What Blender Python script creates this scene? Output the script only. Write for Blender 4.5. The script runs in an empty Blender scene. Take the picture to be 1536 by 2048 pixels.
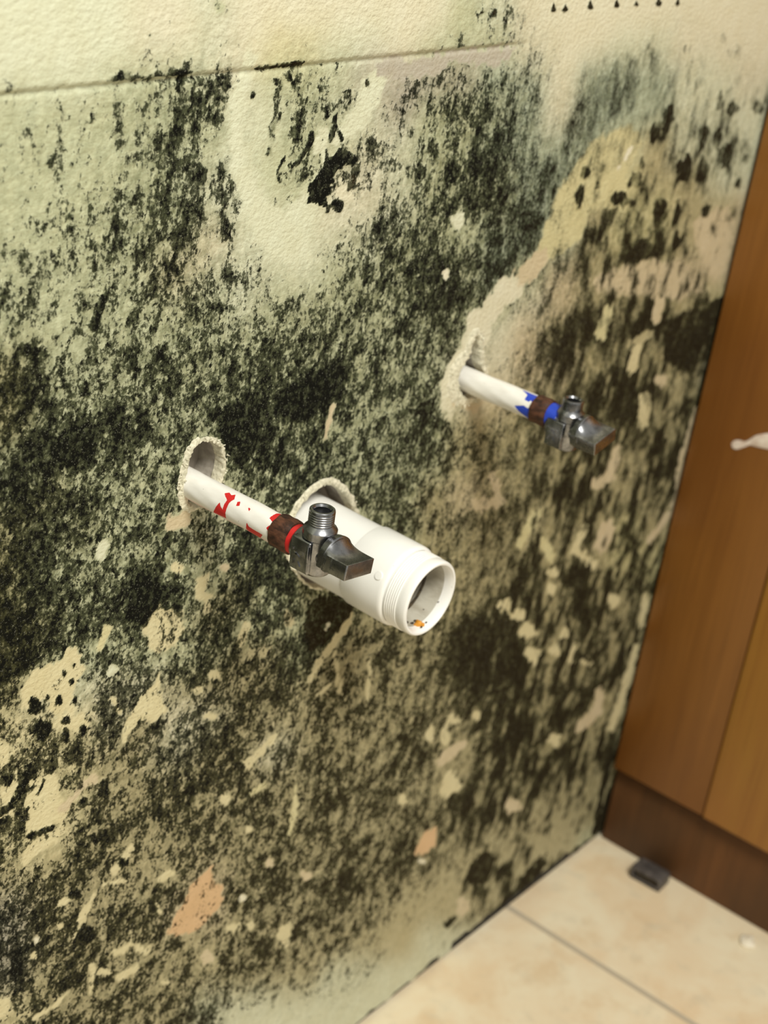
import bpy, bmesh, math, random
import numpy as np
from mathutils import Vector, Matrix

random.seed(7)
rng = np.random.default_rng(11)
S = bpy.context.scene
COL = S.collection
PI = math.pi

# ------------------------------------------------------------------ camera, world, lights, exposure
cd = bpy.data.cameras.new('camera')
cam = bpy.data.objects.new('camera', cd)
COL.objects.link(cam)
R = ((0.6360096, 0.2729114, -0.7218110), (-0.7614628, 0.3736670, -0.5296672), (0.1251648, 0.8865057, 0.4454677))
mw = Matrix(R).to_4x4()
mw.translation = Vector((-0.5277779, -0.5125964, 0.9050264))
cam.matrix_world = mw
cd.sensor_fit = 'VERTICAL'
cd.sensor_height = 32.0
cd.lens = 3115.55 / 2048.0 * 32.0
cd.clip_start = 0.02
cd.dof.use_dof = True
cd.dof.focus_distance = 0.77
cd.dof.aperture_fstop = 8.0
S.camera = cam

w = bpy.data.worlds.new('world')
S.world = w
w.use_nodes = True
w.node_tree.nodes['Background'].inputs[0].default_value = (1.0, 0.97, 0.84, 1)
w.node_tree.nodes['Background'].inputs[1].default_value = 0.50


def area(name, loc, target, size, power, color):
    l = bpy.data.lights.new(name, 'AREA')
    l.shape = 'DISK'
    l.size = size
    l.energy = power
    l.color = color
    o = bpy.data.objects.new(name, l)
    COL.objects.link(o)
    o.location = loc
    o.rotation_euler = (Vector(target) - Vector(loc)).to_track_quat('-Z', 'Y').to_euler()
    return o


area('ceiling_lamp', (-0.55, -1.25, 2.25), (0.05, 0.0, 0.5), 0.7, 55, (1.0, 0.96, 0.85))

S.view_settings.view_transform = 'Standard'
S.view_settings.look = 'None'
S.view_settings.exposure = 0.0
S.view_settings.gamma = 1.0
S.view_settings.use_curve_mapping = False


# ------------------------------------------------------------------ helpers
def tag(o, label=None, cat=None, kind=None, group=None):
    if label: o['label'] = label
    if cat: o['category'] = cat
    if kind: o['kind'] = kind
    if group: o['group'] = group
    return o


def obj(name, me, mat, parent=None, smooth=True, angle=40):
    if isinstance(me, bmesh.types.BMesh):
        b = me
        bmesh.ops.recalc_face_normals(b, faces=b.faces)
        me = bpy.data.meshes.new(name)
        b.to_mesh(me)
        b.free()
    if mat: me.materials.append(mat)
    o = bpy.data.objects.new(name, me)
    COL.objects.link(o)
    if smooth:
        for p in me.polygons: p.use_smooth = True
        me.set_sharp_from_angle(angle=math.radians(angle))
    if parent: o.parent = parent
    return o


def empty(name, loc):
    o = bpy.data.objects.new(name, None)
    COL.objects.link(o)
    o.location = loc
    o.empty_display_size = 0.02
    return o


def lathe(b, prof, frame, n=64, jitter=None, caps=False):
    """prof: list of (distance along axis, radius); frame: Matrix whose Z column is the axis"""
    rings = []
    for k, (d, r) in enumerate(prof):
        ring = []
        for i in range(n):
            a = 2 * PI * i / n
            rr = r + (jitter(k, a) if jitter else 0)
            ring.append(b.verts.new(frame @ Vector((rr * math.cos(a), rr * math.sin(a), d))))
        rings.append(ring)
    for q, s in zip(rings, rings[1:]):
        for i in range(n):
            b.faces.new((q[i], q[(i + 1) % n], s[(i + 1) % n], s[i]))
    if caps:
        b.faces.new(rings[0]); b.faces.new(rings[-1])
    return rings


def box(b, x0, x1, y0, y1, z0, z1, bev=0.0, seg=2):
    r = bmesh.ops.create_cube(b, size=1.0)
    vs = r['verts']
    for v in vs:
        v.co = Vector(((x0 + x1) / 2 + v.co.x * (x1 - x0), (y0 + y1) / 2 + v.co.y * (y1 - y0), (z0 + z1) / 2 + v.co.z * (z1 - z0)))
    if bev:
        es = {e for v in vs for e in v.link_edges}
        bmesh.ops.bevel(b, geom=list(es), offset=bev, segments=seg, affect='EDGES', profile=0.5)


def frame_along(direction, origin=(0, 0, 0), up=(0, 0, 1)):
    z = Vector(direction).normalized()
    x = Vector(up).cross(z)
    if x.length < 1e-5: x = Vector((1, 0, 0))
    x.normalize()
    y = z.cross(x)
    m = Matrix((x, y, z)).transposed().to_4x4()
    m.translation = Vector(origin)
    return m


class NT:
    """a small wrapper to write node trees in one line each"""
    def __init__(s, name):
        s.m = bpy.data.materials.new(name)
        s.m.use_nodes = True
        s.t = s.m.node_tree
        s.b = s.t.nodes['Principled BSDF']
        s.n = s.t.nodes; s.l = s.t.links

    def put(s, sock, v):
        if isinstance(v, bpy.types.NodeSocket): s.l.new(v, sock)
        elif v is not None:
            if isinstance(v, (tuple, list)) and len(v) == 3 and len(sock.default_value) == 4: v = (*v, 1)
            sock.default_value = v

    def obj(s): return s.n.new('ShaderNodeTexCoord').outputs['Object']

    def attr(s, name, out='Fac'):
        a = s.n.new('ShaderNodeAttribute'); a.attribute_name = name
        return a.outputs[out]

    def mapping(s, v, scale=(1, 1, 1), loc=(0, 0, 0), rot=(0, 0, 0)):
        m = s.n.new('ShaderNodeMapping')
        m.inputs['Scale'].default_value = scale; m.inputs['Location'].default_value = loc; m.inputs['Rotation'].default_value = rot
        s.l.new(v, m.inputs['Vector'])
        return m.outputs[0]

    def noise(s, v, scale, detail=4, rough=.55, dist=0., out='Fac'):
        n = s.n.new('ShaderNodeTexNoise')
        s.l.new(v, n.inputs['Vector'])
        n.inputs['Scale'].default_value = scale; n.inputs['Detail'].default_value = detail
        n.inputs['Roughness'].default_value = rough; n.inputs['Distortion'].default_value = dist
        return n.outputs[out]

    def vor(s, v, scale, feature='F1'):
        n = s.n.new('ShaderNodeTexVoronoi'); n.feature = feature
        s.l.new(v, n.inputs['Vector']); n.inputs['Scale'].default_value = scale
        return n.outputs['Distance']

    def math(s, op, a, b=0., c=None, clamp=False):
        n = s.n.new('ShaderNodeMath'); n.operation = op; n.use_clamp = clamp
        s.put(n.inputs[0], a); s.put(n.inputs[1], b)
        if c is not None: s.put(n.inputs[2], c)
        return n.outputs[0]

    def rng(s, v, a, b, c=0., d=1., smooth=False):
        n = s.n.new('ShaderNodeMapRange'); n.interpolation_type = 'SMOOTHSTEP' if smooth else 'LINEAR'
        s.put(n.inputs[0], v)
        for i, q in enumerate((a, b, c, d)): s.put(n.inputs[i + 1], q)
        return n.outputs[0]

    def mix(s, f, a, b, mode='MIX'):
        n = s.n.new('ShaderNodeMix'); n.data_type = 'RGBA'; n.blend_type = mode
        s.put(n.inputs['Factor'], f); s.put(n.inputs['A'], a); s.put(n.inputs['B'], b)
        return n.outputs['Result']

    def bump(s, h, strength, dist, normal=None):
        n = s.n.new('ShaderNodeBump')
        n.inputs['Strength'].default_value = strength; n.inputs['Distance'].default_value = dist
        s.l.new(h, n.inputs['Height'])
        if normal is not None: s.l.new(normal, n.inputs['Normal'])
        return n.outputs[0]

    def done(s, color=None, rough=None, metal=None, normal=None, spec=None, **kw):
        for k, v in (('Base Color', color), ('Roughness', rough), ('Metallic', metal), ('Normal', normal), ('Specular IOR Level', spec)):
            if v is not None: s.put(s.b.inputs[k], v)
        for k, v in kw.items(): s.put(s.b.inputs[k.replace('_', ' ')], v)
        return s.m


# ------------------------------------------------------------------ what grows where on the wall (wall coordinates)
# 8 mm cells from x = -0.16 m, z = 0: share of the paint hidden by mould, 0 (none) to 9 (all)
MOLD_DENSITY = [
[3,3,3,3,3,3,3,4,6,5,5,5,5,5,6,6,5,5,5,5,5,5,5,6,6,6,6,6,5,4,3,2,1,1,1,1,1,1,1,1,1,1,1,1,1,1,1,1,1,1,1,1,1,1,1,1,1,1,1,1,1,1,1,2,3,3,3,3,3,3,3,4,4,3,3,3,3,3,3,3,2,2,2,3,3,3,2,2,2,2,2,2,2,2,2,3],
[3,3,3,3,3,3,3,4,6,5,5,5,5,5,6,6,5,5,5,5,5,5,5,6,6,6,6,6,5,4,3,2,1,1,1,1,1,1,1,1,1,1,1,1,1,1,1,1,1,1,1,1,1,1,1,1,1,1,1,1,1,2,2,2,2,2,2,3,3,4,4,4,3,3,3,3,3,3,3,2,2,2,3,3,2,2,2,2,2,2,2,2,2,3,3,3],
[3,3,3,3,3,3,3,4,6,5,5,5,5,5,6,6,5,5,5,5,5,5,5,6,6,6,6,6,5,4,3,1,1,1,1,1,1,1,1,1,1,1,1,1,1,1,1,1,1,1,1,1,1,1,1,1,1,1,1,1,2,2,2,2,2,2,3,4,4,4,4,4,3,3,3,4,4,3,3,2,2,2,2,2,2,2,2,2,2,2,2,3,3,3,3,4],
[3,3,3,3,3,3,3,4,6,5,5,5,5,5,6,6,5,5,5,5,5,5,5,6,6,6,6,6,5,4,3,1,1,1,1,1,1,1,1,1,1,1,1,1,1,1,1,1,1,1,1,1,1,1,1,1,1,1,1,2,2,2,2,2,2,2,3,4,4,4,4,4,4,4,4,4,3,3,2,2,2,2,2,2,2,2,2,2,2,3,3,3,3,4,4,5],
[3,3,3,3,3,3,3,4,6,5,5,5,5,5,6,6,5,5,5,5,5,5,5,6,6,6,6,6,5,4,3,1,1,1,1,1,1,1,1,1,1,1,1,1,1,1,1,1,1,1,1,1,1,1,1,1,1,1,2,2,2,2,2,2,2,3,3,3,4,4,5,5,4,4,4,4,3,3,2,2,2,2,2,2,2,2,2,3,3,3,3,3,4,4,5,5],
[3,3,3,3,3,3,3,4,6,5,5,5,5,5,6,6,5,5,5,5,5,5,5,6,6,6,6,6,5,4,2,1,1,1,1,1,1,1,1,1,1,1,1,1,1,1,2,2,2,2,2,2,2,1,1,1,1,1,1,1,2,2,2,2,2,3,3,3,4,5,5,5,5,4,4,3,3,2,2,2,2,2,2,2,2,3,3,3,3,3,3,4,4,4,4,4],
[3,3,3,3,3,3,3,4,6,5,5,5,5,5,6,6,5,5,5,5,5,5,5,6,6,6,6,6,5,4,2,1,1,1,1,1,1,1,1,1,1,1,1,1,2,2,2,2,2,2,2,2,2,1,1,1,1,1,1,2,2,2,2,2,2,3,3,4,5,6,5,5,5,4,3,3,3,2,2,2,2,2,2,3,3,3,3,3,3,3,4,4,4,4,4,4],
[3,3,3,3,3,3,3,4,6,5,5,5,5,5,6,6,5,5,5,5,5,5,5,6,6,6,6,6,5,4,2,1,1,1,1,1,1,1,1,1,1,1,1,2,2,2,3,3,3,3,3,3,2,1,1,1,1,1,1,2,2,2,2,2,2,3,4,5,5,6,6,5,4,4,3,3,3,3,3,3,2,3,3,3,3,3,3,3,3,4,4,4,4,4,4,5],
[3,3,3,3,3,3,3,4,6,5,5,5,5,5,6,6,5,5,5,5,5,5,5,6,6,6,6,6,5,3,2,1,1,1,1,1,1,1,1,1,1,2,2,2,3,3,3,3,4,3,3,2,2,1,1,1,1,2,2,2,2,2,2,2,3,3,4,5,5,6,5,4,3,3,3,3,3,3,3,3,3,3,3,3,3,3,3,3,4,4,4,4,4,5,5,6],
[3,3,3,3,3,3,3,4,6,5,5,5,5,5,6,6,5,5,5,5,5,5,6,6,6,6,6,6,5,3,2,1,1,1,1,1,1,1,1,1,2,2,2,3,3,3,3,4,3,3,3,2,1,1,1,2,2,2,2,2,2,2,2,2,3,3,4,5,5,5,4,3,3,3,3,3,3,3,3,3,3,3,3,3,3,3,4,4,4,4,4,5,5,5,5,6],
[3,3,3,3,3,3,3,4,6,5,5,5,5,5,6,6,5,5,5,5,5,5,6,6,6,6,6,5,4,3,2,1,1,1,1,1,1,1,2,2,2,3,3,3,3,3,3,3,3,3,3,2,1,1,2,2,2,2,2,2,2,2,2,3,3,3,4,5,5,4,3,3,3,3,3,3,3,3,3,3,3,3,3,3,4,4,4,4,4,5,5,5,5,5,5,6],
[3,3,3,3,3,3,3,4,6,5,5,5,5,5,6,5,5,5,5,5,5,5,6,6,6,6,6,5,4,3,1,1,1,1,1,1,1,2,2,2,3,3,3,3,3,3,4,3,3,4,4,3,2,2,2,2,2,2,2,2,2,2,3,3,3,3,4,4,4,4,4,4,4,4,4,3,3,3,3,3,3,3,4,4,4,4,4,5,5,5,5,5,5,5,6,6],
[3,3,3,3,3,3,3,4,6,5,5,5,5,5,6,5,5,5,5,5,5,5,6,6,6,6,6,5,4,3,1,1,1,1,2,2,2,2,3,3,3,3,3,3,4,4,4,4,4,4,3,3,2,2,2,2,2,3,2,2,2,3,3,3,4,4,4,4,4,4,4,4,4,4,4,4,4,4,4,3,4,4,4,4,4,5,5,5,5,5,5,5,5,6,6,7],
[3,3,3,3,3,3,3,4,6,5,5,5,5,5,6,5,5,5,5,5,5,5,6,6,6,6,6,5,4,3,1,1,1,2,3,3,3,3,3,4,4,4,4,4,4,4,4,4,4,4,3,3,3,2,2,3,3,3,3,3,3,3,4,4,4,4,5,5,5,5,5,5,4,4,4,4,4,4,4,4,4,4,5,5,5,5,5,5,5,5,5,5,6,6,7,7],
[3,3,3,3,3,3,3,4,6,5,5,5,5,5,6,5,5,5,5,5,5,5,6,6,6,6,6,5,4,2,1,2,3,3,3,3,4,4,4,4,4,4,4,4,5,5,5,5,4,4,4,3,3,3,3,3,3,3,3,3,4,4,4,4,5,5,5,5,5,5,5,5,4,4,4,5,5,5,5,4,5,5,5,5,5,5,5,5,5,5,6,6,6,6,7,7],
[3,3,3,3,3,3,3,4,6,5,5,5,5,5,6,5,5,5,5,5,5,5,6,6,6,6,6,5,4,2,2,3,4,4,4,4,4,4,4,5,5,5,5,5,5,5,5,5,5,5,4,4,4,4,3,4,4,4,4,4,4,4,5,5,5,5,5,5,5,5,5,4,4,5,5,6,6,5,5,5,5,5,5,5,5,5,5,5,6,6,6,6,6,6,7,7],
[3,3,3,3,3,3,3,5,6,5,5,5,5,5,6,5,5,5,5,5,5,5,6,6,6,6,6,5,4,3,4,4,4,4,5,5,5,5,5,5,5,5,5,5,5,5,5,5,5,5,5,5,4,4,4,4,5,5,5,5,5,5,6,5,5,5,5,5,5,5,5,5,6,6,6,6,6,6,6,6,6,6,6,5,5,6,6,6,6,6,6,6,6,6,6,6],
[3,3,3,3,3,3,3,5,6,5,5,5,5,5,6,5,5,5,5,5,5,5,6,6,6,6,6,5,4,4,5,5,5,5,6,5,6,6,6,5,5,5,6,5,5,5,5,5,6,6,5,5,5,5,5,5,6,5,4,4,5,6,6,6,6,6,6,6,5,6,6,6,7,6,6,6,6,6,6,6,6,6,6,6,6,6,6,5,5,5,6,6,6,6,6,5],
[3,3,3,3,3,3,3,5,6,5,5,5,5,6,6,5,5,5,5,5,5,5,6,6,6,6,5,5,5,5,5,5,6,6,6,6,6,5,5,5,6,6,6,6,6,6,6,6,6,6,6,6,6,6,6,6,5,4,3,4,6,6,6,6,6,6,6,6,6,7,7,7,6,6,6,6,6,6,6,6,6,6,6,6,6,5,5,4,5,5,5,5,5,5,5,5],
[3,3,3,3,3,3,3,5,6,5,5,5,5,6,6,5,5,5,5,5,5,5,6,6,6,5,5,5,5,5,5,6,6,6,6,5,5,5,5,6,6,6,6,6,6,6,7,6,5,5,6,6,6,6,6,5,4,4,4,5,6,6,6,6,6,6,6,6,7,7,6,6,6,6,6,6,6,6,6,6,6,6,6,6,5,5,4,4,5,5,4,4,5,5,4,4],
[3,3,3,3,3,3,3,5,6,5,5,5,5,6,6,5,5,5,5,5,5,5,6,6,6,5,5,5,5,5,6,6,6,6,5,4,5,5,5,6,6,6,6,6,7,7,6,6,5,6,7,7,6,6,5,4,4,4,5,6,6,6,6,6,6,6,6,6,6,6,6,6,6,6,6,6,6,6,6,6,6,6,6,5,5,5,5,5,5,4,4,4,4,4,4,4],
[3,3,3,3,3,3,3,5,6,5,5,5,5,6,6,5,5,5,5,5,5,6,6,6,5,5,5,4,4,5,6,6,6,5,5,5,5,5,5,5,6,6,6,7,7,6,6,6,6,6,7,6,6,6,5,5,5,5,5,6,6,6,6,6,6,6,6,6,6,6,6,7,7,6,6,6,6,6,6,6,6,6,5,5,5,5,5,5,5,4,4,4,4,4,4,4],
[3,3,3,3,3,3,3,5,6,5,5,5,5,6,6,5,5,5,5,5,6,6,6,5,5,5,5,4,5,6,6,5,5,5,5,5,5,5,5,5,6,6,6,6,6,6,6,6,6,6,6,6,6,6,5,5,5,5,5,6,6,6,6,6,6,6,6,6,7,7,7,7,6,6,6,6,6,6,6,6,6,5,5,5,5,5,5,5,5,4,4,5,5,5,5,4],
[3,3,3,3,3,3,3,5,6,5,5,5,5,6,6,5,5,5,5,6,6,5,5,5,5,5,4,4,5,5,5,5,5,5,5,6,5,5,5,6,6,5,5,6,6,6,6,6,6,6,6,6,6,5,5,5,5,5,5,5,5,6,6,6,6,6,6,7,7,7,7,7,6,6,6,6,6,6,6,6,6,5,5,5,6,6,6,5,5,5,5,5,5,5,5,4],
[3,3,3,3,3,3,3,5,6,5,5,5,5,6,6,5,5,6,6,6,5,5,4,4,4,4,4,4,4,4,5,5,5,6,6,6,5,5,6,5,5,5,6,6,6,6,6,6,6,6,6,6,6,5,5,5,5,5,5,5,5,5,6,6,6,6,7,7,7,7,7,7,6,6,6,6,6,6,6,6,6,5,6,6,6,6,6,5,5,5,5,6,5,5,5,4],
[3,3,3,3,3,3,3,5,6,5,5,5,5,6,6,5,6,6,6,6,5,4,4,5,5,4,4,4,4,5,5,5,6,6,6,6,5,5,5,5,5,6,6,6,6,6,6,5,5,6,6,5,5,5,5,5,5,5,4,4,5,5,5,5,6,7,7,7,7,7,7,6,6,6,6,6,6,6,6,5,6,6,6,6,6,6,6,5,5,6,6,6,6,5,4,4],
[3,3,3,3,3,3,3,5,6,5,5,5,5,6,5,6,6,6,6,5,4,4,5,5,4,4,4,4,5,5,5,5,6,6,6,6,6,6,5,5,6,6,6,5,6,5,5,4,5,5,5,5,5,4,4,5,4,4,4,4,4,4,5,6,7,7,7,7,7,7,7,6,6,6,6,6,6,6,5,5,6,6,6,6,6,5,5,6,6,6,6,6,5,5,4,4],
[3,3,3,3,3,3,3,5,6,5,5,5,5,5,5,5,6,5,5,5,5,5,5,4,3,3,3,4,5,6,5,6,6,6,5,5,6,5,6,6,6,6,5,5,5,5,4,5,5,5,5,5,5,4,5,4,4,4,3,3,4,4,5,6,7,7,7,7,7,7,7,6,6,6,6,6,6,5,5,6,6,6,6,5,5,5,5,6,6,6,6,6,5,4,4,4],
[3,3,3,3,3,3,3,5,6,5,5,5,5,5,5,5,5,4,5,5,5,5,4,3,3,2,3,3,6,6,6,6,6,6,5,5,5,5,6,6,6,5,5,5,5,5,5,5,5,6,5,5,5,5,5,4,4,4,3,4,4,5,6,6,7,7,7,7,7,7,7,6,6,6,6,6,5,6,6,6,6,5,5,4,4,5,5,5,5,6,6,5,5,4,4,4],
[3,3,3,3,3,3,3,5,6,5,5,5,5,5,5,4,4,4,5,6,6,4,4,4,3,2,2,4,7,6,6,6,6,6,6,5,5,5,5,6,5,5,5,5,5,5,5,6,6,6,5,5,5,5,5,4,4,4,4,4,5,6,6,6,6,7,6,7,7,7,6,6,6,6,6,5,6,6,6,6,5,5,5,4,5,5,5,5,5,5,5,5,4,4,4,4],
[3,3,3,3,3,3,3,5,5,5,5,6,6,6,5,5,4,5,6,7,6,4,4,4,3,2,3,5,6,6,6,6,6,6,6,5,5,5,6,5,5,5,5,5,5,6,6,6,6,6,5,5,6,6,5,4,4,4,4,5,6,7,6,6,7,6,6,7,7,7,6,6,6,5,5,5,6,6,6,5,5,5,5,5,5,5,5,5,5,5,5,5,5,5,5,4],
[3,3,3,3,3,3,3,5,5,6,6,6,6,6,6,6,6,6,6,6,5,5,5,4,2,3,4,5,5,6,6,6,6,6,5,5,5,6,6,6,6,5,5,6,6,6,6,6,6,6,6,6,6,6,5,4,4,5,5,6,6,6,7,7,7,7,7,7,7,7,6,6,6,5,5,6,6,6,5,6,6,5,5,5,5,5,5,5,5,5,5,5,5,5,5,4],
[3,3,3,3,3,3,4,6,6,6,6,6,6,6,6,6,7,7,7,6,5,6,5,3,3,4,6,5,6,6,6,6,6,5,5,5,5,6,6,6,6,6,6,6,6,6,6,6,6,6,6,6,6,6,5,5,5,5,5,5,5,6,7,7,7,7,7,7,7,6,6,6,5,5,5,5,6,5,6,6,6,6,6,6,5,5,5,5,5,5,5,5,6,5,5,5],
[3,3,3,3,4,4,6,7,6,5,6,6,6,7,6,6,6,6,6,5,5,5,4,4,3,5,5,6,6,6,6,6,6,6,6,5,5,6,6,6,6,6,6,6,6,5,5,5,6,6,6,6,6,6,5,5,5,4,5,5,6,7,7,7,7,7,7,7,7,6,6,6,5,5,5,5,5,6,6,7,6,6,6,6,5,5,5,5,5,5,5,6,6,5,5,6],
[3,3,3,4,5,6,7,8,6,6,6,6,5,6,6,6,6,5,5,5,5,5,5,4,4,5,5,5,5,6,6,6,6,6,5,4,5,5,6,6,6,6,6,5,5,4,5,6,6,6,6,6,6,6,5,5,5,5,5,6,7,7,7,7,7,7,7,6,6,6,6,6,5,5,5,5,6,6,7,7,6,6,6,6,5,5,5,5,4,5,6,6,6,6,7,7],
[3,4,4,6,7,8,8,8,7,6,6,5,5,5,5,5,5,4,4,5,5,5,5,5,5,5,5,5,6,6,6,6,6,6,5,5,5,5,6,6,6,5,5,5,5,5,5,6,6,5,5,5,5,6,6,5,5,6,7,7,7,7,7,7,7,7,6,6,6,6,6,5,5,5,5,6,6,7,7,7,6,6,5,5,6,5,5,5,5,6,6,6,6,7,7,7],
[4,5,7,7,8,8,8,8,7,7,6,5,5,5,5,5,4,4,4,4,4,5,5,5,4,5,5,6,7,6,6,6,5,5,5,5,5,5,6,6,5,5,5,5,5,5,5,5,5,5,5,5,5,5,5,5,6,6,7,7,7,7,7,7,7,7,6,7,6,6,5,5,5,5,6,6,6,7,7,6,6,5,5,5,6,6,6,6,6,6,6,6,6,7,7,7],
[6,7,8,8,8,8,8,7,7,6,6,5,5,5,5,4,4,3,3,4,4,5,5,5,5,5,5,7,7,6,6,5,5,5,5,5,5,6,6,6,5,5,5,5,5,4,5,5,5,5,5,5,5,5,5,6,6,6,7,7,7,7,7,7,6,7,7,6,6,5,5,5,5,5,6,6,7,7,7,6,5,4,5,6,7,7,7,7,6,6,6,6,6,6,6,6],
[7,8,8,8,8,7,7,6,6,6,6,5,5,5,5,4,3,3,3,4,4,5,6,6,6,5,6,7,6,6,5,5,5,6,5,5,6,6,6,6,5,5,5,5,4,5,5,5,5,5,5,5,5,5,6,6,6,7,7,7,7,7,7,6,6,7,6,6,5,5,5,5,5,6,6,6,7,7,6,5,4,5,6,7,7,6,6,6,6,6,6,6,6,5,5,5],
[8,8,8,8,7,7,6,6,5,5,5,6,6,6,5,5,4,4,4,4,5,6,7,6,5,6,6,6,6,6,5,5,5,5,5,5,5,6,6,5,5,5,5,4,5,5,5,5,5,5,5,5,5,6,6,6,6,7,7,7,7,7,7,6,7,6,6,6,5,5,5,5,5,6,6,6,7,7,6,5,4,5,6,6,5,6,6,6,6,5,5,5,5,5,4,4],
[8,8,7,7,6,6,5,5,5,6,5,6,6,6,6,5,5,5,5,5,7,7,7,6,5,5,6,6,6,6,5,5,5,5,5,5,5,5,5,5,5,5,4,5,5,5,5,5,5,6,5,5,5,5,5,6,7,7,7,7,7,7,7,7,7,7,6,6,5,5,5,4,5,6,6,6,7,6,5,5,5,5,5,4,5,6,6,6,5,5,5,4,4,4,4,4],
[7,7,7,6,6,5,5,6,6,6,6,6,6,6,6,6,6,5,6,7,7,8,7,6,5,5,6,6,6,5,4,4,5,5,5,5,5,5,5,5,5,5,5,5,5,5,5,5,6,5,5,5,5,5,6,7,7,7,7,7,7,7,7,7,7,7,6,5,5,5,4,5,5,5,6,6,7,6,5,5,5,4,4,5,6,6,6,5,5,5,4,3,3,4,4,4],
[7,6,6,5,5,5,5,6,6,5,5,6,6,6,6,6,5,5,6,7,7,7,7,6,6,6,6,6,5,5,4,4,5,5,5,5,5,5,6,5,5,5,5,5,5,5,5,5,5,5,5,5,5,6,6,6,6,7,7,7,7,7,7,7,7,7,6,5,5,5,5,5,5,5,6,7,7,6,5,5,4,5,5,5,6,6,6,5,5,4,4,3,4,4,4,4],
[6,5,5,5,5,5,5,6,4,2,3,4,5,6,6,5,5,5,6,7,7,7,6,7,6,6,6,6,6,5,4,5,5,5,5,5,5,6,6,5,5,5,4,5,5,5,5,5,5,5,4,5,6,6,5,5,6,6,6,6,6,6,6,7,7,7,6,6,5,5,5,5,5,5,6,7,6,5,4,4,5,5,5,5,6,6,5,4,4,3,3,4,4,4,4,5],
[5,5,5,5,5,5,6,3,2,2,3,4,5,6,6,4,4,5,7,7,7,6,6,7,6,6,7,7,6,5,5,5,5,6,6,5,5,6,6,5,5,4,5,5,6,5,5,5,5,4,5,5,5,5,5,5,5,5,5,6,6,6,6,6,7,7,6,6,5,5,5,5,5,5,6,6,5,5,4,4,4,4,5,5,6,5,4,3,3,4,4,5,5,5,5,5],
[5,5,5,5,6,7,6,5,4,3,3,4,5,5,5,4,4,5,7,7,6,5,6,7,6,6,7,6,5,5,5,5,5,5,5,5,5,6,6,5,4,4,5,6,6,5,5,5,5,5,5,5,5,5,5,5,5,5,5,5,5,5,6,6,7,6,6,5,5,5,5,5,5,5,6,5,5,4,4,4,4,5,5,6,6,4,4,4,5,5,5,5,5,5,5,5],
[5,5,6,6,7,7,7,6,4,3,3,4,4,5,5,4,4,6,6,6,5,5,6,7,7,7,6,6,6,5,5,6,6,5,5,5,6,6,5,4,4,4,5,6,5,5,5,5,5,5,5,5,5,5,4,5,5,5,5,4,5,5,6,6,6,6,5,5,5,4,4,5,5,5,5,4,4,4,4,4,5,5,6,6,6,5,6,6,6,6,5,6,6,6,6,6],
[5,6,7,7,7,7,6,7,3,2,3,5,5,5,5,4,5,6,6,6,6,6,7,7,7,6,6,6,6,6,6,6,6,6,6,6,6,6,5,4,4,4,5,5,5,5,5,4,4,4,4,4,4,4,4,4,4,4,4,4,5,5,6,6,5,5,6,5,4,4,5,6,5,5,4,4,4,4,4,5,5,5,6,6,6,6,6,6,6,6,6,6,6,6,6,6],
[7,7,7,7,6,6,6,6,3,2,3,5,5,5,5,6,6,6,6,6,6,6,6,6,5,5,6,6,6,6,6,6,6,6,6,7,6,6,5,4,5,5,5,5,4,4,4,4,4,4,4,4,4,4,4,4,4,4,5,5,5,5,5,5,5,5,5,5,5,5,6,6,5,5,5,5,4,4,5,5,5,5,5,5,5,5,5,5,6,6,7,7,7,7,7,6],
[7,7,6,6,6,6,6,6,4,3,3,5,6,5,6,6,5,5,5,5,5,4,5,5,5,5,6,6,5,6,5,5,6,6,7,7,6,6,6,6,5,5,4,4,4,4,4,4,4,4,4,4,4,4,4,4,4,5,5,5,5,5,4,4,5,5,4,5,5,5,6,6,6,5,5,5,5,5,5,5,5,5,4,4,5,5,5,6,6,7,7,7,7,7,7,7],
[6,6,6,6,5,5,5,6,6,4,5,6,6,6,7,6,6,5,4,4,3,4,5,5,5,5,6,5,5,4,5,5,6,6,7,7,8,8,7,7,6,5,3,4,4,4,4,4,4,4,4,4,4,4,4,4,4,5,5,5,5,5,5,5,4,4,4,5,5,6,6,6,6,7,6,6,5,5,5,4,4,4,4,4,5,5,6,6,7,7,7,7,7,7,7,7],
[6,6,6,5,4,5,6,7,6,7,6,5,6,6,6,7,6,5,4,4,4,5,5,5,4,6,6,5,5,4,5,5,6,6,8,8,8,7,8,7,5,4,4,4,4,4,4,4,4,4,5,5,4,4,4,4,5,5,5,5,5,5,5,5,4,4,5,5,5,6,6,6,7,7,6,5,5,4,4,4,4,4,4,5,5,5,6,6,6,6,6,6,6,7,7,7],
[6,5,4,5,6,5,5,6,6,4,4,4,5,6,7,6,6,6,5,4,4,5,6,6,6,6,5,5,4,5,5,6,6,6,6,6,7,8,8,6,4,4,4,4,4,4,4,4,4,4,4,4,5,5,5,5,5,5,5,5,5,5,5,5,4,5,5,5,5,6,6,7,7,7,6,5,5,4,3,3,4,4,4,5,5,5,6,6,6,6,6,6,6,7,7,7],
[4,5,6,5,3,2,4,4,5,4,4,3,4,6,7,7,6,6,5,3,5,5,7,7,6,5,5,5,5,6,6,6,5,5,5,7,8,8,6,5,4,4,4,4,4,4,4,4,4,4,4,4,5,5,5,5,5,5,5,6,5,5,5,5,5,5,5,5,6,6,6,6,7,6,5,5,4,4,4,4,4,4,4,5,5,5,5,5,5,5,5,6,6,7,7,7],
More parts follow.
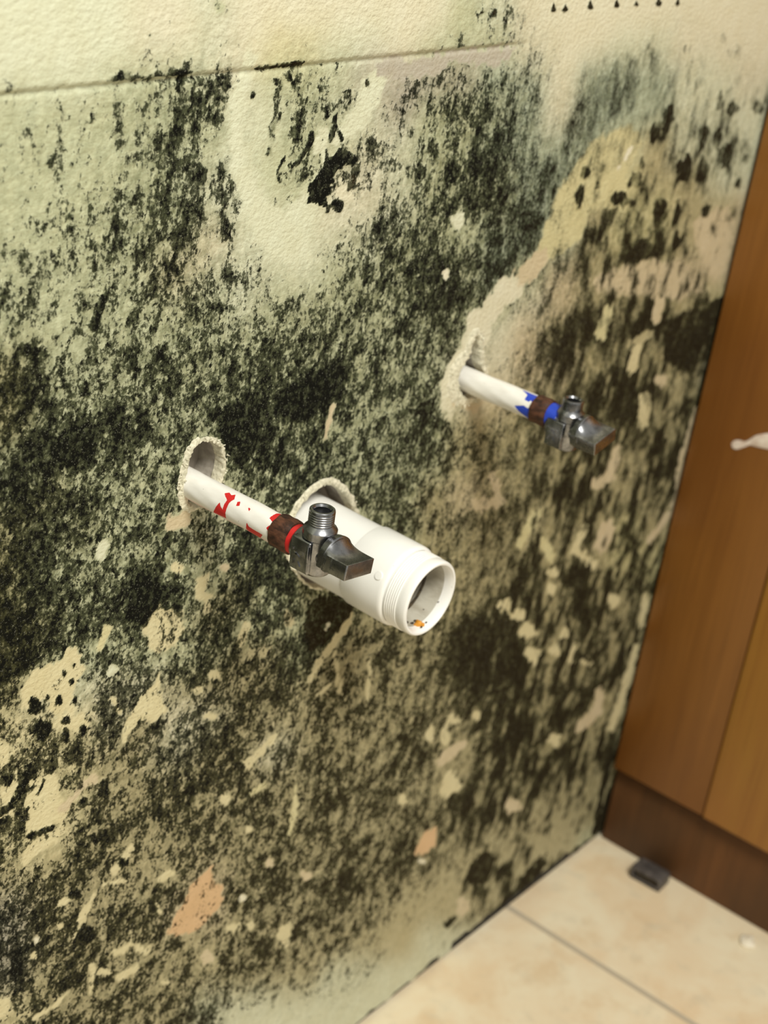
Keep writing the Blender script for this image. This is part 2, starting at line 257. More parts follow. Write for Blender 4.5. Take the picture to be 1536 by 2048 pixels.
[6,5,3,2,3,4,4,4,6,5,3,3,4,6,7,6,5,5,5,5,5,5,6,6,6,5,5,5,6,6,6,5,5,5,6,7,6,5,4,4,4,4,4,4,4,4,4,4,4,4,4,5,5,5,4,4,5,5,5,5,5,6,5,5,5,5,5,5,5,6,6,6,6,6,5,5,5,5,5,5,5,5,5,5,5,5,5,5,5,5,5,6,6,7,7,7],
[3,2,3,4,4,5,4,4,6,4,2,3,4,6,6,6,6,6,6,5,4,5,6,6,6,5,6,6,6,6,6,5,5,6,6,5,4,4,5,5,5,4,4,4,4,4,5,5,5,4,5,5,5,4,4,4,4,4,4,4,5,4,4,5,5,5,5,5,5,5,5,6,6,6,6,6,6,5,5,6,6,6,5,5,5,5,5,5,5,5,5,6,7,7,7,7],
[3,4,4,5,5,5,4,3,3,2,2,4,4,7,7,7,6,6,6,5,4,5,7,6,6,6,6,6,7,7,7,7,7,6,5,5,5,5,5,5,5,5,5,5,5,5,5,5,5,5,5,5,4,4,3,3,3,4,5,4,4,4,4,5,5,5,5,5,5,5,5,6,6,6,6,6,6,6,6,6,6,6,6,6,6,5,5,5,5,4,5,6,7,7,7,6],
[4,5,5,5,5,5,5,3,2,2,4,4,5,7,6,5,6,6,6,5,4,5,6,6,6,6,6,7,7,7,8,7,6,5,5,5,5,5,5,5,5,5,5,5,6,6,5,5,5,5,5,4,4,3,4,4,4,5,5,5,5,5,5,5,5,5,5,4,4,5,6,6,6,6,6,6,6,6,6,6,6,6,6,6,5,5,5,4,4,5,5,6,6,6,6,6],
[5,5,5,6,6,6,5,4,4,5,5,4,6,6,4,5,6,7,7,6,5,5,5,4,5,6,7,7,7,8,8,6,5,5,5,5,5,5,5,5,5,5,5,6,6,6,6,6,5,5,4,3,3,4,4,4,5,5,5,5,5,5,5,5,5,5,5,5,5,5,6,6,6,6,6,7,7,7,7,6,6,6,6,6,5,5,5,4,4,5,5,6,6,6,6,7],
[5,6,6,7,7,8,7,7,8,7,5,6,6,6,4,6,8,9,8,7,7,5,4,4,5,6,7,7,8,8,7,6,6,5,5,5,5,5,4,4,4,5,6,7,7,7,6,5,5,4,3,3,4,4,4,5,5,5,4,5,5,5,5,5,6,6,6,5,5,6,6,6,6,6,7,7,7,7,7,7,7,7,7,6,5,5,4,4,4,4,5,5,5,6,7,7],
[6,7,8,8,8,8,8,8,7,7,6,7,7,7,8,8,8,9,9,8,7,5,4,4,5,6,7,8,8,8,7,6,5,5,5,4,4,4,5,5,5,6,7,7,6,6,5,5,5,4,4,4,4,5,5,5,5,4,5,5,5,5,5,6,6,6,5,5,5,6,6,7,7,7,7,7,7,7,7,7,7,8,7,6,5,5,4,4,4,4,5,6,6,7,7,7],
[8,8,8,8,8,8,8,8,7,7,7,7,7,7,7,7,8,8,9,7,5,5,5,5,6,7,8,8,7,7,6,5,5,5,4,4,4,5,6,6,6,6,6,6,6,5,5,5,5,5,4,4,5,5,5,5,5,5,5,5,5,5,6,6,6,5,5,5,5,6,7,7,7,7,7,7,7,7,7,7,7,7,6,5,5,5,5,5,6,6,7,7,7,7,7,7],
[8,8,8,8,8,8,8,7,7,7,7,7,6,7,7,6,7,7,7,5,5,6,6,6,6,7,7,7,6,6,5,5,5,5,4,4,4,5,6,6,6,6,6,6,6,6,5,6,6,5,4,5,5,5,5,5,5,5,5,5,5,6,6,5,5,5,4,5,6,7,7,7,7,7,7,7,7,7,7,6,6,6,5,5,5,5,6,6,7,8,8,8,8,8,8,8],
[8,8,8,8,8,8,7,7,6,6,7,6,6,6,6,6,7,7,7,6,6,7,6,6,6,6,6,5,5,5,6,6,5,5,4,4,5,6,5,5,5,6,6,6,6,6,6,6,6,5,5,5,5,4,4,4,4,4,4,5,5,5,5,5,5,4,5,6,6,7,7,7,7,7,8,8,7,7,7,6,6,6,5,5,5,5,6,6,7,8,8,8,8,8,8,8],
[8,8,8,8,8,7,7,7,6,7,6,6,6,6,5,6,7,7,7,6,6,6,6,5,6,5,4,4,5,6,6,6,6,5,5,6,6,5,5,5,6,6,6,6,6,6,6,6,6,5,5,4,4,3,3,3,4,4,4,4,5,5,5,4,4,5,5,6,6,6,7,7,7,7,8,7,8,8,7,6,6,5,5,5,5,5,5,6,7,7,7,7,7,7,8,8],
[8,8,8,7,7,7,7,7,7,7,6,6,5,4,5,6,6,7,6,4,4,5,5,5,4,4,4,5,6,6,6,6,7,7,7,6,6,5,5,6,6,5,6,6,6,6,7,7,6,5,4,3,2,2,2,3,4,3,3,4,5,5,5,5,5,5,5,6,6,6,6,6,6,7,7,7,8,7,6,5,5,5,5,5,5,4,5,6,6,6,7,7,7,7,7,7],
[7,7,7,7,7,7,7,7,7,7,6,6,5,6,6,5,6,6,4,4,5,4,4,4,4,5,6,6,6,6,6,6,6,6,7,6,5,5,5,6,6,5,6,6,7,7,7,7,6,5,3,1,1,1,2,3,3,3,4,5,6,6,6,6,6,6,6,6,5,5,5,6,6,5,6,6,7,6,6,6,6,6,6,5,4,4,5,5,6,6,7,7,7,7,7,6],
[7,7,7,7,7,7,7,8,8,8,7,6,6,6,5,5,6,6,7,6,5,4,4,4,5,6,7,7,7,7,7,6,6,6,5,4,4,5,5,5,6,6,6,6,7,7,7,6,4,2,1,1,1,1,2,2,3,3,4,5,6,6,7,7,7,7,6,6,6,6,6,5,5,5,6,7,7,7,8,7,7,6,6,5,4,4,4,5,6,6,6,6,6,6,5,5],
[7,7,7,6,6,6,7,8,8,8,7,7,6,6,5,5,6,6,6,6,5,4,4,5,7,8,7,7,7,7,7,7,7,6,5,4,4,4,5,5,6,6,6,6,6,6,6,5,2,1,1,1,2,2,2,2,3,3,4,5,6,6,7,7,7,7,6,6,6,6,6,6,6,7,7,7,7,7,7,7,7,7,5,4,3,4,5,6,6,5,5,5,4,4,4,3],
[6,6,6,5,5,5,7,7,7,7,7,6,6,6,6,5,5,5,5,6,5,4,5,7,8,8,8,7,6,6,7,7,7,6,6,5,5,6,5,5,6,6,6,6,6,6,6,4,3,2,2,2,2,1,2,2,2,3,4,5,6,6,7,7,7,7,7,7,7,7,7,6,6,6,6,6,7,7,7,7,7,6,5,4,4,5,5,5,4,4,3,3,3,2,2,2],
[5,5,5,5,6,6,7,7,7,7,6,6,6,6,5,5,4,4,5,6,5,5,7,8,9,9,8,7,6,6,7,8,8,9,7,6,6,6,6,6,6,6,6,6,6,6,5,5,4,4,3,2,2,2,2,2,2,2,4,5,6,6,6,7,7,7,7,7,7,6,6,5,5,5,6,6,6,6,6,7,7,5,4,4,4,3,3,3,2,2,2,2,2,2,2,2],
[6,6,6,6,7,7,7,7,6,5,6,6,6,6,5,5,5,5,6,6,5,6,8,9,9,9,8,7,7,9,9,9,9,9,8,7,6,6,5,6,6,6,6,6,6,6,6,6,5,4,4,3,3,2,1,1,1,2,4,5,5,5,6,6,6,7,7,7,6,6,5,4,5,5,5,5,6,6,6,5,5,4,3,3,2,2,2,2,2,2,2,3,3,3,2,2],
[7,7,7,7,8,8,8,8,7,7,7,8,7,6,6,6,7,6,6,6,5,7,8,8,8,8,8,8,8,9,9,9,9,9,8,7,5,5,5,5,5,6,6,6,6,6,6,6,6,5,4,4,3,2,1,1,1,3,4,4,4,4,5,5,5,6,7,6,6,5,5,5,5,5,5,6,6,5,5,4,4,3,2,2,2,1,1,2,2,2,3,3,3,3,2,2],
[8,8,8,8,8,8,8,8,8,8,9,9,8,7,7,6,6,6,6,6,6,7,7,8,8,8,8,8,8,8,8,9,8,8,6,5,4,4,4,5,6,6,6,6,6,6,6,6,6,5,5,4,3,3,2,2,2,3,4,4,3,3,3,3,5,6,6,5,5,5,6,6,6,5,6,6,6,5,5,4,3,3,3,3,3,3,3,2,2,2,3,3,3,2,2,2],
[8,8,8,8,8,8,8,8,8,8,9,8,8,7,6,6,7,7,6,6,5,6,6,7,7,7,7,7,7,6,6,6,6,6,5,4,4,3,4,6,6,6,6,6,6,6,6,7,6,6,5,4,4,4,4,4,4,4,4,3,3,3,3,4,5,5,5,4,4,5,5,6,6,7,7,6,6,5,5,4,4,4,4,4,4,3,3,2,2,2,2,2,2,3,3,2],
[8,8,8,8,7,7,6,7,8,8,7,7,7,6,6,5,6,5,6,6,6,6,6,7,6,6,6,6,6,5,6,6,6,6,5,5,4,5,5,6,6,6,6,6,6,7,7,7,7,6,6,6,6,6,6,6,5,4,4,3,2,3,4,4,5,6,5,4,4,5,5,6,7,7,7,7,6,6,5,4,4,4,3,3,3,3,2,2,2,2,2,3,3,3,3,2],
[7,7,7,6,6,5,6,7,7,6,5,5,7,5,4,5,6,6,5,6,7,5,6,6,6,6,6,6,6,5,6,6,6,6,6,5,5,6,6,5,6,6,6,7,7,8,7,7,7,7,7,7,7,7,6,6,5,4,4,3,3,3,3,5,6,6,6,5,5,5,5,6,7,7,6,6,5,3,3,2,2,2,3,3,2,2,2,2,2,3,3,3,3,3,2,2],
[6,5,5,5,5,5,7,8,6,4,4,5,5,4,5,6,7,7,7,7,6,5,5,5,5,6,6,7,6,6,6,6,5,6,6,6,6,6,5,5,5,5,7,8,8,8,7,7,6,6,7,7,7,7,6,5,5,4,4,4,4,3,3,5,7,6,6,5,5,4,5,6,6,6,5,4,3,3,3,3,3,3,3,2,2,2,2,2,2,2,2,2,2,1,2,2],
[5,5,5,5,5,5,7,8,6,4,4,5,5,4,5,6,7,8,6,5,4,5,5,5,5,5,5,5,5,5,5,5,5,6,6,6,5,5,5,6,6,7,8,8,8,7,7,7,6,6,7,7,7,7,6,6,6,6,6,5,3,2,3,5,6,6,5,5,4,5,5,6,5,4,3,4,4,5,4,4,3,3,2,2,2,2,2,2,1,1,1,1,1,2,2,2],
[5,5,6,7,8,8,7,7,5,4,4,4,5,4,4,5,5,5,6,5,5,5,4,4,3,4,4,4,4,4,4,4,5,5,6,6,6,6,6,6,6,7,8,8,7,7,6,6,6,6,7,7,7,7,7,7,7,6,5,4,3,2,4,5,5,4,4,4,5,5,6,6,5,4,3,3,3,3,2,2,2,2,2,3,3,3,3,2,2,2,2,2,2,2,2,2],
[8,8,8,7,7,6,4,4,3,3,3,4,6,6,3,4,4,4,5,6,5,4,4,3,3,3,3,2,2,2,1,2,3,5,5,5,5,5,6,6,7,7,7,7,7,6,5,4,4,6,7,7,7,6,6,7,7,5,4,3,3,4,3,3,4,3,3,3,3,4,5,5,4,4,3,3,2,2,3,3,3,3,4,4,4,4,3,3,3,3,3,3,3,2,2,2],
[7,6,5,5,4,4,3,3,3,3,3,5,6,4,3,5,5,5,6,7,5,4,4,4,4,3,2,1,1,1,1,1,3,4,5,6,6,6,6,6,6,6,7,6,6,5,4,3,4,6,7,7,7,7,7,6,6,5,4,4,4,4,5,5,4,2,2,1,2,3,3,3,4,4,3,3,3,3,3,4,5,5,5,5,5,5,5,5,5,4,4,4,3,2,2,2],
[4,4,5,5,5,5,4,3,3,3,3,5,6,4,3,5,5,5,6,7,5,4,5,4,3,3,2,1,1,2,2,3,4,4,5,6,6,6,5,5,5,6,6,6,6,6,5,6,6,6,7,8,7,6,6,6,6,5,5,4,4,5,5,4,2,1,1,2,2,1,1,2,3,3,3,2,3,4,5,6,6,6,6,5,5,5,5,5,5,5,5,4,3,2,2,2],
[5,6,6,6,6,5,5,3,3,3,3,4,4,4,4,4,5,6,6,4,3,3,3,2,2,2,2,2,1,1,1,1,2,3,4,5,5,5,4,4,5,7,6,6,6,6,6,7,7,7,7,7,6,5,5,6,6,6,6,5,5,5,5,3,1,1,1,1,1,0,1,2,3,2,2,3,3,4,4,4,5,4,4,4,4,5,5,5,4,4,3,2,2,1,1,1],
[5,5,4,4,4,4,4,3,3,3,3,3,3,4,4,5,6,6,5,2,2,2,2,1,0,1,1,1,0,0,1,1,1,2,2,3,4,4,4,3,5,6,5,5,6,6,7,7,7,8,7,7,6,5,6,6,5,5,5,5,5,4,4,2,1,1,1,1,1,1,1,1,2,2,3,3,3,3,4,4,5,5,4,4,4,4,4,3,3,2,2,1,1,1,1,1],
[3,3,3,3,3,3,3,3,4,3,4,5,6,7,6,5,6,7,7,6,5,5,4,0,0,1,1,2,2,1,1,1,1,1,1,3,3,4,4,3,5,6,7,7,6,6,7,7,8,7,7,7,6,6,5,5,4,4,5,6,5,4,3,2,2,2,2,2,2,2,2,2,2,3,4,4,3,3,4,5,5,4,4,4,3,3,3,2,1,1,1,1,1,1,1,1],
[3,3,3,3,4,4,3,3,3,3,4,5,6,6,6,6,7,7,6,4,5,5,4,0,1,2,3,2,1,1,1,2,3,3,3,3,3,4,3,4,6,6,5,5,6,7,8,7,7,7,7,7,6,6,5,4,3,4,5,6,5,4,4,4,4,3,2,2,2,2,2,2,3,4,4,4,4,4,4,4,3,3,3,3,2,2,2,2,1,1,1,2,2,2,2,2],
[4,4,3,3,3,2,2,2,3,3,3,4,5,5,6,7,7,7,5,3,5,5,3,1,1,1,1,1,2,2,2,3,4,4,4,3,4,4,3,4,6,5,4,5,5,6,6,6,6,6,7,6,6,5,4,3,1,3,5,6,5,5,5,5,4,3,2,2,1,2,2,2,3,4,4,4,3,3,3,2,2,2,2,2,3,3,2,2,2,2,2,2,2,2,2,2],
[2,2,2,2,2,2,2,2,3,2,2,4,5,5,6,6,6,6,5,5,4,4,3,2,0,0,1,4,3,3,2,3,3,4,4,3,4,3,2,3,5,5,5,5,5,6,6,6,6,6,6,6,5,4,4,2,2,4,5,6,7,6,5,5,4,3,3,2,2,2,2,3,4,4,3,2,2,2,2,2,2,1,2,2,2,2,2,2,2,2,2,2,2,2,2,2],
[2,2,2,2,2,2,2,2,2,2,2,3,3,4,5,6,7,6,5,4,3,2,2,1,0,0,2,6,4,3,3,3,3,4,3,3,4,3,1,3,4,4,5,5,5,6,6,5,5,5,5,5,5,4,3,2,2,3,4,5,6,6,5,5,4,4,4,3,3,3,3,3,3,3,2,2,2,2,2,2,2,2,2,2,2,2,2,2,2,2,1,1,1,1,1,1],
[2,2,2,2,2,2,2,2,3,2,2,2,2,4,5,6,6,7,5,3,2,2,1,1,0,1,4,6,4,3,3,3,3,4,2,2,4,3,2,3,4,4,5,5,6,6,6,5,5,5,5,4,4,4,3,1,2,2,3,4,5,5,6,5,5,5,4,4,4,3,3,3,3,3,2,2,2,2,2,2,1,1,1,1,1,1,1,1,1,1,1,1,1,1,1,1],
[2,2,2,2,2,2,2,2,2,2,2,2,3,4,5,5,5,7,4,3,3,2,1,0,0,1,4,5,4,3,3,3,3,3,1,2,4,3,3,4,5,5,5,5,5,5,5,4,4,4,4,4,3,3,2,2,1,0,1,3,4,4,5,5,5,5,4,4,4,4,4,3,3,2,2,2,2,2,2,1,1,1,1,1,1,1,1,1,0,0,0,0,0,0,0,0],
[2,2,2,2,2,2,2,2,2,2,2,3,3,4,4,4,4,6,7,5,4,4,1,0,0,0,4,6,5,4,3,3,3,2,1,2,3,3,4,6,5,5,4,4,5,5,4,4,4,4,4,4,3,3,2,1,0,0,1,1,2,3,3,4,4,4,3,4,4,4,3,3,2,2,1,2,2,2,1,1,1,1,1,1,1,1,0,0,0,0,0,0,0,0,0,0],
[2,2,2,2,2,2,2,2,2,2,2,3,3,4,4,4,5,6,7,6,5,4,1,1,1,2,4,6,5,3,3,3,2,1,1,1,2,2,3,4,4,4,3,3,4,4,3,3,3,3,3,3,2,2,2,1,0,0,0,0,1,1,1,2,2,2,2,2,3,3,2,2,1,1,0,0,0,1,1,1,1,0,0,0,0,0,0,0,0,0,0,0,0,0,0,0],
[2,2,2,2,2,2,2,2,2,1,2,2,2,4,4,4,4,4,6,5,4,2,0,1,2,2,3,3,3,2,2,2,2,1,1,1,1,1,2,2,2,2,2,2,1,1,1,1,1,2,2,2,2,2,1,1,0,0,0,0,0,0,0,0,0,0,0,1,1,1,1,1,1,0,0,1,1,0,0,0,0,0,0,0,0,0,0,0,0,0,0,0,0,0,0,0],
[1,1,1,1,1,1,0,0,0,0,1,1,1,3,3,3,3,2,3,3,3,2,1,0,1,2,3,2,1,0,1,1,1,0,0,0,0,0,1,1,2,2,2,2,2,2,2,2,2,2,2,2,1,1,0,0,0,0,0,0,0,0,0,0,0,0,0,0,0,0,0,0,1,1,1,1,0,0,0,0,0,0,0,0,0,0,0,0,0,0,0,0,0,0,0,0],
[0,0,0,0,0,0,0,0,0,0,0,0,0,0,0,1,0,0,1,1,1,1,0,0,0,0,1,0,0,0,0,0,0,0,0,0,0,0,0,0,0,1,1,2,3,3,3,3,3,2,1,1,0,0,0,0,0,0,0,0,0,0,0,0,0,0,0,0,0,0,0,0,0,0,0,0,0,0,0,0,0,0,0,0,0,0,0,0,0,0,0,0,0,0,0,0],
[0,0,0,0,0,0,0,0,0,0,0,0,0,0,1,1,0,0,0,2,1,0,0,0,0,0,0,0,0,0,0,0,0,0,0,0,0,0,0,0,0,0,1,1,2,2,2,3,2,1,0,0,0,0,0,0,0,0,0,0,0,0,0,0,0,0,0,0,0,0,0,0,0,0,0,0,0,0,0,0,0,0,0,0,0,0,0,0,0,0,0,0,0,0,0,0],
[0,0,0,0,0,0,0,0,0,0,0,0,0,0,0,1,0,0,1,3,0,0,0,0,0,0,0,0,0,0,0,0,0,0,0,0,0,0,0,0,0,0,0,1,2,2,3,3,2,1,0,0,0,0,0,0,0,0,0,0,0,0,0,0,0,0,0,0,0,0,0,0,0,0,0,0,0,0,0,0,0,0,0,0,0,0,0,0,0,0,0,0,0,0,0,0],
[0,0,0,0,0,0,0,0,0,0,0,0,0,0,0,1,0,0,1,2,0,0,0,0,0,0,0,0,0,0,0,0,0,0,0,0,0,0,0,0,0,0,1,1,2,2,3,2,1,1,0,0,0,0,0,0,0,0,0,0,0,0,0,0,0,0,0,0,0,0,0,0,0,0,0,0,0,0,0,0,0,0,0,0,0,0,0,0,0,0,0,0,0,0,0,0],
[0,0,0,0,0,0,0,0,0,0,0,0,0,0,0,1,0,0,1,2,0,0,0,0,0,0,0,0,0,0,0,0,0,0,0,0,0,0,0,0,0,0,1,1,2,2,3,2,1,1,0,0,0,0,0,0,0,0,0,0,0,0,0,0,0,0,0,0,0,0,0,0,0,0,0,0,0,0,0,0,0,0,0,0,0,0,0,0,0,0,0,0,0,0,0,0],
[0,0,0,0,0,0,0,0,0,0,0,0,0,0,0,1,0,0,2,2,0,0,0,0,0,0,0,0,0,0,0,0,0,0,0,0,0,0,0,0,0,0,1,1,2,3,3,2,1,0,0,0,0,0,0,0,0,0,0,0,0,0,0,0,0,0,0,0,0,0,0,0,0,0,0,0,0,0,0,0,0,0,0,0,0,0,0,0,0,0,0,0,0,0,0,0],
[0,0,0,0,0,0,0,0,0,0,0,0,0,0,0,1,0,0,2,2,0,0,0,0,0,0,0,0,0,0,0,0,0,0,0,0,0,0,0,0,0,0,1,2,2,3,3,2,1,0,0,0,0,0,0,0,0,0,0,0,0,0,0,0,0,0,0,0,0,0,0,0,0,0,0,0,0,0,0,0,0,0,0,0,0,0,0,0,0,0,0,0,0,0,0,0],
[0,0,0,0,0,0,0,0,0,0,0,0,0,0,0,1,0,0,2,1,0,0,0,0,0,0,0,0,0,0,0,0,0,0,0,0,0,0,0,0,0,1,1,2,2,3,2,1,1,0,0,0,0,0,0,0,0,0,0,0,0,0,0,0,0,0,0,0,0,0,0,0,0,0,0,0,0,0,0,0,0,0,0,0,0,0,0,0,0,0,0,0,0,0,0,0],
[0,0,0,0,0,0,0,0,0,0,0,0,0,0,0,1,0,0,2,1,0,0,0,0,0,0,0,0,0,0,0,0,0,0,0,0,0,0,0,0,0,1,1,2,2,3,2,1,0,0,0,0,0,0,0,0,0,0,0,0,0,0,0,0,0,0,0,0,0,0,0,0,0,0,0,0,0,0,0,0,0,0,0,0,0,0,0,0,0,0,0,0,0,0,0,0],
[0,0,0,0,0,0,0,0,0,0,0,0,0,0,0,1,0,0,3,1,0,0,0,0,0,0,0,0,0,0,0,0,0,0,0,0,0,0,0,0,0,1,1,2,3,3,2,1,0,0,0,0,0,0,0,0,0,0,0,0,0,0,0,0,0,0,0,0,0,0,0,0,0,0,0,0,0,0,0,0,0,0,0,0,0,0,0,0,0,0,0,0,0,0,0,0],
]
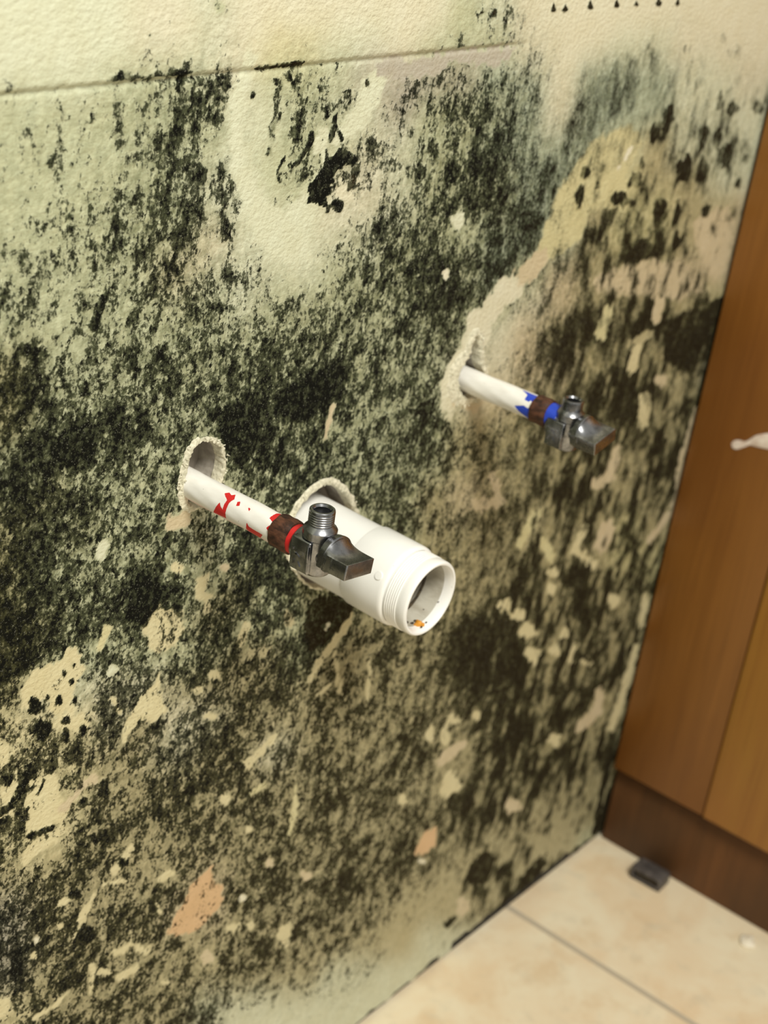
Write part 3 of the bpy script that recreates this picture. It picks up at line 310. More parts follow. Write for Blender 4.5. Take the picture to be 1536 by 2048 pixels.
PAINT_TINT = [
[9,9,9,9,9,9,9,9,9,6,6,6,6,6,6,6,6,6,6,6,6,6,6,6,6,6,6,0,0,0,0,0,0,0,0,0,0,0,0,0,0,0,0,0,0,0,0,0,0,0,0,0,0,0,0,0,0,0,0,0,0,0,0,0,0,0,0,0,0,0,6,6,6,6,6,6,0,0,6,6,6,6,6,6,6,6,6,6,6,2,2,2,2,2,2,6],
[9,9,9,9,9,9,9,9,9,6,6,6,6,6,6,6,6,6,6,6,6,6,6,6,6,6,6,0,0,0,0,0,0,0,0,0,0,0,0,0,0,0,0,0,0,0,0,0,0,0,0,0,0,0,0,0,0,0,0,0,0,0,0,0,0,0,0,0,6,6,6,6,6,6,6,0,6,6,6,6,6,6,6,6,6,6,6,6,2,2,2,2,2,6,6,6],
[9,9,9,9,9,9,9,9,9,6,6,6,6,6,6,6,6,6,6,6,6,6,6,6,6,6,6,0,0,0,0,0,0,0,0,0,0,0,0,0,0,0,0,0,0,0,0,0,0,0,0,0,0,0,0,0,0,0,0,0,0,0,0,0,0,0,0,6,6,6,6,6,6,6,6,6,6,6,6,6,6,6,6,6,6,6,6,6,2,2,2,6,6,6,6,6],
[9,9,9,9,9,9,9,9,9,6,6,6,6,6,6,6,6,6,6,6,6,6,6,6,6,6,6,0,0,0,0,0,0,0,0,0,0,0,0,0,0,0,0,0,0,0,0,0,0,0,0,0,0,0,0,0,0,0,0,0,0,0,0,0,0,6,6,6,6,6,6,6,6,6,6,6,6,6,6,6,6,6,6,6,6,6,6,6,2,6,6,6,6,6,6,6],
[9,9,9,9,9,9,9,9,9,6,6,6,6,6,6,6,6,6,6,6,6,6,6,6,6,6,6,0,0,0,0,0,0,0,0,0,0,0,0,0,0,0,0,0,0,0,0,0,0,0,0,0,0,0,0,0,0,6,0,0,0,0,0,0,6,6,6,6,6,6,6,6,6,6,6,6,6,6,6,6,6,6,6,6,6,6,6,6,6,6,6,6,6,6,6,6],
[9,9,9,9,9,9,9,9,9,6,6,6,6,6,6,6,6,6,6,6,6,6,6,6,6,6,6,0,0,0,0,0,0,0,0,0,0,0,0,0,0,0,0,0,0,0,0,0,0,0,0,0,0,0,0,6,6,6,0,0,0,0,6,6,6,6,6,6,6,6,6,6,6,6,6,6,6,6,6,6,6,6,6,6,6,6,6,6,6,6,6,6,6,6,6,6],
[9,9,9,9,9,9,9,9,9,6,6,6,6,6,6,6,6,6,6,6,6,6,6,6,6,6,0,0,0,0,0,0,0,0,0,0,0,0,0,0,0,0,0,0,0,0,0,0,0,0,0,0,0,6,6,6,6,0,0,0,6,6,6,6,6,6,6,6,6,6,6,6,6,6,6,6,6,6,6,6,6,6,6,6,6,6,6,6,6,6,6,6,6,6,6,6],
[9,9,9,9,9,9,9,9,9,6,6,6,6,6,6,6,6,6,6,6,6,6,6,6,6,6,0,0,0,0,0,0,0,0,0,0,0,0,0,0,0,0,0,0,0,0,0,0,0,0,0,0,6,6,6,6,6,0,0,6,6,6,6,6,6,6,6,6,6,6,6,6,6,6,6,6,6,6,6,6,6,6,6,6,6,6,6,6,6,6,6,6,6,6,6,6],
[9,9,9,9,9,9,9,9,9,6,6,6,6,6,6,6,6,6,6,6,6,6,6,6,6,6,0,0,0,0,0,0,0,0,0,0,0,0,0,0,0,0,0,0,0,0,0,0,0,0,6,6,6,6,6,6,6,6,6,6,6,6,6,6,6,6,6,6,6,6,6,6,6,6,6,6,6,6,6,6,6,6,6,6,6,6,6,6,6,6,6,6,6,6,6,6],
[9,9,9,9,9,9,9,9,9,6,6,6,6,6,6,6,6,6,6,6,6,6,6,6,6,6,0,0,0,0,0,0,0,0,0,0,0,0,0,0,0,0,0,0,0,0,0,0,0,6,6,6,6,6,6,6,6,6,6,6,6,6,6,6,6,6,6,6,6,6,6,6,6,6,6,6,6,6,6,6,6,6,6,6,6,6,6,6,6,6,6,6,6,6,6,6],
[9,9,9,9,9,9,9,9,9,6,6,6,6,6,6,6,6,6,6,6,6,6,6,6,6,6,0,0,0,0,0,0,0,0,0,0,0,0,0,0,0,6,0,0,0,0,0,6,6,6,6,6,6,6,6,6,6,6,6,6,6,6,6,6,6,6,6,6,6,6,6,6,6,6,6,6,6,6,6,6,6,6,6,6,6,6,6,6,6,6,6,6,6,6,6,6],
[9,9,9,9,9,9,9,9,9,6,6,6,6,6,6,6,6,6,6,6,6,6,6,6,6,6,0,0,0,0,0,0,0,0,0,0,0,0,0,0,6,6,0,0,0,0,6,6,6,6,6,6,6,6,6,6,6,6,6,6,6,6,6,6,6,6,6,6,6,6,6,6,6,6,6,6,6,6,6,6,6,6,6,6,6,6,6,6,6,6,6,6,6,6,6,6],
[9,9,9,9,9,9,9,9,9,6,6,6,6,6,6,6,6,6,6,6,6,6,6,6,6,6,0,0,0,0,0,0,0,0,0,0,0,0,6,6,6,6,0,0,6,6,6,6,6,6,6,6,6,6,6,6,6,6,6,6,6,6,6,6,6,6,6,6,6,6,6,6,6,6,6,6,6,6,6,6,6,6,6,6,6,6,6,6,6,6,6,6,6,6,6,6],
[9,9,9,9,9,9,9,9,9,6,6,6,6,6,6,6,6,6,6,6,6,6,6,6,6,6,0,0,0,0,0,0,0,0,0,0,0,6,6,6,6,6,6,6,6,6,6,6,6,6,6,6,6,6,6,6,6,6,6,6,6,6,6,6,6,6,6,6,6,6,6,6,6,6,6,6,6,6,6,6,6,6,6,6,6,6,6,6,6,6,6,6,6,6,6,6],
[9,9,9,9,9,9,9,9,9,6,6,6,6,6,6,6,6,6,6,6,6,6,6,6,6,6,0,0,0,0,0,0,0,0,0,6,6,6,6,6,6,6,6,6,6,6,6,6,6,6,6,6,6,6,6,6,6,6,6,6,6,6,6,6,6,6,6,6,6,6,6,6,6,6,6,6,6,6,6,6,6,6,6,6,6,6,6,6,6,6,6,6,6,6,6,6],
[9,9,9,9,9,9,9,9,9,6,6,6,6,6,6,6,6,6,6,6,6,6,6,6,6,6,0,0,0,0,0,0,0,0,6,6,6,6,6,6,6,6,6,6,6,6,6,6,6,6,6,6,6,6,6,6,6,6,6,6,6,6,6,6,6,6,6,6,6,6,6,6,6,6,6,6,6,6,6,6,6,6,6,6,6,6,6,6,6,6,6,6,6,6,6,6],
[9,9,9,9,9,9,9,9,9,6,6,6,6,6,6,6,6,6,6,6,6,6,6,6,6,0,0,0,0,0,0,0,6,6,6,6,6,6,6,6,6,6,6,6,6,6,6,6,6,6,6,6,6,6,6,6,6,6,6,6,6,6,6,6,6,6,6,6,6,6,6,6,6,6,6,6,6,6,6,6,6,6,6,6,6,6,6,6,6,6,6,6,6,6,6,6],
[9,9,9,9,9,9,9,9,9,6,6,6,6,6,6,6,6,6,6,6,6,6,6,6,6,0,0,0,0,0,6,6,6,6,6,6,6,6,6,6,6,6,6,6,6,6,6,6,6,6,6,6,6,6,6,6,6,6,6,6,6,6,6,6,6,6,6,6,6,6,6,6,6,6,6,6,6,6,6,6,6,6,6,6,6,6,6,6,6,6,6,6,6,6,6,6],
[9,9,9,9,9,9,9,9,9,6,6,6,6,6,6,6,6,6,6,6,6,6,6,6,6,0,0,0,0,6,6,6,6,6,6,6,6,6,6,6,6,6,6,6,6,6,6,6,6,6,6,6,6,6,6,6,6,6,6,6,6,6,6,6,6,6,6,6,6,6,6,6,6,6,6,6,6,6,6,6,6,6,6,6,6,6,6,6,6,6,6,6,6,6,6,6],
[9,9,9,9,9,9,9,9,9,6,6,6,6,6,6,6,6,6,6,6,6,6,6,6,6,0,0,6,6,6,6,6,6,6,6,6,6,6,6,6,6,6,6,6,6,6,6,6,6,6,6,6,6,6,6,6,6,6,6,6,6,6,6,6,6,6,6,6,6,6,6,6,6,6,6,6,6,6,6,6,6,6,6,6,6,6,6,6,6,6,6,6,6,6,6,6],
[9,9,9,9,9,9,9,9,9,6,6,6,6,6,6,6,6,6,6,6,6,6,6,6,6,0,6,6,6,6,6,6,6,6,6,6,6,6,6,6,6,6,6,6,6,6,6,6,6,6,6,6,6,6,6,6,6,6,6,6,6,6,6,6,6,6,6,6,6,6,6,6,6,6,6,6,6,6,6,6,6,6,6,6,6,6,6,6,6,6,6,6,6,6,6,6],
[9,9,9,9,9,9,9,9,9,6,6,6,6,6,6,6,6,6,6,6,6,6,6,6,6,6,6,6,6,6,6,6,6,6,6,6,6,6,6,6,6,6,6,6,6,6,6,6,6,6,6,6,6,6,6,6,6,6,6,6,6,6,6,6,6,6,6,6,6,6,6,6,6,6,6,6,6,6,6,6,6,6,6,6,6,6,6,6,6,6,6,6,6,6,6,6],
[9,9,9,9,9,9,9,9,9,6,6,6,6,6,6,6,6,6,6,6,6,6,6,6,6,6,6,6,6,6,6,6,6,6,6,6,6,6,6,6,6,6,6,6,6,6,6,6,6,6,6,6,6,6,6,6,6,6,6,6,6,6,6,6,6,6,6,6,6,6,6,6,6,6,6,6,6,6,6,6,6,6,6,6,6,6,6,6,6,6,6,6,6,6,6,6],
[9,9,9,9,9,9,9,9,9,6,6,6,6,6,6,6,6,6,6,6,6,6,6,6,6,6,6,6,6,6,6,6,6,6,6,6,6,6,6,6,6,6,6,6,6,6,6,6,6,6,6,6,6,6,6,6,6,6,6,6,6,6,6,6,6,6,6,6,6,6,6,6,6,6,6,6,6,6,6,6,6,6,6,6,6,6,6,6,6,6,6,6,6,6,6,6],
[9,9,9,9,9,9,9,9,9,6,6,6,6,6,6,6,6,6,6,6,6,6,6,6,6,6,6,6,6,6,6,6,6,6,6,6,6,6,6,6,6,6,6,6,6,6,6,6,6,6,6,6,6,6,6,6,6,6,6,6,6,6,6,6,6,6,6,6,6,6,6,6,6,6,6,6,6,6,6,6,6,6,6,6,6,6,6,6,6,6,6,6,6,6,6,6],
[9,9,9,9,9,9,9,9,9,6,6,6,6,6,6,6,6,6,6,6,6,6,6,6,6,6,6,6,6,6,6,6,6,6,6,6,6,6,6,6,6,6,6,6,6,6,6,6,6,6,6,6,6,6,6,6,6,6,6,6,6,6,6,6,6,6,6,6,6,6,6,6,6,6,6,6,6,6,6,6,6,6,6,6,6,6,6,6,6,6,6,6,6,6,6,6],
[9,9,9,9,9,9,9,9,9,6,6,6,6,6,6,6,6,6,6,6,6,6,6,6,6,6,6,5,6,6,6,6,6,6,6,6,6,6,6,6,6,6,6,6,6,6,6,6,6,6,6,6,6,6,6,6,6,6,6,6,6,6,6,6,6,6,6,6,6,6,6,6,6,6,6,6,6,6,6,6,6,6,6,6,6,6,6,6,6,6,6,6,6,6,6,6],
[9,9,9,9,9,9,9,9,9,6,6,6,6,6,6,6,6,6,6,6,6,6,6,6,6,6,5,5,6,6,6,6,6,6,6,6,6,6,6,6,6,6,6,6,6,6,6,6,6,6,6,6,6,6,6,6,6,6,6,6,6,6,6,6,6,6,6,6,6,6,6,6,6,6,6,6,6,6,6,6,6,6,6,6,6,6,6,6,6,6,6,6,6,6,6,6],
[9,9,9,9,9,9,9,9,9,6,6,6,6,6,6,6,6,6,6,6,6,6,6,6,5,5,5,5,6,6,6,6,6,6,6,6,6,6,6,6,6,6,6,6,6,6,6,6,6,6,6,6,6,6,6,6,6,6,6,6,6,6,6,6,6,6,6,6,6,6,6,6,6,6,6,6,6,6,6,6,6,6,6,6,6,6,6,6,6,6,6,6,6,6,6,6],
[9,9,9,9,9,9,9,9,9,6,6,6,6,6,6,6,6,6,6,6,6,6,5,5,5,5,5,5,6,6,6,6,6,6,6,6,6,6,6,6,6,6,6,6,6,6,6,6,6,6,6,6,6,6,6,6,6,6,6,6,6,6,6,6,6,6,6,6,6,6,6,6,6,6,6,6,6,6,6,6,6,6,6,6,6,6,6,6,6,6,6,6,6,6,6,6],
[9,9,9,9,9,9,9,9,9,6,6,6,6,6,6,6,6,6,6,6,6,5,5,5,5,5,5,5,6,6,6,6,6,6,6,6,6,6,6,6,6,6,6,6,6,6,6,6,6,6,6,6,6,6,6,6,6,6,6,6,6,6,6,6,6,6,6,6,6,6,6,6,6,6,6,6,6,6,6,6,6,6,6,6,6,6,6,6,6,6,6,6,6,6,6,6],
[9,9,9,9,9,9,9,9,9,6,6,6,6,6,6,6,6,6,6,6,6,5,5,5,5,5,5,5,6,6,6,6,6,6,6,6,6,6,6,6,6,6,6,6,6,6,6,6,6,6,6,6,6,6,6,6,6,6,6,6,6,6,6,6,6,6,6,6,6,6,6,6,6,6,6,6,6,6,6,6,6,6,6,6,6,6,6,6,6,6,6,6,6,6,6,4],
[9,9,9,9,9,9,9,9,6,6,6,6,6,6,6,6,6,6,6,6,6,5,5,6,5,5,5,6,6,6,6,6,6,6,6,6,6,6,6,6,6,6,6,6,6,6,6,6,6,6,6,6,6,6,6,6,6,6,6,6,6,6,6,6,6,6,6,6,6,6,6,6,6,6,6,6,6,6,6,6,6,6,6,6,6,6,6,6,6,6,6,6,4,4,4,4],
[9,9,9,9,9,9,8,8,6,6,6,6,6,6,6,6,6,6,6,6,6,6,6,6,5,5,6,6,6,6,6,6,6,6,6,6,6,6,6,6,6,6,6,6,6,6,6,6,6,6,6,6,6,6,6,6,6,6,6,6,6,6,6,6,6,6,6,6,6,6,6,6,6,6,6,6,6,6,6,6,6,6,6,6,6,6,6,6,6,6,4,4,4,4,4,4],
[9,9,9,9,9,8,8,8,6,6,6,6,6,6,6,6,6,6,6,6,6,6,6,6,5,6,6,6,6,6,6,6,6,6,6,6,6,6,6,6,6,6,6,6,6,6,6,6,6,6,6,6,6,6,6,6,6,6,6,6,6,6,6,6,6,6,6,6,6,6,6,6,6,6,6,6,6,6,6,6,6,6,6,6,6,6,6,6,6,6,4,4,4,4,4,4],
[9,9,9,8,8,8,8,8,6,6,6,6,6,6,6,6,6,6,6,6,6,6,6,6,6,6,6,6,6,6,6,6,6,6,6,6,6,6,6,6,6,6,6,6,6,6,6,6,6,6,6,6,6,6,6,6,6,6,6,6,6,6,6,6,6,6,6,6,6,6,6,6,6,6,6,6,6,6,6,6,6,6,6,6,6,6,6,6,6,6,4,4,4,4,4,4],
[9,9,8,8,8,8,8,8,6,6,6,6,6,6,6,6,6,6,6,6,6,6,6,6,6,6,6,6,6,6,6,6,6,6,6,6,6,6,6,6,6,6,6,6,6,6,6,6,6,6,6,6,6,6,6,6,6,6,6,6,6,6,6,6,6,6,6,6,6,6,6,6,6,6,6,6,6,6,6,6,6,6,6,6,6,6,6,6,6,4,4,4,4,4,4,4],
[8,8,8,8,8,8,8,8,6,6,6,6,6,6,6,6,6,6,6,6,6,6,6,6,6,6,6,6,6,6,6,6,6,6,6,6,6,6,6,6,6,6,6,6,6,6,6,6,6,6,6,6,6,6,6,6,6,6,6,6,6,6,6,6,6,6,6,6,6,6,6,6,6,6,6,6,6,6,6,6,6,6,6,6,6,6,6,6,6,4,4,4,4,4,4,4],
[8,8,8,8,8,8,8,8,6,6,6,6,6,6,6,6,6,6,6,6,6,6,6,6,6,6,6,6,6,6,6,6,6,6,6,6,6,6,6,6,6,6,6,6,6,6,6,6,6,6,6,6,6,6,6,6,6,6,6,6,6,6,6,6,6,6,6,6,6,6,6,6,6,6,6,6,6,6,6,6,6,6,6,6,6,6,4,4,4,4,4,4,4,4,4,6],
[8,8,8,8,8,8,8,8,6,6,6,6,6,6,6,6,6,6,6,6,6,6,6,6,6,6,6,6,6,6,6,6,6,1,6,6,6,6,6,6,6,6,6,6,6,6,6,6,6,6,6,6,6,6,6,6,6,6,6,6,6,6,6,6,6,6,6,6,6,6,6,6,6,6,6,6,6,6,6,6,6,6,6,4,4,4,4,4,4,4,4,4,4,4,4,6],
[8,8,8,8,8,8,8,8,6,6,6,6,6,6,6,6,6,6,6,6,6,6,6,6,6,6,6,6,6,6,6,1,1,1,6,6,6,6,6,6,6,6,6,6,6,6,6,6,6,6,6,6,6,6,6,6,6,6,6,6,6,6,6,6,6,6,6,6,6,6,6,6,6,6,6,6,6,6,6,6,6,4,4,4,4,4,4,4,4,4,4,4,6,6,6,6],
[8,8,8,8,8,8,8,6,6,6,6,6,6,6,6,6,6,6,6,6,6,6,6,6,6,6,6,6,6,6,1,1,1,1,6,6,6,6,6,6,6,6,6,6,6,6,6,6,6,6,6,6,6,6,6,6,6,6,6,6,6,6,6,6,6,6,6,6,6,6,6,6,6,6,6,6,6,6,6,6,6,4,4,4,4,4,4,4,4,6,6,6,6,6,6,6],
[8,8,8,8,8,6,6,6,6,6,9,6,6,6,6,6,6,6,6,6,6,6,6,6,6,6,6,6,6,6,1,1,1,6,6,6,6,6,6,6,6,6,6,6,6,6,6,6,6,6,6,6,6,6,6,6,6,6,6,6,6,6,6,6,6,6,6,6,6,6,6,6,6,6,6,6,6,6,6,6,6,4,4,4,4,4,4,6,6,6,6,6,6,6,6,6],
[8,8,8,8,6,6,6,6,9,9,9,6,6,9,6,6,6,6,6,6,6,6,6,6,6,6,6,6,6,6,1,6,6,6,6,6,6,6,6,6,6,6,6,6,6,6,6,6,6,6,6,6,6,6,6,6,6,6,6,6,6,6,6,6,6,6,6,6,6,6,6,6,6,6,6,6,6,6,6,6,4,4,4,4,4,4,6,6,6,6,6,6,6,6,6,6],
[8,8,6,6,6,6,6,9,9,9,9,6,9,9,6,6,6,6,6,6,6,6,6,6,6,6,6,6,6,6,6,6,6,6,6,6,6,6,6,6,6,6,6,6,6,6,6,6,6,6,6,6,6,6,6,6,6,6,6,6,6,6,6,6,6,6,6,6,6,6,6,6,6,6,6,6,6,6,6,6,4,4,4,4,4,4,6,6,6,6,6,6,6,6,6,6],
[6,6,6,6,6,9,9,9,9,9,9,9,9,9,6,6,6,6,6,6,6,1,1,6,6,6,6,6,6,6,6,6,6,6,6,6,6,6,6,6,6,6,6,6,6,6,6,6,6,6,6,6,6,6,6,6,6,6,6,6,6,6,6,6,6,6,6,6,6,6,6,6,6,6,6,6,6,6,6,6,4,4,4,4,4,4,6,6,6,6,6,6,6,6,6,6],
[6,6,6,9,9,9,9,9,9,9,9,9,9,9,6,6,6,6,6,1,1,1,1,6,6,1,6,6,6,6,6,6,6,6,6,6,6,6,6,6,6,6,6,6,6,6,6,6,6,6,6,6,6,6,6,6,6,6,6,6,6,6,6,6,6,6,6,6,6,6,6,6,6,6,6,6,6,6,6,4,4,4,4,4,4,6,6,6,6,6,6,6,6,6,6,6],
[6,9,9,9,9,9,9,9,9,9,9,9,9,6,6,6,6,6,6,1,1,1,1,1,1,1,6,6,6,6,6,6,6,6,6,6,6,6,6,6,6,6,6,6,6,6,6,6,6,6,6,6,6,6,6,6,6,6,6,6,6,6,6,6,6,6,6,6,6,6,6,6,6,6,6,6,6,6,6,4,4,4,6,6,6,6,6,6,6,6,6,6,6,6,6,6],
[9,9,9,9,9,9,9,9,9,9,9,9,9,6,6,6,6,6,6,1,1,1,1,1,1,1,6,6,6,6,6,6,6,2,2,2,6,6,6,6,6,6,6,6,6,6,6,6,6,6,6,6,6,6,6,6,6,6,6,6,6,6,6,6,6,6,6,6,6,6,6,6,6,6,6,6,6,6,6,6,6,6,6,6,6,6,6,6,6,6,6,6,6,6,6,6],
[9,9,9,9,9,9,9,9,9,9,9,9,9,6,6,6,6,6,6,1,1,1,1,1,6,6,6,6,6,6,6,6,2,2,2,2,6,6,2,2,6,6,6,6,6,6,6,6,6,6,6,6,6,6,6,6,6,6,6,6,6,6,6,6,6,6,6,6,6,6,6,6,6,6,6,6,6,6,6,6,6,6,6,6,6,6,6,6,6,6,6,6,6,6,6,6],
[9,9,9,9,9,9,9,9,9,9,9,9,9,6,6,6,6,6,6,1,1,1,6,6,6,6,6,6,6,6,6,6,2,2,2,2,2,2,2,2,6,6,6,2,6,6,6,6,6,6,6,6,6,6,6,6,6,6,6,6,6,6,6,6,6,6,6,6,6,6,6,6,6,6,6,6,6,6,6,6,6,6,6,6,6,6,6,6,6,6,6,6,6,6,6,6],
[9,9,9,9,9,9,9,9,9,9,9,9,9,6,1,1,6,6,6,1,6,6,6,6,6,6,6,6,6,6,6,6,2,2,2,2,2,2,2,6,6,2,2,6,6,6,6,6,6,6,6,6,6,6,6,6,6,6,6,6,6,6,6,6,6,6,6,6,6,6,6,6,6,6,6,6,6,6,6,6,6,6,6,6,6,6,6,6,6,6,6,6,6,6,6,6],
[9,9,9,9,9,9,9,9,9,9,9,9,9,1,1,1,6,1,1,6,6,6,6,6,2,6,6,6,6,6,2,2,2,2,2,2,2,2,2,2,2,2,2,6,6,6,2,6,6,6,6,6,6,6,6,6,6,6,6,6,6,6,6,6,6,6,6,6,6,6,6,6,6,6,6,6,6,6,6,6,6,6,6,6,6,6,6,6,6,6,6,6,6,6,6,6],
[9,9,9,9,9,9,9,9,9,9,9,9,9,1,1,1,1,1,1,6,6,2,2,2,2,6,6,6,2,2,2,2,2,2,2,2,2,2,2,2,2,2,2,2,2,2,2,6,6,6,6,6,6,6,6,6,6,6,6,6,6,6,6,6,6,6,6,6,6,6,6,6,6,6,6,6,6,6,6,6,6,6,6,6,6,6,6,6,6,6,6,6,6,6,6,6],
[9,9,9,9,9,9,9,9,9,9,9,9,9,1,1,1,1,1,1,2,2,2,2,2,2,2,2,2,2,2,2,2,2,2,2,2,2,2,2,2,2,2,2,2,2,2,2,6,6,6,6,6,6,6,6,6,6,6,6,6,6,6,6,6,6,6,6,6,6,6,6,6,6,6,6,6,6,6,6,6,6,6,6,6,6,6,6,6,6,6,6,6,6,6,6,6],
[9,9,9,9,9,9,9,9,9,9,0,0,0,1,1,1,2,2,2,2,2,2,2,6,6,2,2,2,2,2,2,2,2,2,2,2,2,2,2,2,2,2,2,2,2,2,2,6,6,6,6,6,6,6,6,6,6,6,6,6,6,6,6,6,6,6,6,6,6,6,6,6,6,6,6,6,6,6,6,6,6,6,6,6,6,6,6,6,6,6,6,6,6,6,6,6],
[9,9,9,9,9,9,9,9,1,1,0,0,0,1,2,2,2,2,2,2,2,2,6,6,6,2,2,6,2,2,2,2,2,2,2,2,2,2,2,2,2,2,2,2,2,2,2,6,6,6,6,6,5,5,5,6,6,6,6,6,6,6,6,6,6,6,6,6,6,6,6,6,6,6,6,6,6,6,6,6,6,6,6,6,6,6,6,6,6,6,6,6,6,6,6,6],
[9,9,9,9,9,9,7,7,1,1,0,2,2,2,2,2,2,2,2,2,2,6,6,6,2,6,6,6,2,2,2,2,2,2,2,2,2,2,2,2,2,2,2,2,2,2,6,6,6,6,6,5,5,5,5,6,6,6,6,6,6,6,6,6,6,6,6,6,6,6,6,6,6,6,6,6,6,6,6,6,6,6,6,6,6,6,6,6,6,6,6,6,6,6,6,6],
[9,9,9,7,7,7,7,7,1,2,2,2,2,2,2,2,2,2,2,2,2,6,2,2,6,6,6,6,2,2,2,2,2,2,2,2,2,2,2,2,2,2,2,2,2,2,6,6,6,6,5,5,5,5,5,6,6,6,6,6,6,6,6,6,6,6,6,6,6,6,6,6,6,6,6,6,6,6,6,6,6,6,6,6,6,6,6,6,6,6,6,6,6,6,8,8],
[9,7,7,7,7,7,7,7,2,2,2,2,2,2,2,2,2,2,2,2,2,2,2,2,6,6,2,2,2,2,2,2,2,2,2,2,2,2,2,2,2,2,2,2,2,2,6,6,6,6,5,5,6,6,6,6,6,6,6,6,6,6,6,6,6,6,6,6,6,6,6,6,6,6,6,6,6,6,6,6,6,6,6,6,6,6,6,6,6,6,6,6,6,8,8,8],
[7,7,7,7,7,7,7,7,2,2,2,2,2,2,2,2,2,2,2,2,2,2,2,2,2,2,2,2,2,2,2,2,2,2,2,2,2,2,2,2,2,2,2,2,2,2,6,6,6,2,6,6,6,6,6,6,6,6,6,6,6,6,6,6,6,6,6,6,6,6,6,6,6,6,6,6,6,6,6,6,6,6,6,6,6,6,6,6,6,6,6,6,8,8,8,8],
[7,7,7,7,7,7,7,7,7,7,2,2,2,2,2,2,2,2,2,2,2,2,2,2,2,2,2,2,2,2,2,2,2,2,2,2,2,2,2,2,2,2,2,2,2,2,2,2,2,2,6,6,6,6,6,6,6,6,6,6,6,6,6,6,6,6,6,6,6,6,6,6,6,6,6,6,6,6,6,6,6,6,6,6,6,6,6,6,6,6,6,6,8,8,8,8],
[7,7,7,7,7,7,7,7,7,7,2,2,2,2,2,2,2,2,2,2,2,2,2,2,2,2,2,2,2,2,2,2,2,2,2,2,2,2,2,2,2,2,2,2,2,2,2,2,2,6,6,6,6,6,6,6,6,6,6,6,6,6,6,6,6,6,6,6,6,6,6,6,6,6,6,6,6,6,6,6,6,6,6,6,6,6,6,6,6,6,6,6,6,6,6,6],
[7,7,7,7,7,7,7,7,2,2,2,2,2,2,2,2,2,2,2,2,2,2,1,1,2,2,2,2,2,2,2,2,2,2,2,2,2,2,2,2,2,2,2,2,2,2,2,2,2,6,6,6,6,6,6,6,6,6,6,6,6,6,6,6,6,6,6,6,6,6,6,6,6,6,6,6,6,6,6,6,6,6,6,6,6,6,6,6,6,6,6,6,6,6,6,6],
[7,7,7,7,7,7,7,2,2,2,2,2,2,2,2,2,2,2,2,2,2,1,1,1,2,2,2,2,2,2,2,2,2,2,2,2,2,2,2,2,2,2,2,2,2,2,2,2,2,6,6,6,6,6,6,5,5,5,6,6,6,6,6,6,6,6,6,6,6,6,6,6,6,6,6,6,6,6,6,6,6,6,6,6,6,6,6,6,6,6,6,6,6,6,6,6],
[7,7,7,7,7,7,7,2,2,2,2,2,2,2,2,2,2,2,2,2,2,1,1,2,2,2,2,2,2,2,2,2,2,2,2,2,2,2,2,2,2,2,2,2,2,2,2,2,2,6,6,1,1,5,5,5,5,6,6,6,6,6,6,5,5,5,5,6,6,6,6,6,6,6,6,6,6,6,6,6,6,6,6,6,6,6,6,6,6,6,6,6,6,4,4,4],
[7,7,7,7,7,7,7,2,2,2,2,2,2,2,2,2,2,2,2,2,2,2,2,2,2,2,2,2,2,2,2,2,2,2,2,2,2,2,2,2,2,2,2,2,2,2,2,2,1,1,1,1,1,5,5,5,5,6,6,5,5,5,5,5,5,5,5,6,6,6,6,6,6,6,6,6,6,6,6,6,6,6,6,6,6,6,6,6,6,6,4,4,4,4,4,4],
[7,7,7,7,7,7,7,2,2,2,7,7,2,2,2,2,2,2,2,2,2,2,2,2,2,2,2,2,2,2,2,2,2,2,2,2,2,2,2,2,2,2,2,2,2,2,2,2,1,1,1,1,5,5,5,1,1,5,5,5,5,5,5,5,5,5,5,6,6,6,6,6,6,6,6,6,6,6,6,6,6,6,6,6,6,6,6,6,6,4,4,4,4,4,4,4],
[7,7,7,7,7,7,7,2,2,2,7,7,2,2,2,2,2,2,2,2,2,2,2,2,2,2,2,2,2,2,2,2,2,2,2,2,2,2,2,2,2,2,2,2,2,2,2,2,1,1,1,1,1,1,1,1,1,5,5,5,5,5,5,6,6,6,6,6,6,6,6,6,6,6,6,6,6,6,6,6,6,6,6,6,6,6,6,6,6,4,4,4,4,4,4,5],
[7,7,7,7,7,7,7,2,2,2,2,2,2,2,2,2,2,2,2,2,2,2,2,2,2,2,2,2,2,2,2,2,2,2,2,2,2,2,2,2,2,2,2,2,2,2,2,2,1,1,1,1,1,1,1,1,5,5,5,5,5,6,6,6,6,6,6,6,6,6,6,6,6,6,6,6,6,6,6,6,6,6,6,6,6,6,6,6,4,4,5,5,5,5,5,5],
[7,7,7,7,7,7,7,7,7,7,2,2,2,2,2,2,2,2,2,2,2,2,2,2,2,2,2,2,2,2,2,2,2,2,2,2,2,2,2,2,2,2,2,2,2,2,2,1,1,1,1,1,1,1,1,1,5,5,5,5,5,6,6,6,6,6,6,6,6,6,6,6,6,6,6,6,6,6,6,6,6,6,6,6,5,5,5,5,5,5,5,5,5,5,5,5],
[7,7,7,7,2,2,2,7,7,7,2,2,2,2,2,2,2,2,2,2,2,2,2,2,2,2,2,2,2,2,2,2,2,2,2,2,2,2,2,2,2,2,2,2,2,2,2,1,1,2,2,1,1,1,1,1,5,5,5,5,6,6,6,5,5,6,6,6,6,6,6,6,6,6,6,6,6,6,6,6,6,5,5,5,5,5,5,5,5,5,5,5,5,5,5,5],
[2,2,2,2,2,2,2,2,2,2,2,2,2,2,2,2,2,2,2,2,2,2,2,2,2,2,2,2,2,2,2,2,2,2,2,2,2,2,2,2,2,2,2,2,2,2,2,2,2,2,2,1,1,1,1,1,5,5,1,1,5,5,5,5,5,6,6,6,6,6,6,6,6,6,6,6,6,6,6,6,6,5,5,5,5,5,5,5,5,5,5,5,5,5,5,5],
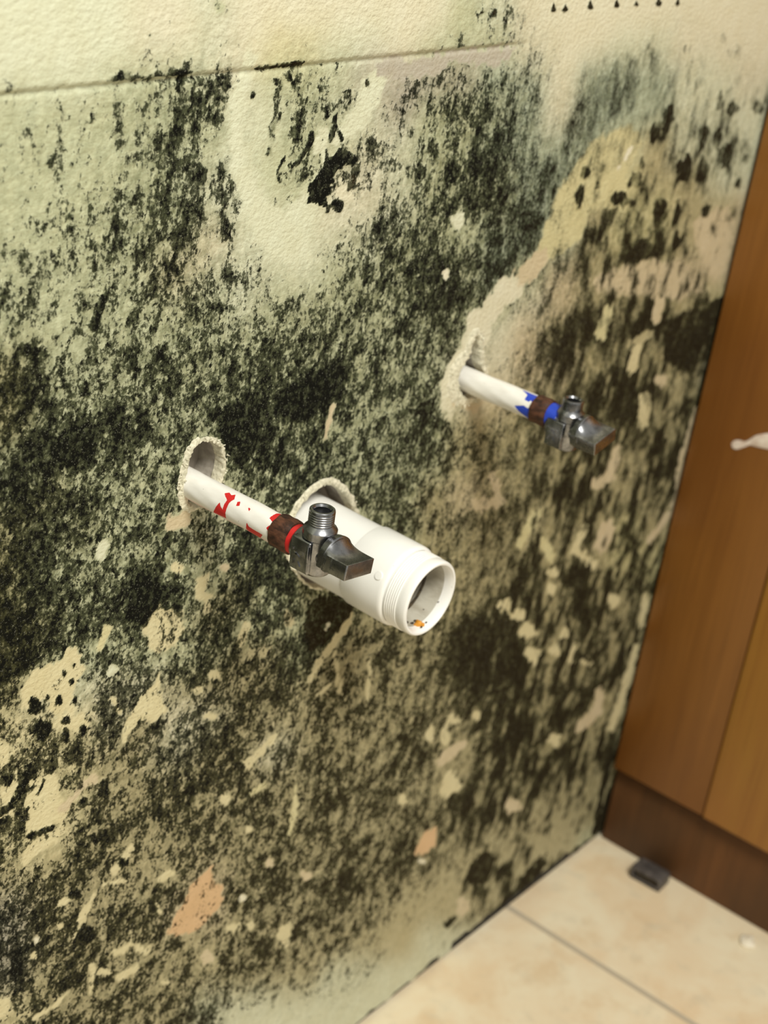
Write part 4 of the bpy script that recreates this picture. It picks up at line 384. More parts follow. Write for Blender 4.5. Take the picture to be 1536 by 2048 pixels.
[2,2,2,2,2,2,2,2,2,2,2,2,2,2,2,2,2,2,2,2,2,2,2,2,2,2,2,2,2,2,2,2,2,2,2,2,2,2,2,2,2,2,2,2,2,2,2,2,2,2,2,1,2,2,2,1,1,1,1,1,5,5,5,5,5,6,6,6,6,6,6,6,6,6,6,6,6,6,6,6,6,5,5,5,5,6,6,5,5,5,5,5,5,5,5,5],
[2,2,2,2,2,2,2,2,2,2,2,2,2,2,2,2,2,2,2,2,2,2,2,2,2,2,2,2,2,2,2,2,2,2,2,2,2,2,2,2,2,2,2,2,2,2,2,2,2,2,2,2,2,2,2,1,1,1,1,5,5,5,5,5,6,6,6,6,6,6,6,6,6,6,6,6,6,6,6,4,6,6,6,6,6,6,5,5,5,5,5,5,5,5,5,5],
[2,2,2,2,7,7,7,2,2,2,2,2,2,2,2,2,2,2,2,2,2,2,2,2,2,2,2,2,2,2,2,2,2,2,2,2,2,2,2,2,2,2,2,2,2,2,2,2,2,2,2,2,2,2,2,1,2,2,2,5,5,5,5,5,6,6,6,6,6,6,6,6,6,4,4,4,4,4,4,4,6,6,6,6,6,6,5,5,5,5,5,5,5,5,5,5],
[7,7,7,7,7,7,7,2,2,2,2,2,2,2,2,2,2,2,2,2,2,2,2,2,2,2,2,2,2,2,2,2,2,2,2,2,2,2,2,2,2,2,2,2,2,2,2,2,2,2,3,3,3,3,2,2,2,2,2,5,5,5,5,5,6,6,6,6,6,4,4,4,4,4,4,4,4,4,4,6,6,6,6,6,6,5,6,6,6,6,6,6,5,5,5,5],
[7,7,7,7,7,7,7,2,2,2,2,2,2,2,2,2,2,2,2,2,2,2,2,2,2,2,2,2,2,2,2,2,2,2,2,2,2,2,2,2,2,2,2,2,2,2,2,2,2,2,3,3,3,3,2,2,2,2,2,5,3,3,3,6,6,6,6,6,4,4,4,4,4,4,4,4,4,4,4,6,6,6,6,6,6,6,6,6,6,6,6,5,5,5,5,5],
[7,7,7,7,7,7,7,2,2,2,2,2,2,2,2,2,2,2,2,2,2,2,2,2,2,2,2,2,2,2,2,2,2,2,2,2,2,2,2,2,2,2,2,2,2,2,2,2,2,2,3,3,3,3,3,3,3,3,3,3,3,3,3,6,6,6,6,6,4,4,4,4,4,4,4,4,4,4,4,6,6,6,6,6,6,6,6,6,6,6,6,5,5,5,0,0],
[7,7,7,7,7,7,7,2,2,2,2,2,2,2,2,2,2,2,2,2,2,2,0,0,0,2,2,2,2,2,2,2,2,2,2,2,2,2,2,2,2,2,2,2,2,2,2,2,2,3,3,3,3,3,3,3,3,3,3,3,3,3,3,6,6,6,6,6,4,4,4,4,4,4,4,4,4,4,6,6,6,6,6,6,6,6,0,0,0,0,0,0,0,0,0,0],
[7,7,7,7,7,7,7,2,2,2,2,2,2,2,2,2,2,2,2,2,2,2,0,0,0,2,2,2,0,0,0,2,2,2,2,2,2,2,2,2,2,2,2,2,2,2,2,2,2,3,3,3,3,3,3,3,3,3,3,3,3,3,6,6,6,6,6,4,4,4,4,4,4,4,4,4,4,4,6,6,6,6,6,6,0,0,0,0,0,0,0,0,0,0,0,0],
[7,7,2,2,2,2,2,2,2,2,2,2,2,2,2,2,2,2,2,2,2,2,0,0,0,0,0,0,0,0,0,2,2,2,2,0,0,0,2,2,2,2,2,2,2,2,2,2,2,3,3,2,2,3,3,3,3,3,3,3,3,3,6,6,6,6,6,4,4,4,4,4,6,6,6,6,6,6,6,6,6,6,6,0,0,0,0,0,0,0,0,0,0,0,0,0],
[2,2,2,2,2,2,2,2,2,2,2,2,2,2,2,2,2,5,5,0,0,0,0,0,0,0,0,0,0,0,0,0,0,0,0,0,0,2,2,2,2,2,2,2,2,2,2,2,2,2,2,2,2,3,3,3,3,3,3,3,3,3,6,2,2,2,4,4,4,4,4,4,6,6,6,6,6,6,6,6,6,6,6,0,0,0,0,0,0,0,0,0,0,0,0,0],
[2,2,2,2,2,2,2,2,2,2,2,2,2,2,2,2,5,5,5,0,0,0,0,0,0,0,0,0,0,0,0,0,0,0,0,0,0,0,0,0,0,2,2,2,2,2,2,2,2,2,2,2,3,3,3,3,3,3,3,3,3,2,2,2,2,2,4,4,4,4,4,6,6,6,6,6,6,0,0,0,0,0,0,0,0,0,0,0,0,0,0,0,0,0,0,0],
[2,2,2,2,2,2,2,2,2,2,2,2,2,2,2,2,5,2,2,5,5,5,0,0,0,0,0,0,0,0,1,1,1,1,1,1,1,0,0,0,2,2,2,2,2,2,2,2,2,2,2,2,3,3,3,3,3,3,3,3,3,2,2,2,2,2,4,4,2,2,2,6,6,6,6,6,0,0,0,0,0,0,0,0,0,0,0,0,0,0,0,0,0,0,0,0],
[2,2,2,2,2,2,2,2,2,2,2,2,2,2,2,2,2,2,2,5,5,0,0,0,0,0,0,2,2,2,1,1,1,1,1,1,1,0,0,0,2,2,2,2,2,2,2,2,2,2,2,2,3,3,3,3,3,3,3,3,3,3,3,3,3,2,2,2,2,2,6,6,6,6,6,6,0,0,0,0,0,0,0,0,0,0,0,0,0,0,0,0,0,0,0,0],
[2,2,2,2,2,2,2,2,2,2,2,2,2,2,2,2,2,2,2,0,0,0,0,0,0,0,0,2,2,2,1,1,1,1,1,1,1,0,0,0,2,2,2,2,2,2,2,2,2,2,3,3,3,3,3,3,3,3,3,3,3,3,3,3,3,2,2,2,2,2,6,6,6,6,6,0,0,0,0,0,0,0,0,0,0,0,0,0,0,0,0,0,0,0,0,0],
[2,2,2,2,2,2,2,2,2,2,2,2,2,2,2,2,2,2,2,0,0,0,0,0,2,2,2,2,2,2,1,1,1,1,1,1,0,0,0,0,2,2,2,2,2,2,2,3,3,3,3,3,3,3,3,3,3,3,3,3,3,3,3,3,3,3,3,3,3,3,3,3,3,3,3,0,0,0,0,0,0,0,0,0,0,0,0,0,0,0,0,0,0,0,0,0],
[2,2,2,2,2,2,2,2,2,2,2,2,2,2,2,2,2,2,0,0,0,0,0,0,2,2,2,2,2,2,1,1,2,1,1,1,0,0,0,0,2,2,2,2,2,2,2,3,3,3,3,3,3,3,3,1,1,1,1,1,3,3,3,3,3,3,3,3,3,3,3,3,3,3,0,0,0,0,0,0,0,0,0,0,0,0,1,1,1,1,1,1,1,1,1,1],
[2,2,2,2,2,2,2,2,2,2,2,2,2,2,2,2,2,2,0,0,0,0,0,0,2,2,2,2,2,2,2,2,2,1,1,1,0,0,0,2,2,2,2,2,2,2,2,2,2,2,2,3,3,3,3,1,1,1,1,3,3,3,3,3,3,3,3,3,3,3,3,3,3,3,0,0,0,0,0,0,0,0,0,0,0,1,1,1,1,1,1,1,1,1,1,1],
[2,2,2,2,2,2,2,2,2,2,2,2,2,2,2,2,2,2,2,2,2,0,0,0,2,2,2,2,2,2,2,2,2,0,0,0,8,8,8,2,2,2,2,2,2,2,2,2,2,2,3,3,3,3,3,1,1,1,1,3,3,3,3,3,3,3,3,3,3,3,3,3,3,3,0,0,0,0,0,0,0,0,0,0,0,1,1,1,1,1,1,1,1,1,1,1],
[2,2,2,2,2,2,2,2,2,2,2,2,2,2,2,2,2,2,2,2,2,0,0,0,0,0,2,2,2,0,0,0,0,0,0,0,8,8,8,2,2,2,2,2,2,2,3,3,3,3,3,3,3,3,1,1,1,1,1,3,3,3,3,3,3,3,3,3,3,3,3,3,3,0,0,0,0,0,0,0,0,1,1,1,1,1,1,1,1,1,1,1,1,1,1,1],
[2,2,2,2,2,2,2,2,2,2,2,2,2,2,2,2,2,2,2,2,2,0,0,0,0,0,2,2,2,0,0,0,0,0,8,8,8,8,8,8,8,8,8,8,8,8,3,3,3,3,3,3,3,3,1,1,1,1,3,3,3,3,3,3,3,3,0,0,0,0,0,0,0,1,1,1,1,1,1,1,1,1,1,1,1,1,1,1,1,1,1,1,1,1,1,1],
[2,2,2,2,2,2,2,2,2,2,2,2,2,2,2,2,2,2,2,2,2,1,1,2,2,2,2,2,2,2,2,2,8,8,8,8,8,8,8,8,8,8,8,8,8,8,3,3,3,3,1,1,1,1,1,1,1,1,1,1,1,1,1,0,0,0,0,0,0,0,0,0,1,1,1,1,1,1,1,1,1,1,1,1,1,1,1,1,1,1,1,1,1,1,1,1],
[2,2,2,2,2,2,2,2,2,0,0,2,2,2,2,2,2,2,0,0,1,1,1,2,2,2,2,2,2,2,2,2,8,8,8,1,1,1,2,2,2,2,2,2,2,2,2,2,2,1,1,1,1,1,1,1,1,1,1,1,1,1,0,0,0,0,0,0,0,0,0,0,1,1,1,1,1,1,1,1,1,1,1,1,1,1,1,1,1,1,1,1,1,1,1,1],
[0,0,0,0,0,0,0,0,0,0,0,2,2,2,2,2,2,2,0,0,1,1,1,4,4,4,4,4,4,0,0,0,0,0,0,1,1,1,2,2,2,2,2,2,2,2,2,2,2,1,1,1,1,1,1,1,1,1,1,1,1,1,1,1,1,1,1,1,1,1,1,1,1,1,1,1,1,1,1,1,1,1,1,1,1,1,1,1,1,1,1,1,1,1,1,1],
[0,0,0,0,0,0,0,0,0,0,0,0,0,1,1,1,1,1,0,0,1,1,1,4,4,4,4,4,0,0,0,0,0,0,0,1,1,1,1,1,1,2,2,2,2,0,0,0,0,1,1,1,1,1,1,1,1,1,1,1,1,1,1,1,1,1,1,1,1,1,1,1,1,1,1,1,1,1,1,1,1,1,1,1,1,1,1,1,1,1,1,1,1,1,1,1],
[0,0,0,0,0,0,0,0,0,0,0,0,0,1,1,1,1,1,0,0,1,1,1,1,1,1,1,1,1,1,1,1,1,1,1,1,1,1,1,1,1,2,2,2,2,0,0,0,1,1,1,1,1,1,1,1,1,1,1,1,1,1,1,1,1,1,1,1,1,1,1,1,1,1,1,1,1,1,1,1,1,1,1,1,1,1,1,1,1,1,1,1,1,1,1,1],
[0,0,0,0,0,0,0,0,0,0,0,0,0,1,1,1,1,1,0,0,1,1,1,1,1,1,1,1,1,1,1,1,1,1,1,1,1,1,1,1,1,2,2,2,0,0,0,0,1,1,1,1,1,1,1,1,1,1,1,1,1,1,1,1,1,1,1,1,1,1,1,1,1,1,1,1,1,1,1,1,1,1,1,1,1,1,1,1,1,1,1,1,1,1,1,1],
[0,0,0,0,0,0,0,0,0,0,0,0,0,1,1,1,1,0,0,0,1,1,1,1,1,1,1,1,1,1,1,1,1,1,1,1,1,1,1,1,1,2,2,2,0,0,0,0,1,1,1,1,1,1,1,1,1,1,1,1,1,1,1,1,1,1,1,1,1,1,1,1,1,1,1,1,1,1,1,1,1,1,1,1,1,1,1,1,1,1,1,1,1,1,1,1],
[0,0,0,0,0,0,0,0,0,0,0,0,0,1,1,1,1,0,0,0,1,1,1,1,1,1,1,1,1,1,1,1,1,1,1,1,1,1,1,1,2,2,2,2,0,0,0,0,1,1,1,1,1,1,1,1,1,1,1,1,1,1,1,1,1,1,1,1,1,1,1,1,1,1,1,1,1,1,1,1,1,1,1,1,1,1,1,1,1,1,1,1,1,1,1,1],
[0,0,0,0,0,0,0,0,0,0,0,0,0,1,1,1,1,0,0,0,1,1,1,1,1,1,1,1,1,1,1,1,1,1,1,1,1,1,1,1,2,2,2,2,0,0,0,1,1,1,1,1,1,1,1,1,1,1,1,1,1,1,1,1,1,1,1,1,1,1,1,1,1,1,1,1,1,1,1,1,1,1,1,1,1,1,1,1,1,1,1,1,1,1,1,1],
[0,0,0,0,0,0,0,0,0,0,0,0,0,1,1,1,1,0,0,0,1,1,1,1,1,1,1,1,1,1,1,1,1,1,1,1,1,1,1,1,2,2,2,0,0,0,0,1,1,1,1,1,1,1,1,1,1,1,1,1,1,1,1,1,1,1,1,1,1,1,1,1,1,1,1,1,1,1,1,1,1,1,1,1,1,1,1,1,1,1,1,1,1,1,1,1],
[0,0,0,0,0,0,0,0,0,0,0,0,1,1,1,1,1,0,0,1,1,1,1,1,1,1,1,1,1,1,1,1,1,1,1,1,1,1,1,1,2,2,2,0,0,0,0,1,1,1,1,1,1,1,1,1,1,1,1,1,1,1,1,1,1,1,1,1,1,1,1,1,1,1,1,1,1,1,1,1,1,1,1,1,1,1,1,1,1,1,1,1,1,1,1,1],
[0,0,0,0,0,0,0,0,0,0,0,0,1,1,1,1,1,0,0,1,1,1,1,1,1,1,1,1,1,1,1,1,1,1,1,1,1,1,1,2,2,2,2,0,0,0,0,1,1,1,1,1,1,1,1,1,1,1,1,1,1,1,1,1,1,1,1,1,1,1,1,1,1,1,1,1,1,1,1,1,1,1,1,1,1,1,1,1,1,1,1,1,1,1,1,1],
[0,0,0,0,0,0,0,0,0,0,0,0,1,1,1,1,1,0,0,1,1,1,1,1,1,1,1,1,1,1,1,1,1,1,1,1,1,1,1,2,2,2,2,0,0,0,1,1,1,1,1,1,1,1,1,1,1,1,1,1,1,1,1,1,1,1,1,1,1,1,1,1,1,1,1,1,1,1,1,1,1,1,1,1,1,1,1,1,1,1,1,1,1,1,1,1],
]
PATCHES = [
([(146,7646),(90,7630),(63,7498),(38,7331),(96,7099),(216,6834),(397,6641),(585,6534),(752,6537),(727,6662),(583,6767),(395,6885),(209,7107),(146,7320),(163,7477),(191,7609)],0.02,'h',7),
([(1136,7501),(1040,7489),(985,7370),(893,7235),(700,7171),(693,7133),(750,7111),(1005,7156),(1140,7311),(1199,7440)],0.03,'h',6),
([(752,6903),(677,6911),(523,6844),(411,6704),(497,6583),(663,6581),(735,6733),(779,6850)],0.03,'h',7),
([(757,7240),(701,7227),(684,7116),(781,6990),(848,6973),(869,7011),(775,7114),(801,7202)],0.05,'h',3),
([(1024,6856),(1033,6829),(1013,6810),(975,6817),(945,6830),(911,6845),(893,6873),(910,6893),(932,6904),(958,6916),(996,6908),(1017,6880)],0.06,'c',1.5),
([(-1099,4595),(-1034,4700),(-867,4697),(-751,4764),(-689,4589),(-743,4458),(-770,4340),(-863,4356),(-955,4488),(-1048,4453)],0.06,'b',2),
([(-843,4347),(-736,4325),(-630,4227),(-640,4155),(-765,4211),(-893,4301)],0.08,'b',2),
([(-799,4589),(-805,4580),(-811,4575),(-820,4570),(-831,4579),(-836,4593),(-839,4605),(-840,4619),(-833,4626),(-822,4620),(-813,4613),(-803,4603)],0.95,'',1.5),
([(-755,4518),(-754,4507),(-758,4498),(-768,4503),(-775,4511),(-783,4519),(-788,4532),(-784,4541),(-777,4543),(-770,4546),(-760,4542),(-755,4529)],0.95,'',1.5),
([(-948,4445),(-955,4420),(-979,4419),(-1000,4421),(-1027,4430),(-1046,4460),(-1044,4487),(-1040,4509),(-1030,4530),(-1003,4526),(-982,4499),(-965,4476)],0.95,'',1.5),
([(-830,4434),(-828,4416),(-834,4402),(-846,4408),(-854,4419),(-864,4431),(-870,4451),(-864,4465),(-856,4470),(-848,4476),(-837,4470),(-831,4451)],0.95,'',1.5),
([(-887,4273),(-901,4248),(-914,4219),(-945,4214),(-976,4251),(-993,4290),(-1012,4330),(-1011,4372),(-980,4378),(-951,4365),(-919,4354),(-888,4316)],0.95,'',1.5),
([(-757,4277),(-757,4263),(-775,4264),(-794,4272),(-813,4280),(-831,4296),(-831,4310),(-822,4317),(-814,4325),(-796,4323),(-777,4308),(-768,4293)],0.95,'',1.5),
([(-651,4166),(-657,4150),(-667,4145),(-677,4139),(-691,4146),(-699,4169),(-699,4188),(-701,4208),(-695,4224),(-681,4217),(-670,4203),(-659,4189)],0.95,'',1.5),
([(-767,4181),(-764,4155),(-775,4141),(-792,4151),(-806,4165),(-821,4181),(-828,4208),(-819,4224),(-809,4233),(-796,4242),(-778,4229),(-770,4202)],0.95,'',1.5),
([(-905,4481),(-907,4472),(-915,4472),(-922,4473),(-931,4475),(-938,4486),(-937,4495),(-936,4503),(-933,4511),(-924,4510),(-916,4500),(-911,4492)],0.95,'',1.5),
([(-746,4612),(-750,4607),(-753,4603),(-759,4601),(-767,4606),(-770,4615),(-772,4623),(-773,4632),(-768,4636),(-761,4632),(-755,4628),(-748,4621)],0.95,'',1.5),
([(-725,4388),(-723,4374),(-729,4366),(-739,4372),(-746,4378),(-755,4388),(-758,4403),(-753,4412),(-748,4418),(-741,4423),(-731,4415),(-727,4400)],0.95,'',1.5),
([(-280,4730),(-192,4750),(-19,4655),(37,4569),(18,4448),(-74,4436),(-226,4489),(-289,4615)],0.28,'b',2),
([(-294,4202),(-207,4246),(-108,4178),(-54,4024),(-150,4006),(-259,4072),(-344,4027),(-378,3942),(-405,3972),(-358,4083)],0.06,'b',2.0),
([(-146,4330),(-163,4327),(-167,4231),(-150,4210),(-132,4213),(-129,4310)],0.08,'b',2.0),
([(-489,4318),(-501,4297),(-440,4174),(-408,4154),(-396,4175),(-457,4299)],0.2,'b',2.0),
([(-459,4488),(-444,4471),(-445,4451),(-467,4444),(-487,4445),(-510,4446),(-531,4461),(-531,4482),(-524,4496),(-516,4512),(-493,4518),(-472,4504)],0.1,'h',1.5),
([(-1049,3907),(-1020,4021),(-889,4005),(-831,3896),(-813,3788),(-758,3694),(-770,3558),(-849,3674),(-942,3649),(-1026,3694),(-1039,3805)],0.03,'b',2),
([(-1071,3542),(-1024,3599),(-891,3602),(-769,3554),(-829,3494),(-954,3487),(-1050,3473)],0.03,'b',2),
([(-1210,4058),(-1149,4106),(-1097,4033),(-1139,3953),(-1208,3931)],0.04,'b',2.0),
([(-1215,4316),(-1169,4310),(-1151,4210),(-1213,4177)],0.05,'b',2.0),
([(-1207,3876),(-1128,3890),(-1095,3834),(-1175,3850)],0.06,'b',2.0),
([(-1217,2634),(-1115,2585),(-1129,2464),(-1214,2455)],0.06,'b',2.0),
([(-815,3705),(-788,3688),(-686,3738),(-618,3796),(-559,3758),(-534,3785),(-571,3837),(-656,3856),(-720,3780),(-819,3732)],0.08,'p',2.0),
([(-414,3056),(-380,3037),(-304,3084),(-238,3143),(-246,3175),(-277,3192),(-356,3148),(-424,3093)],0.12,'b',2.0),
([(-486,3027),(-471,3006),(-296,2928),(-287,2939),(-302,2961),(-477,3038)],0.15,'b',2.0),
([(-530,2982),(-545,2988),(-600,2946),(-637,2882),(-671,2759),(-665,2745),(-653,2742),(-588,2832),(-551,2894),(-524,2965)],0.05,'b',1.5),
([(-796,3057),(-774,3035),(-667,3030),(-664,3051),(-686,3073),(-792,3078)],0.12,'b',2.0),
([(-745,2874),(-747,2864),(-762,2868),(-776,2874),(-791,2882),(-804,2898),(-803,2910),(-799,2917),(-793,2924),(-777,2919),(-764,2903),(-755,2890)],0.08,'b',1.5),
([(-389,2501),(-384,2478),(-295,2370),(-213,2393),(-91,2267),(-72,2264),(-79,2288),(-219,2436),(-309,2433),(-371,2497)],0.08,'b',1.5),
([(-225,2538),(-236,2536),(-228,2414),(-215,2396),(-203,2398),(-212,2521)],0.1,'b',2.0),
([(-507,2452),(-532,2453),(-540,2243),(-525,2219),(-508,2218),(-485,2417)],0.08,'b',2.0),
([(-360,2281),(-366,2267),(-394,2278),(-420,2292),(-450,2310),(-475,2338),(-472,2353),(-465,2363),(-454,2371),(-424,2357),(-397,2330),(-379,2307)],0.12,'b',1.5),
([(-950,2313),(-932,2294),(-786,2288),(-680,2335),(-683,2357),(-703,2371),(-806,2326),(-948,2331)],0.1,'b',2.0),
([(-326,2211),(-297,2179),(-134,2154),(-130,2182),(-160,2214),(-322,2238)],0.15,'b',2.0),
([(148,1870),(138,1866),(129,1861),(106,1869),(84,1891),(71,1910),(58,1929),(58,1943),(80,1936),(102,1922),(125,1908),(147,1885)],0.1,'b',1.5),
([(-73,2702),(-80,2685),(2,2520),(27,2502),(34,2519),(-48,2684)],0.1,'b',2.0),
([(-29,2794),(-14,2780),(111,2747),(115,2788),(68,2831),(-28,2808)],0.06,'b',2.0),
([(-923,2882),(-929,2874),(-934,2867),(-944,2866),(-955,2879),(-960,2894),(-965,2908),(-966,2923),(-956,2925),(-945,2917),(-935,2910),(-924,2897)],0.05,'w',1.5),
([(-937,2774),(-935,2753),(-942,2741),(-954,2751),(-963,2763),(-974,2778),(-979,2801),(-973,2814),(-965,2819),(-956,2825),(-944,2814),(-938,2792)],0.06,'b',1.5),
([(83,2294),(143,2417),(238,2528),(314,2624),(420,2643),(487,2506),(567,2379),(534,2234),(430,2214),(359,2174),(203,2228)],0.2,'a',2),
([(498,2479),(478,2460),(458,2465),(443,2473),(427,2485),(428,2511),(446,2531),(462,2546),(483,2560),(502,2552),(504,2527),(502,2505)],0.6,'',2),
([(-530,4771),(-567,4776),(-609,4668),(-592,4638),(-563,4634),(-508,4733)],0.06,'y',2.0),
([(-589,5290),(-631,5288),(-646,5206),(-622,5171),(-587,5173),(-559,5248)],0.06,'h',2.0),
([(-180,5250),(-174,5301),(-22,5278),(32,5207),(-60,5183),(-155,5201)],0.05,'p',2.0),
([(-11,4927),(-24,4917),(-35,4905),(-61,4905),(-88,4924),(-101,4943),(-117,4963),(-118,4983),(-93,4984),(-67,4974),(-41,4966),(-13,4947)],0.1,'b',1.5),
([(96,4818),(175,4822),(171,4715),(248,4649),(137,4670),(89,4700)],0.05,'b',2.0),
([(232,4593),(233,4567),(215,4562),(198,4567),(179,4572),(161,4594),(159,4620),(165,4637),(171,4657),(188,4661),(207,4640),(219,4618)],0.2,'b',1.5),
([(352,4096),(347,4079),(322,4082),(300,4087),(272,4096),(250,4119),(252,4138),(256,4151),(265,4164),(292,4158),(316,4137),(334,4119)],0.04,'b',1.5),
([(347,3813),(352,3795),(331,3792),(297,3809),(271,3825),(240,3845),(228,3865),(246,3870),(266,3870),(291,3868),(325,3850),(340,3828)],0.06,'b',1.5),
([(347,4810),(342,4799),(334,4787),(310,4791),(289,4808),(273,4822),(257,4841),(262,4855),(284,4854),(303,4850),(328,4844),(347,4826)],0.08,'p',1.5),
([(225,4046),(226,4030),(201,4033),(177,4044),(152,4053),(127,4072),(127,4088),(137,4095),(147,4104),(171,4100),(196,4082),(210,4064)],0.15,'b',1.5),
([(478,4233),(514,4227),(575,4338),(550,4378),(508,4385),(456,4268)],0.25,'b',2.0),
([(570,4133),(636,4075),(760,4074),(772,4107),(725,4148),(588,4180)],0.3,'t',2.0),
([(876,4333),(842,4307),(876,4225),(939,4180),(973,4207),(938,4290)],0.3,'t',2.0),
([(1517,4115),(1467,4124),(1390,4000),(1268,3891),(1166,3734),(1174,3717),(1193,3711),(1350,3821),(1477,3933),(1547,4070)],0.18,'b',3),
([(1380,3872),(1360,3863),(1448,3600),(1557,3398),(1577,3384),(1586,3393),(1488,3590),(1410,3848)],0.15,'b',2.0),
([(1411,3596),(1385,3611),(1260,3569),(1264,3553),(1283,3542),(1416,3574)],0.15,'b',2.0),
([(885,3444),(855,3455),(779,3384),(627,3331),(639,3283),(693,3252),(836,3324),(899,3415)],0.15,'b',2.0),
([(1782,3631),(1764,3628),(1800,3298),(1821,3276),(1840,3279),(1803,3611)],0.2,'b',2.0),
([(1173,2898),(1153,2896),(1155,2756),(1154,2530),(1169,2510),(1185,2509),(1218,2718),(1195,2874)],0.12,'y',2.0),
([(711,3048),(741,3025),(875,3036),(874,3062),(844,3084),(710,3073)],0.2,'y',2.0),
([(807,2174),(800,2160),(782,2163),(765,2166),(743,2178),(727,2203),(727,2220),(727,2236),(734,2249),(757,2238),(775,2217),(792,2198)],0.05,'w',1.5),
([(796,2746),(786,2737),(770,2738),(755,2739),(733,2751),(720,2772),(718,2786),(716,2802),(725,2810),(748,2799),(765,2782),(783,2766)],0.05,'b',1.5),
([(538,3105),(535,3083),(528,3059),(504,3063),(481,3092),(465,3119),(447,3151),(450,3179),(472,3180),(491,3176),(516,3167),(537,3135)],0.15,'b',1.5),
([(1043,2338),(1048,2313),(1028,2311),(1004,2327),(981,2341),(956,2364),(950,2389),(962,2399),(973,2407),(993,2408),(1018,2386),(1031,2361)],0.1,'p',1.5),
([(1474,1989),(1455,1983),(1437,1979),(1409,1982),(1371,2011),(1354,2040),(1340,2065),(1333,2091),(1359,2091),(1395,2068),(1427,2048),(1463,2018)],0.08,'p',1.5),
([(779,1940),(785,1918),(763,1916),(722,1942),(691,1968),(657,1996),(639,2025),(659,2029),(685,2022),(714,2015),(754,1989),(774,1959)],0.15,'b',1.5),
([(906,1885),(900,1873),(894,1860),(873,1865),(852,1889),(839,1910),(824,1934),(825,1953),(845,1949),(863,1940),(885,1929),(905,1905)],0.15,'b',1.5),
([(1320,1544),(1328,1486),(1316,1438),(1271,1462),(1233,1517),(1197,1567),(1165,1639),(1177,1687),(1209,1691),(1238,1699),(1282,1675),(1315,1603)],0.2,'b',3),
([(550,1824),(550,1790),(517,1796),(484,1814),(449,1834),(416,1875),(415,1910),(426,1928),(438,1949),(471,1942),(505,1902),(526,1865)],0.12,'p',1.5),
([(2728,1502),(2753,1665),(2945,1641),(2978,1439),(2866,1377)],0.04,'a',3),
([(2875,1338),(2879,1319),(2853,1325),(2824,1341),(2796,1356),(2766,1382),(2762,1400),(2774,1407),(2783,1414),(2810,1408),(2840,1383),(2857,1361)],0.06,'w',1.5),
([(4240,1172),(4231,1130),(4159,1149),(4095,1171),(4012,1208),(3942,1279),(3937,1326),(3941,1361),(3961,1393),(4040,1364),(4117,1299),(4177,1242)],0.06,'p',3),
([(3705,384),(3692,336),(3646,339),(3604,339),(3540,375),(3489,456),(3478,518),(3465,577),(3479,623),(3542,590),(3600,526),(3655,466)],0.06,'p',3),
([(2501,2113),(2498,2090),(2467,2095),(2439,2104),(2404,2119),(2373,2153),(2371,2179),(2375,2197),(2384,2216),(2418,2206),(2450,2174),(2475,2147)],0.1,'b',3),
([(3191,1879),(3142,1846),(3078,1860),(3016,1870),(2942,1921),(2916,2003),(2932,2058),(2943,2114),(2992,2146),(3066,2097),(3114,2029),(3165,1962)],0.08,'b',3),
([(3163,2314),(3074,2380),(2926,2405),(2795,2339),(2817,2277),(2897,2232),(3052,2260),(3160,2257)],0.12,'p',3),
([(2289,5951),(2424,5971),(2575,6101),(2859,6102),(2863,5950),(2656,5905),(2575,5803),(2533,5575),(2495,5532),(2316,5572),(2326,5382),(2279,5228),(2184,5280),(2101,5503),(2187,5677),(2289,5788)],0.03,'c',4),
([(2253,5376),(2288,5322),(2534,5214),(2629,5243),(2626,5266),(2588,5282),(2527,5278),(2315,5386)],0.12,'p',3),
([(3398,6902),(3628,6931),(3819,6952),(4051,6813),(3923,6674),(3843,6513),(3716,6427),(3508,6405),(3467,6258),(3281,6184),(3069,6117),(2917,6169),(2956,6301),(3022,6455),(3058,6613),(3164,6728),(3281,6811)],0.3,'y',6),
([(5705,9),(5615,70),(5036,93),(4445,85),(4461,28),(4540,-28),(5137,-23),(5722,-50)],0.9,'',2),
([(5743,25),(5806,14),(5754,463),(5740,1037),(5676,1101),(5614,1111),(5625,541),(5675,96)],0.85,'',3),
([(3061,6219),(2930,6244),(2728,6135),(2778,6043),(2930,6012),(3106,6140)],0.12,'p',5),
([(5332,5623),(5430,5515),(5064,5520),(4586,5618),(4206,5700),(3794,5809),(3679,5910),(3900,5935),(4114,5950),(4458,5943),(4930,5838),(5159,5722)],0.36,'p',6),
([(5746,5877),(5752,5752),(5747,5610),(5584,5584),(5380,5712),(5233,5835),(5071,5979),(5035,6135),(5172,6178),(5312,6180),(5485,6173),(5685,6043)],0.2,'p',6),
([(3947,6500),(3979,6426),(3944,6363),(3828,6379),(3730,6427),(3630,6472),(3552,6550),(3584,6612),(3656,6636),(3725,6665),(3839,6649),(3922,6571)],0.1,'y',5),
([(3895,6818),(3875,6818),(3755,6681),(3766,6669),(3787,6668),(3907,6806)],0.0,'w',1),
([(1083,5622),(1059,5619),(1018,5425),(1042,5400),(1072,5402),(1104,5601)],0.08,'p',2.0),
([(2084,6546),(2079,6518),(2051,6499),(2014,6513),(1989,6534),(1962,6555),(1954,6588),(1981,6606),(2011,6611),(2043,6618),(2080,6604),(2090,6572)],0.06,'h',2),
([(2010,6237),(2010,6221),(2007,6204),(1988,6203),(1969,6218),(1954,6231),(1939,6249),(1941,6267),(1957,6272),(1971,6274),(1990,6273),(2008,6256)],0.05,'w',1.5),
([(5666,2716),(5599,2719),(5625,2432),(5699,2369),(5767,2365),(5739,2655)],0.1,'b',3),
([(5689,2224),(5618,2232),(5600,1878),(5506,1396),(5572,1325),(5650,1306),(5765,1785),(5761,2159)],0.08,'b',3),
([(5824,3393),(5891,3393),(5833,3950),(5875,4397),(5820,4439),(5759,4440),(5677,4010),(5752,3447)],0.15,'p',3),
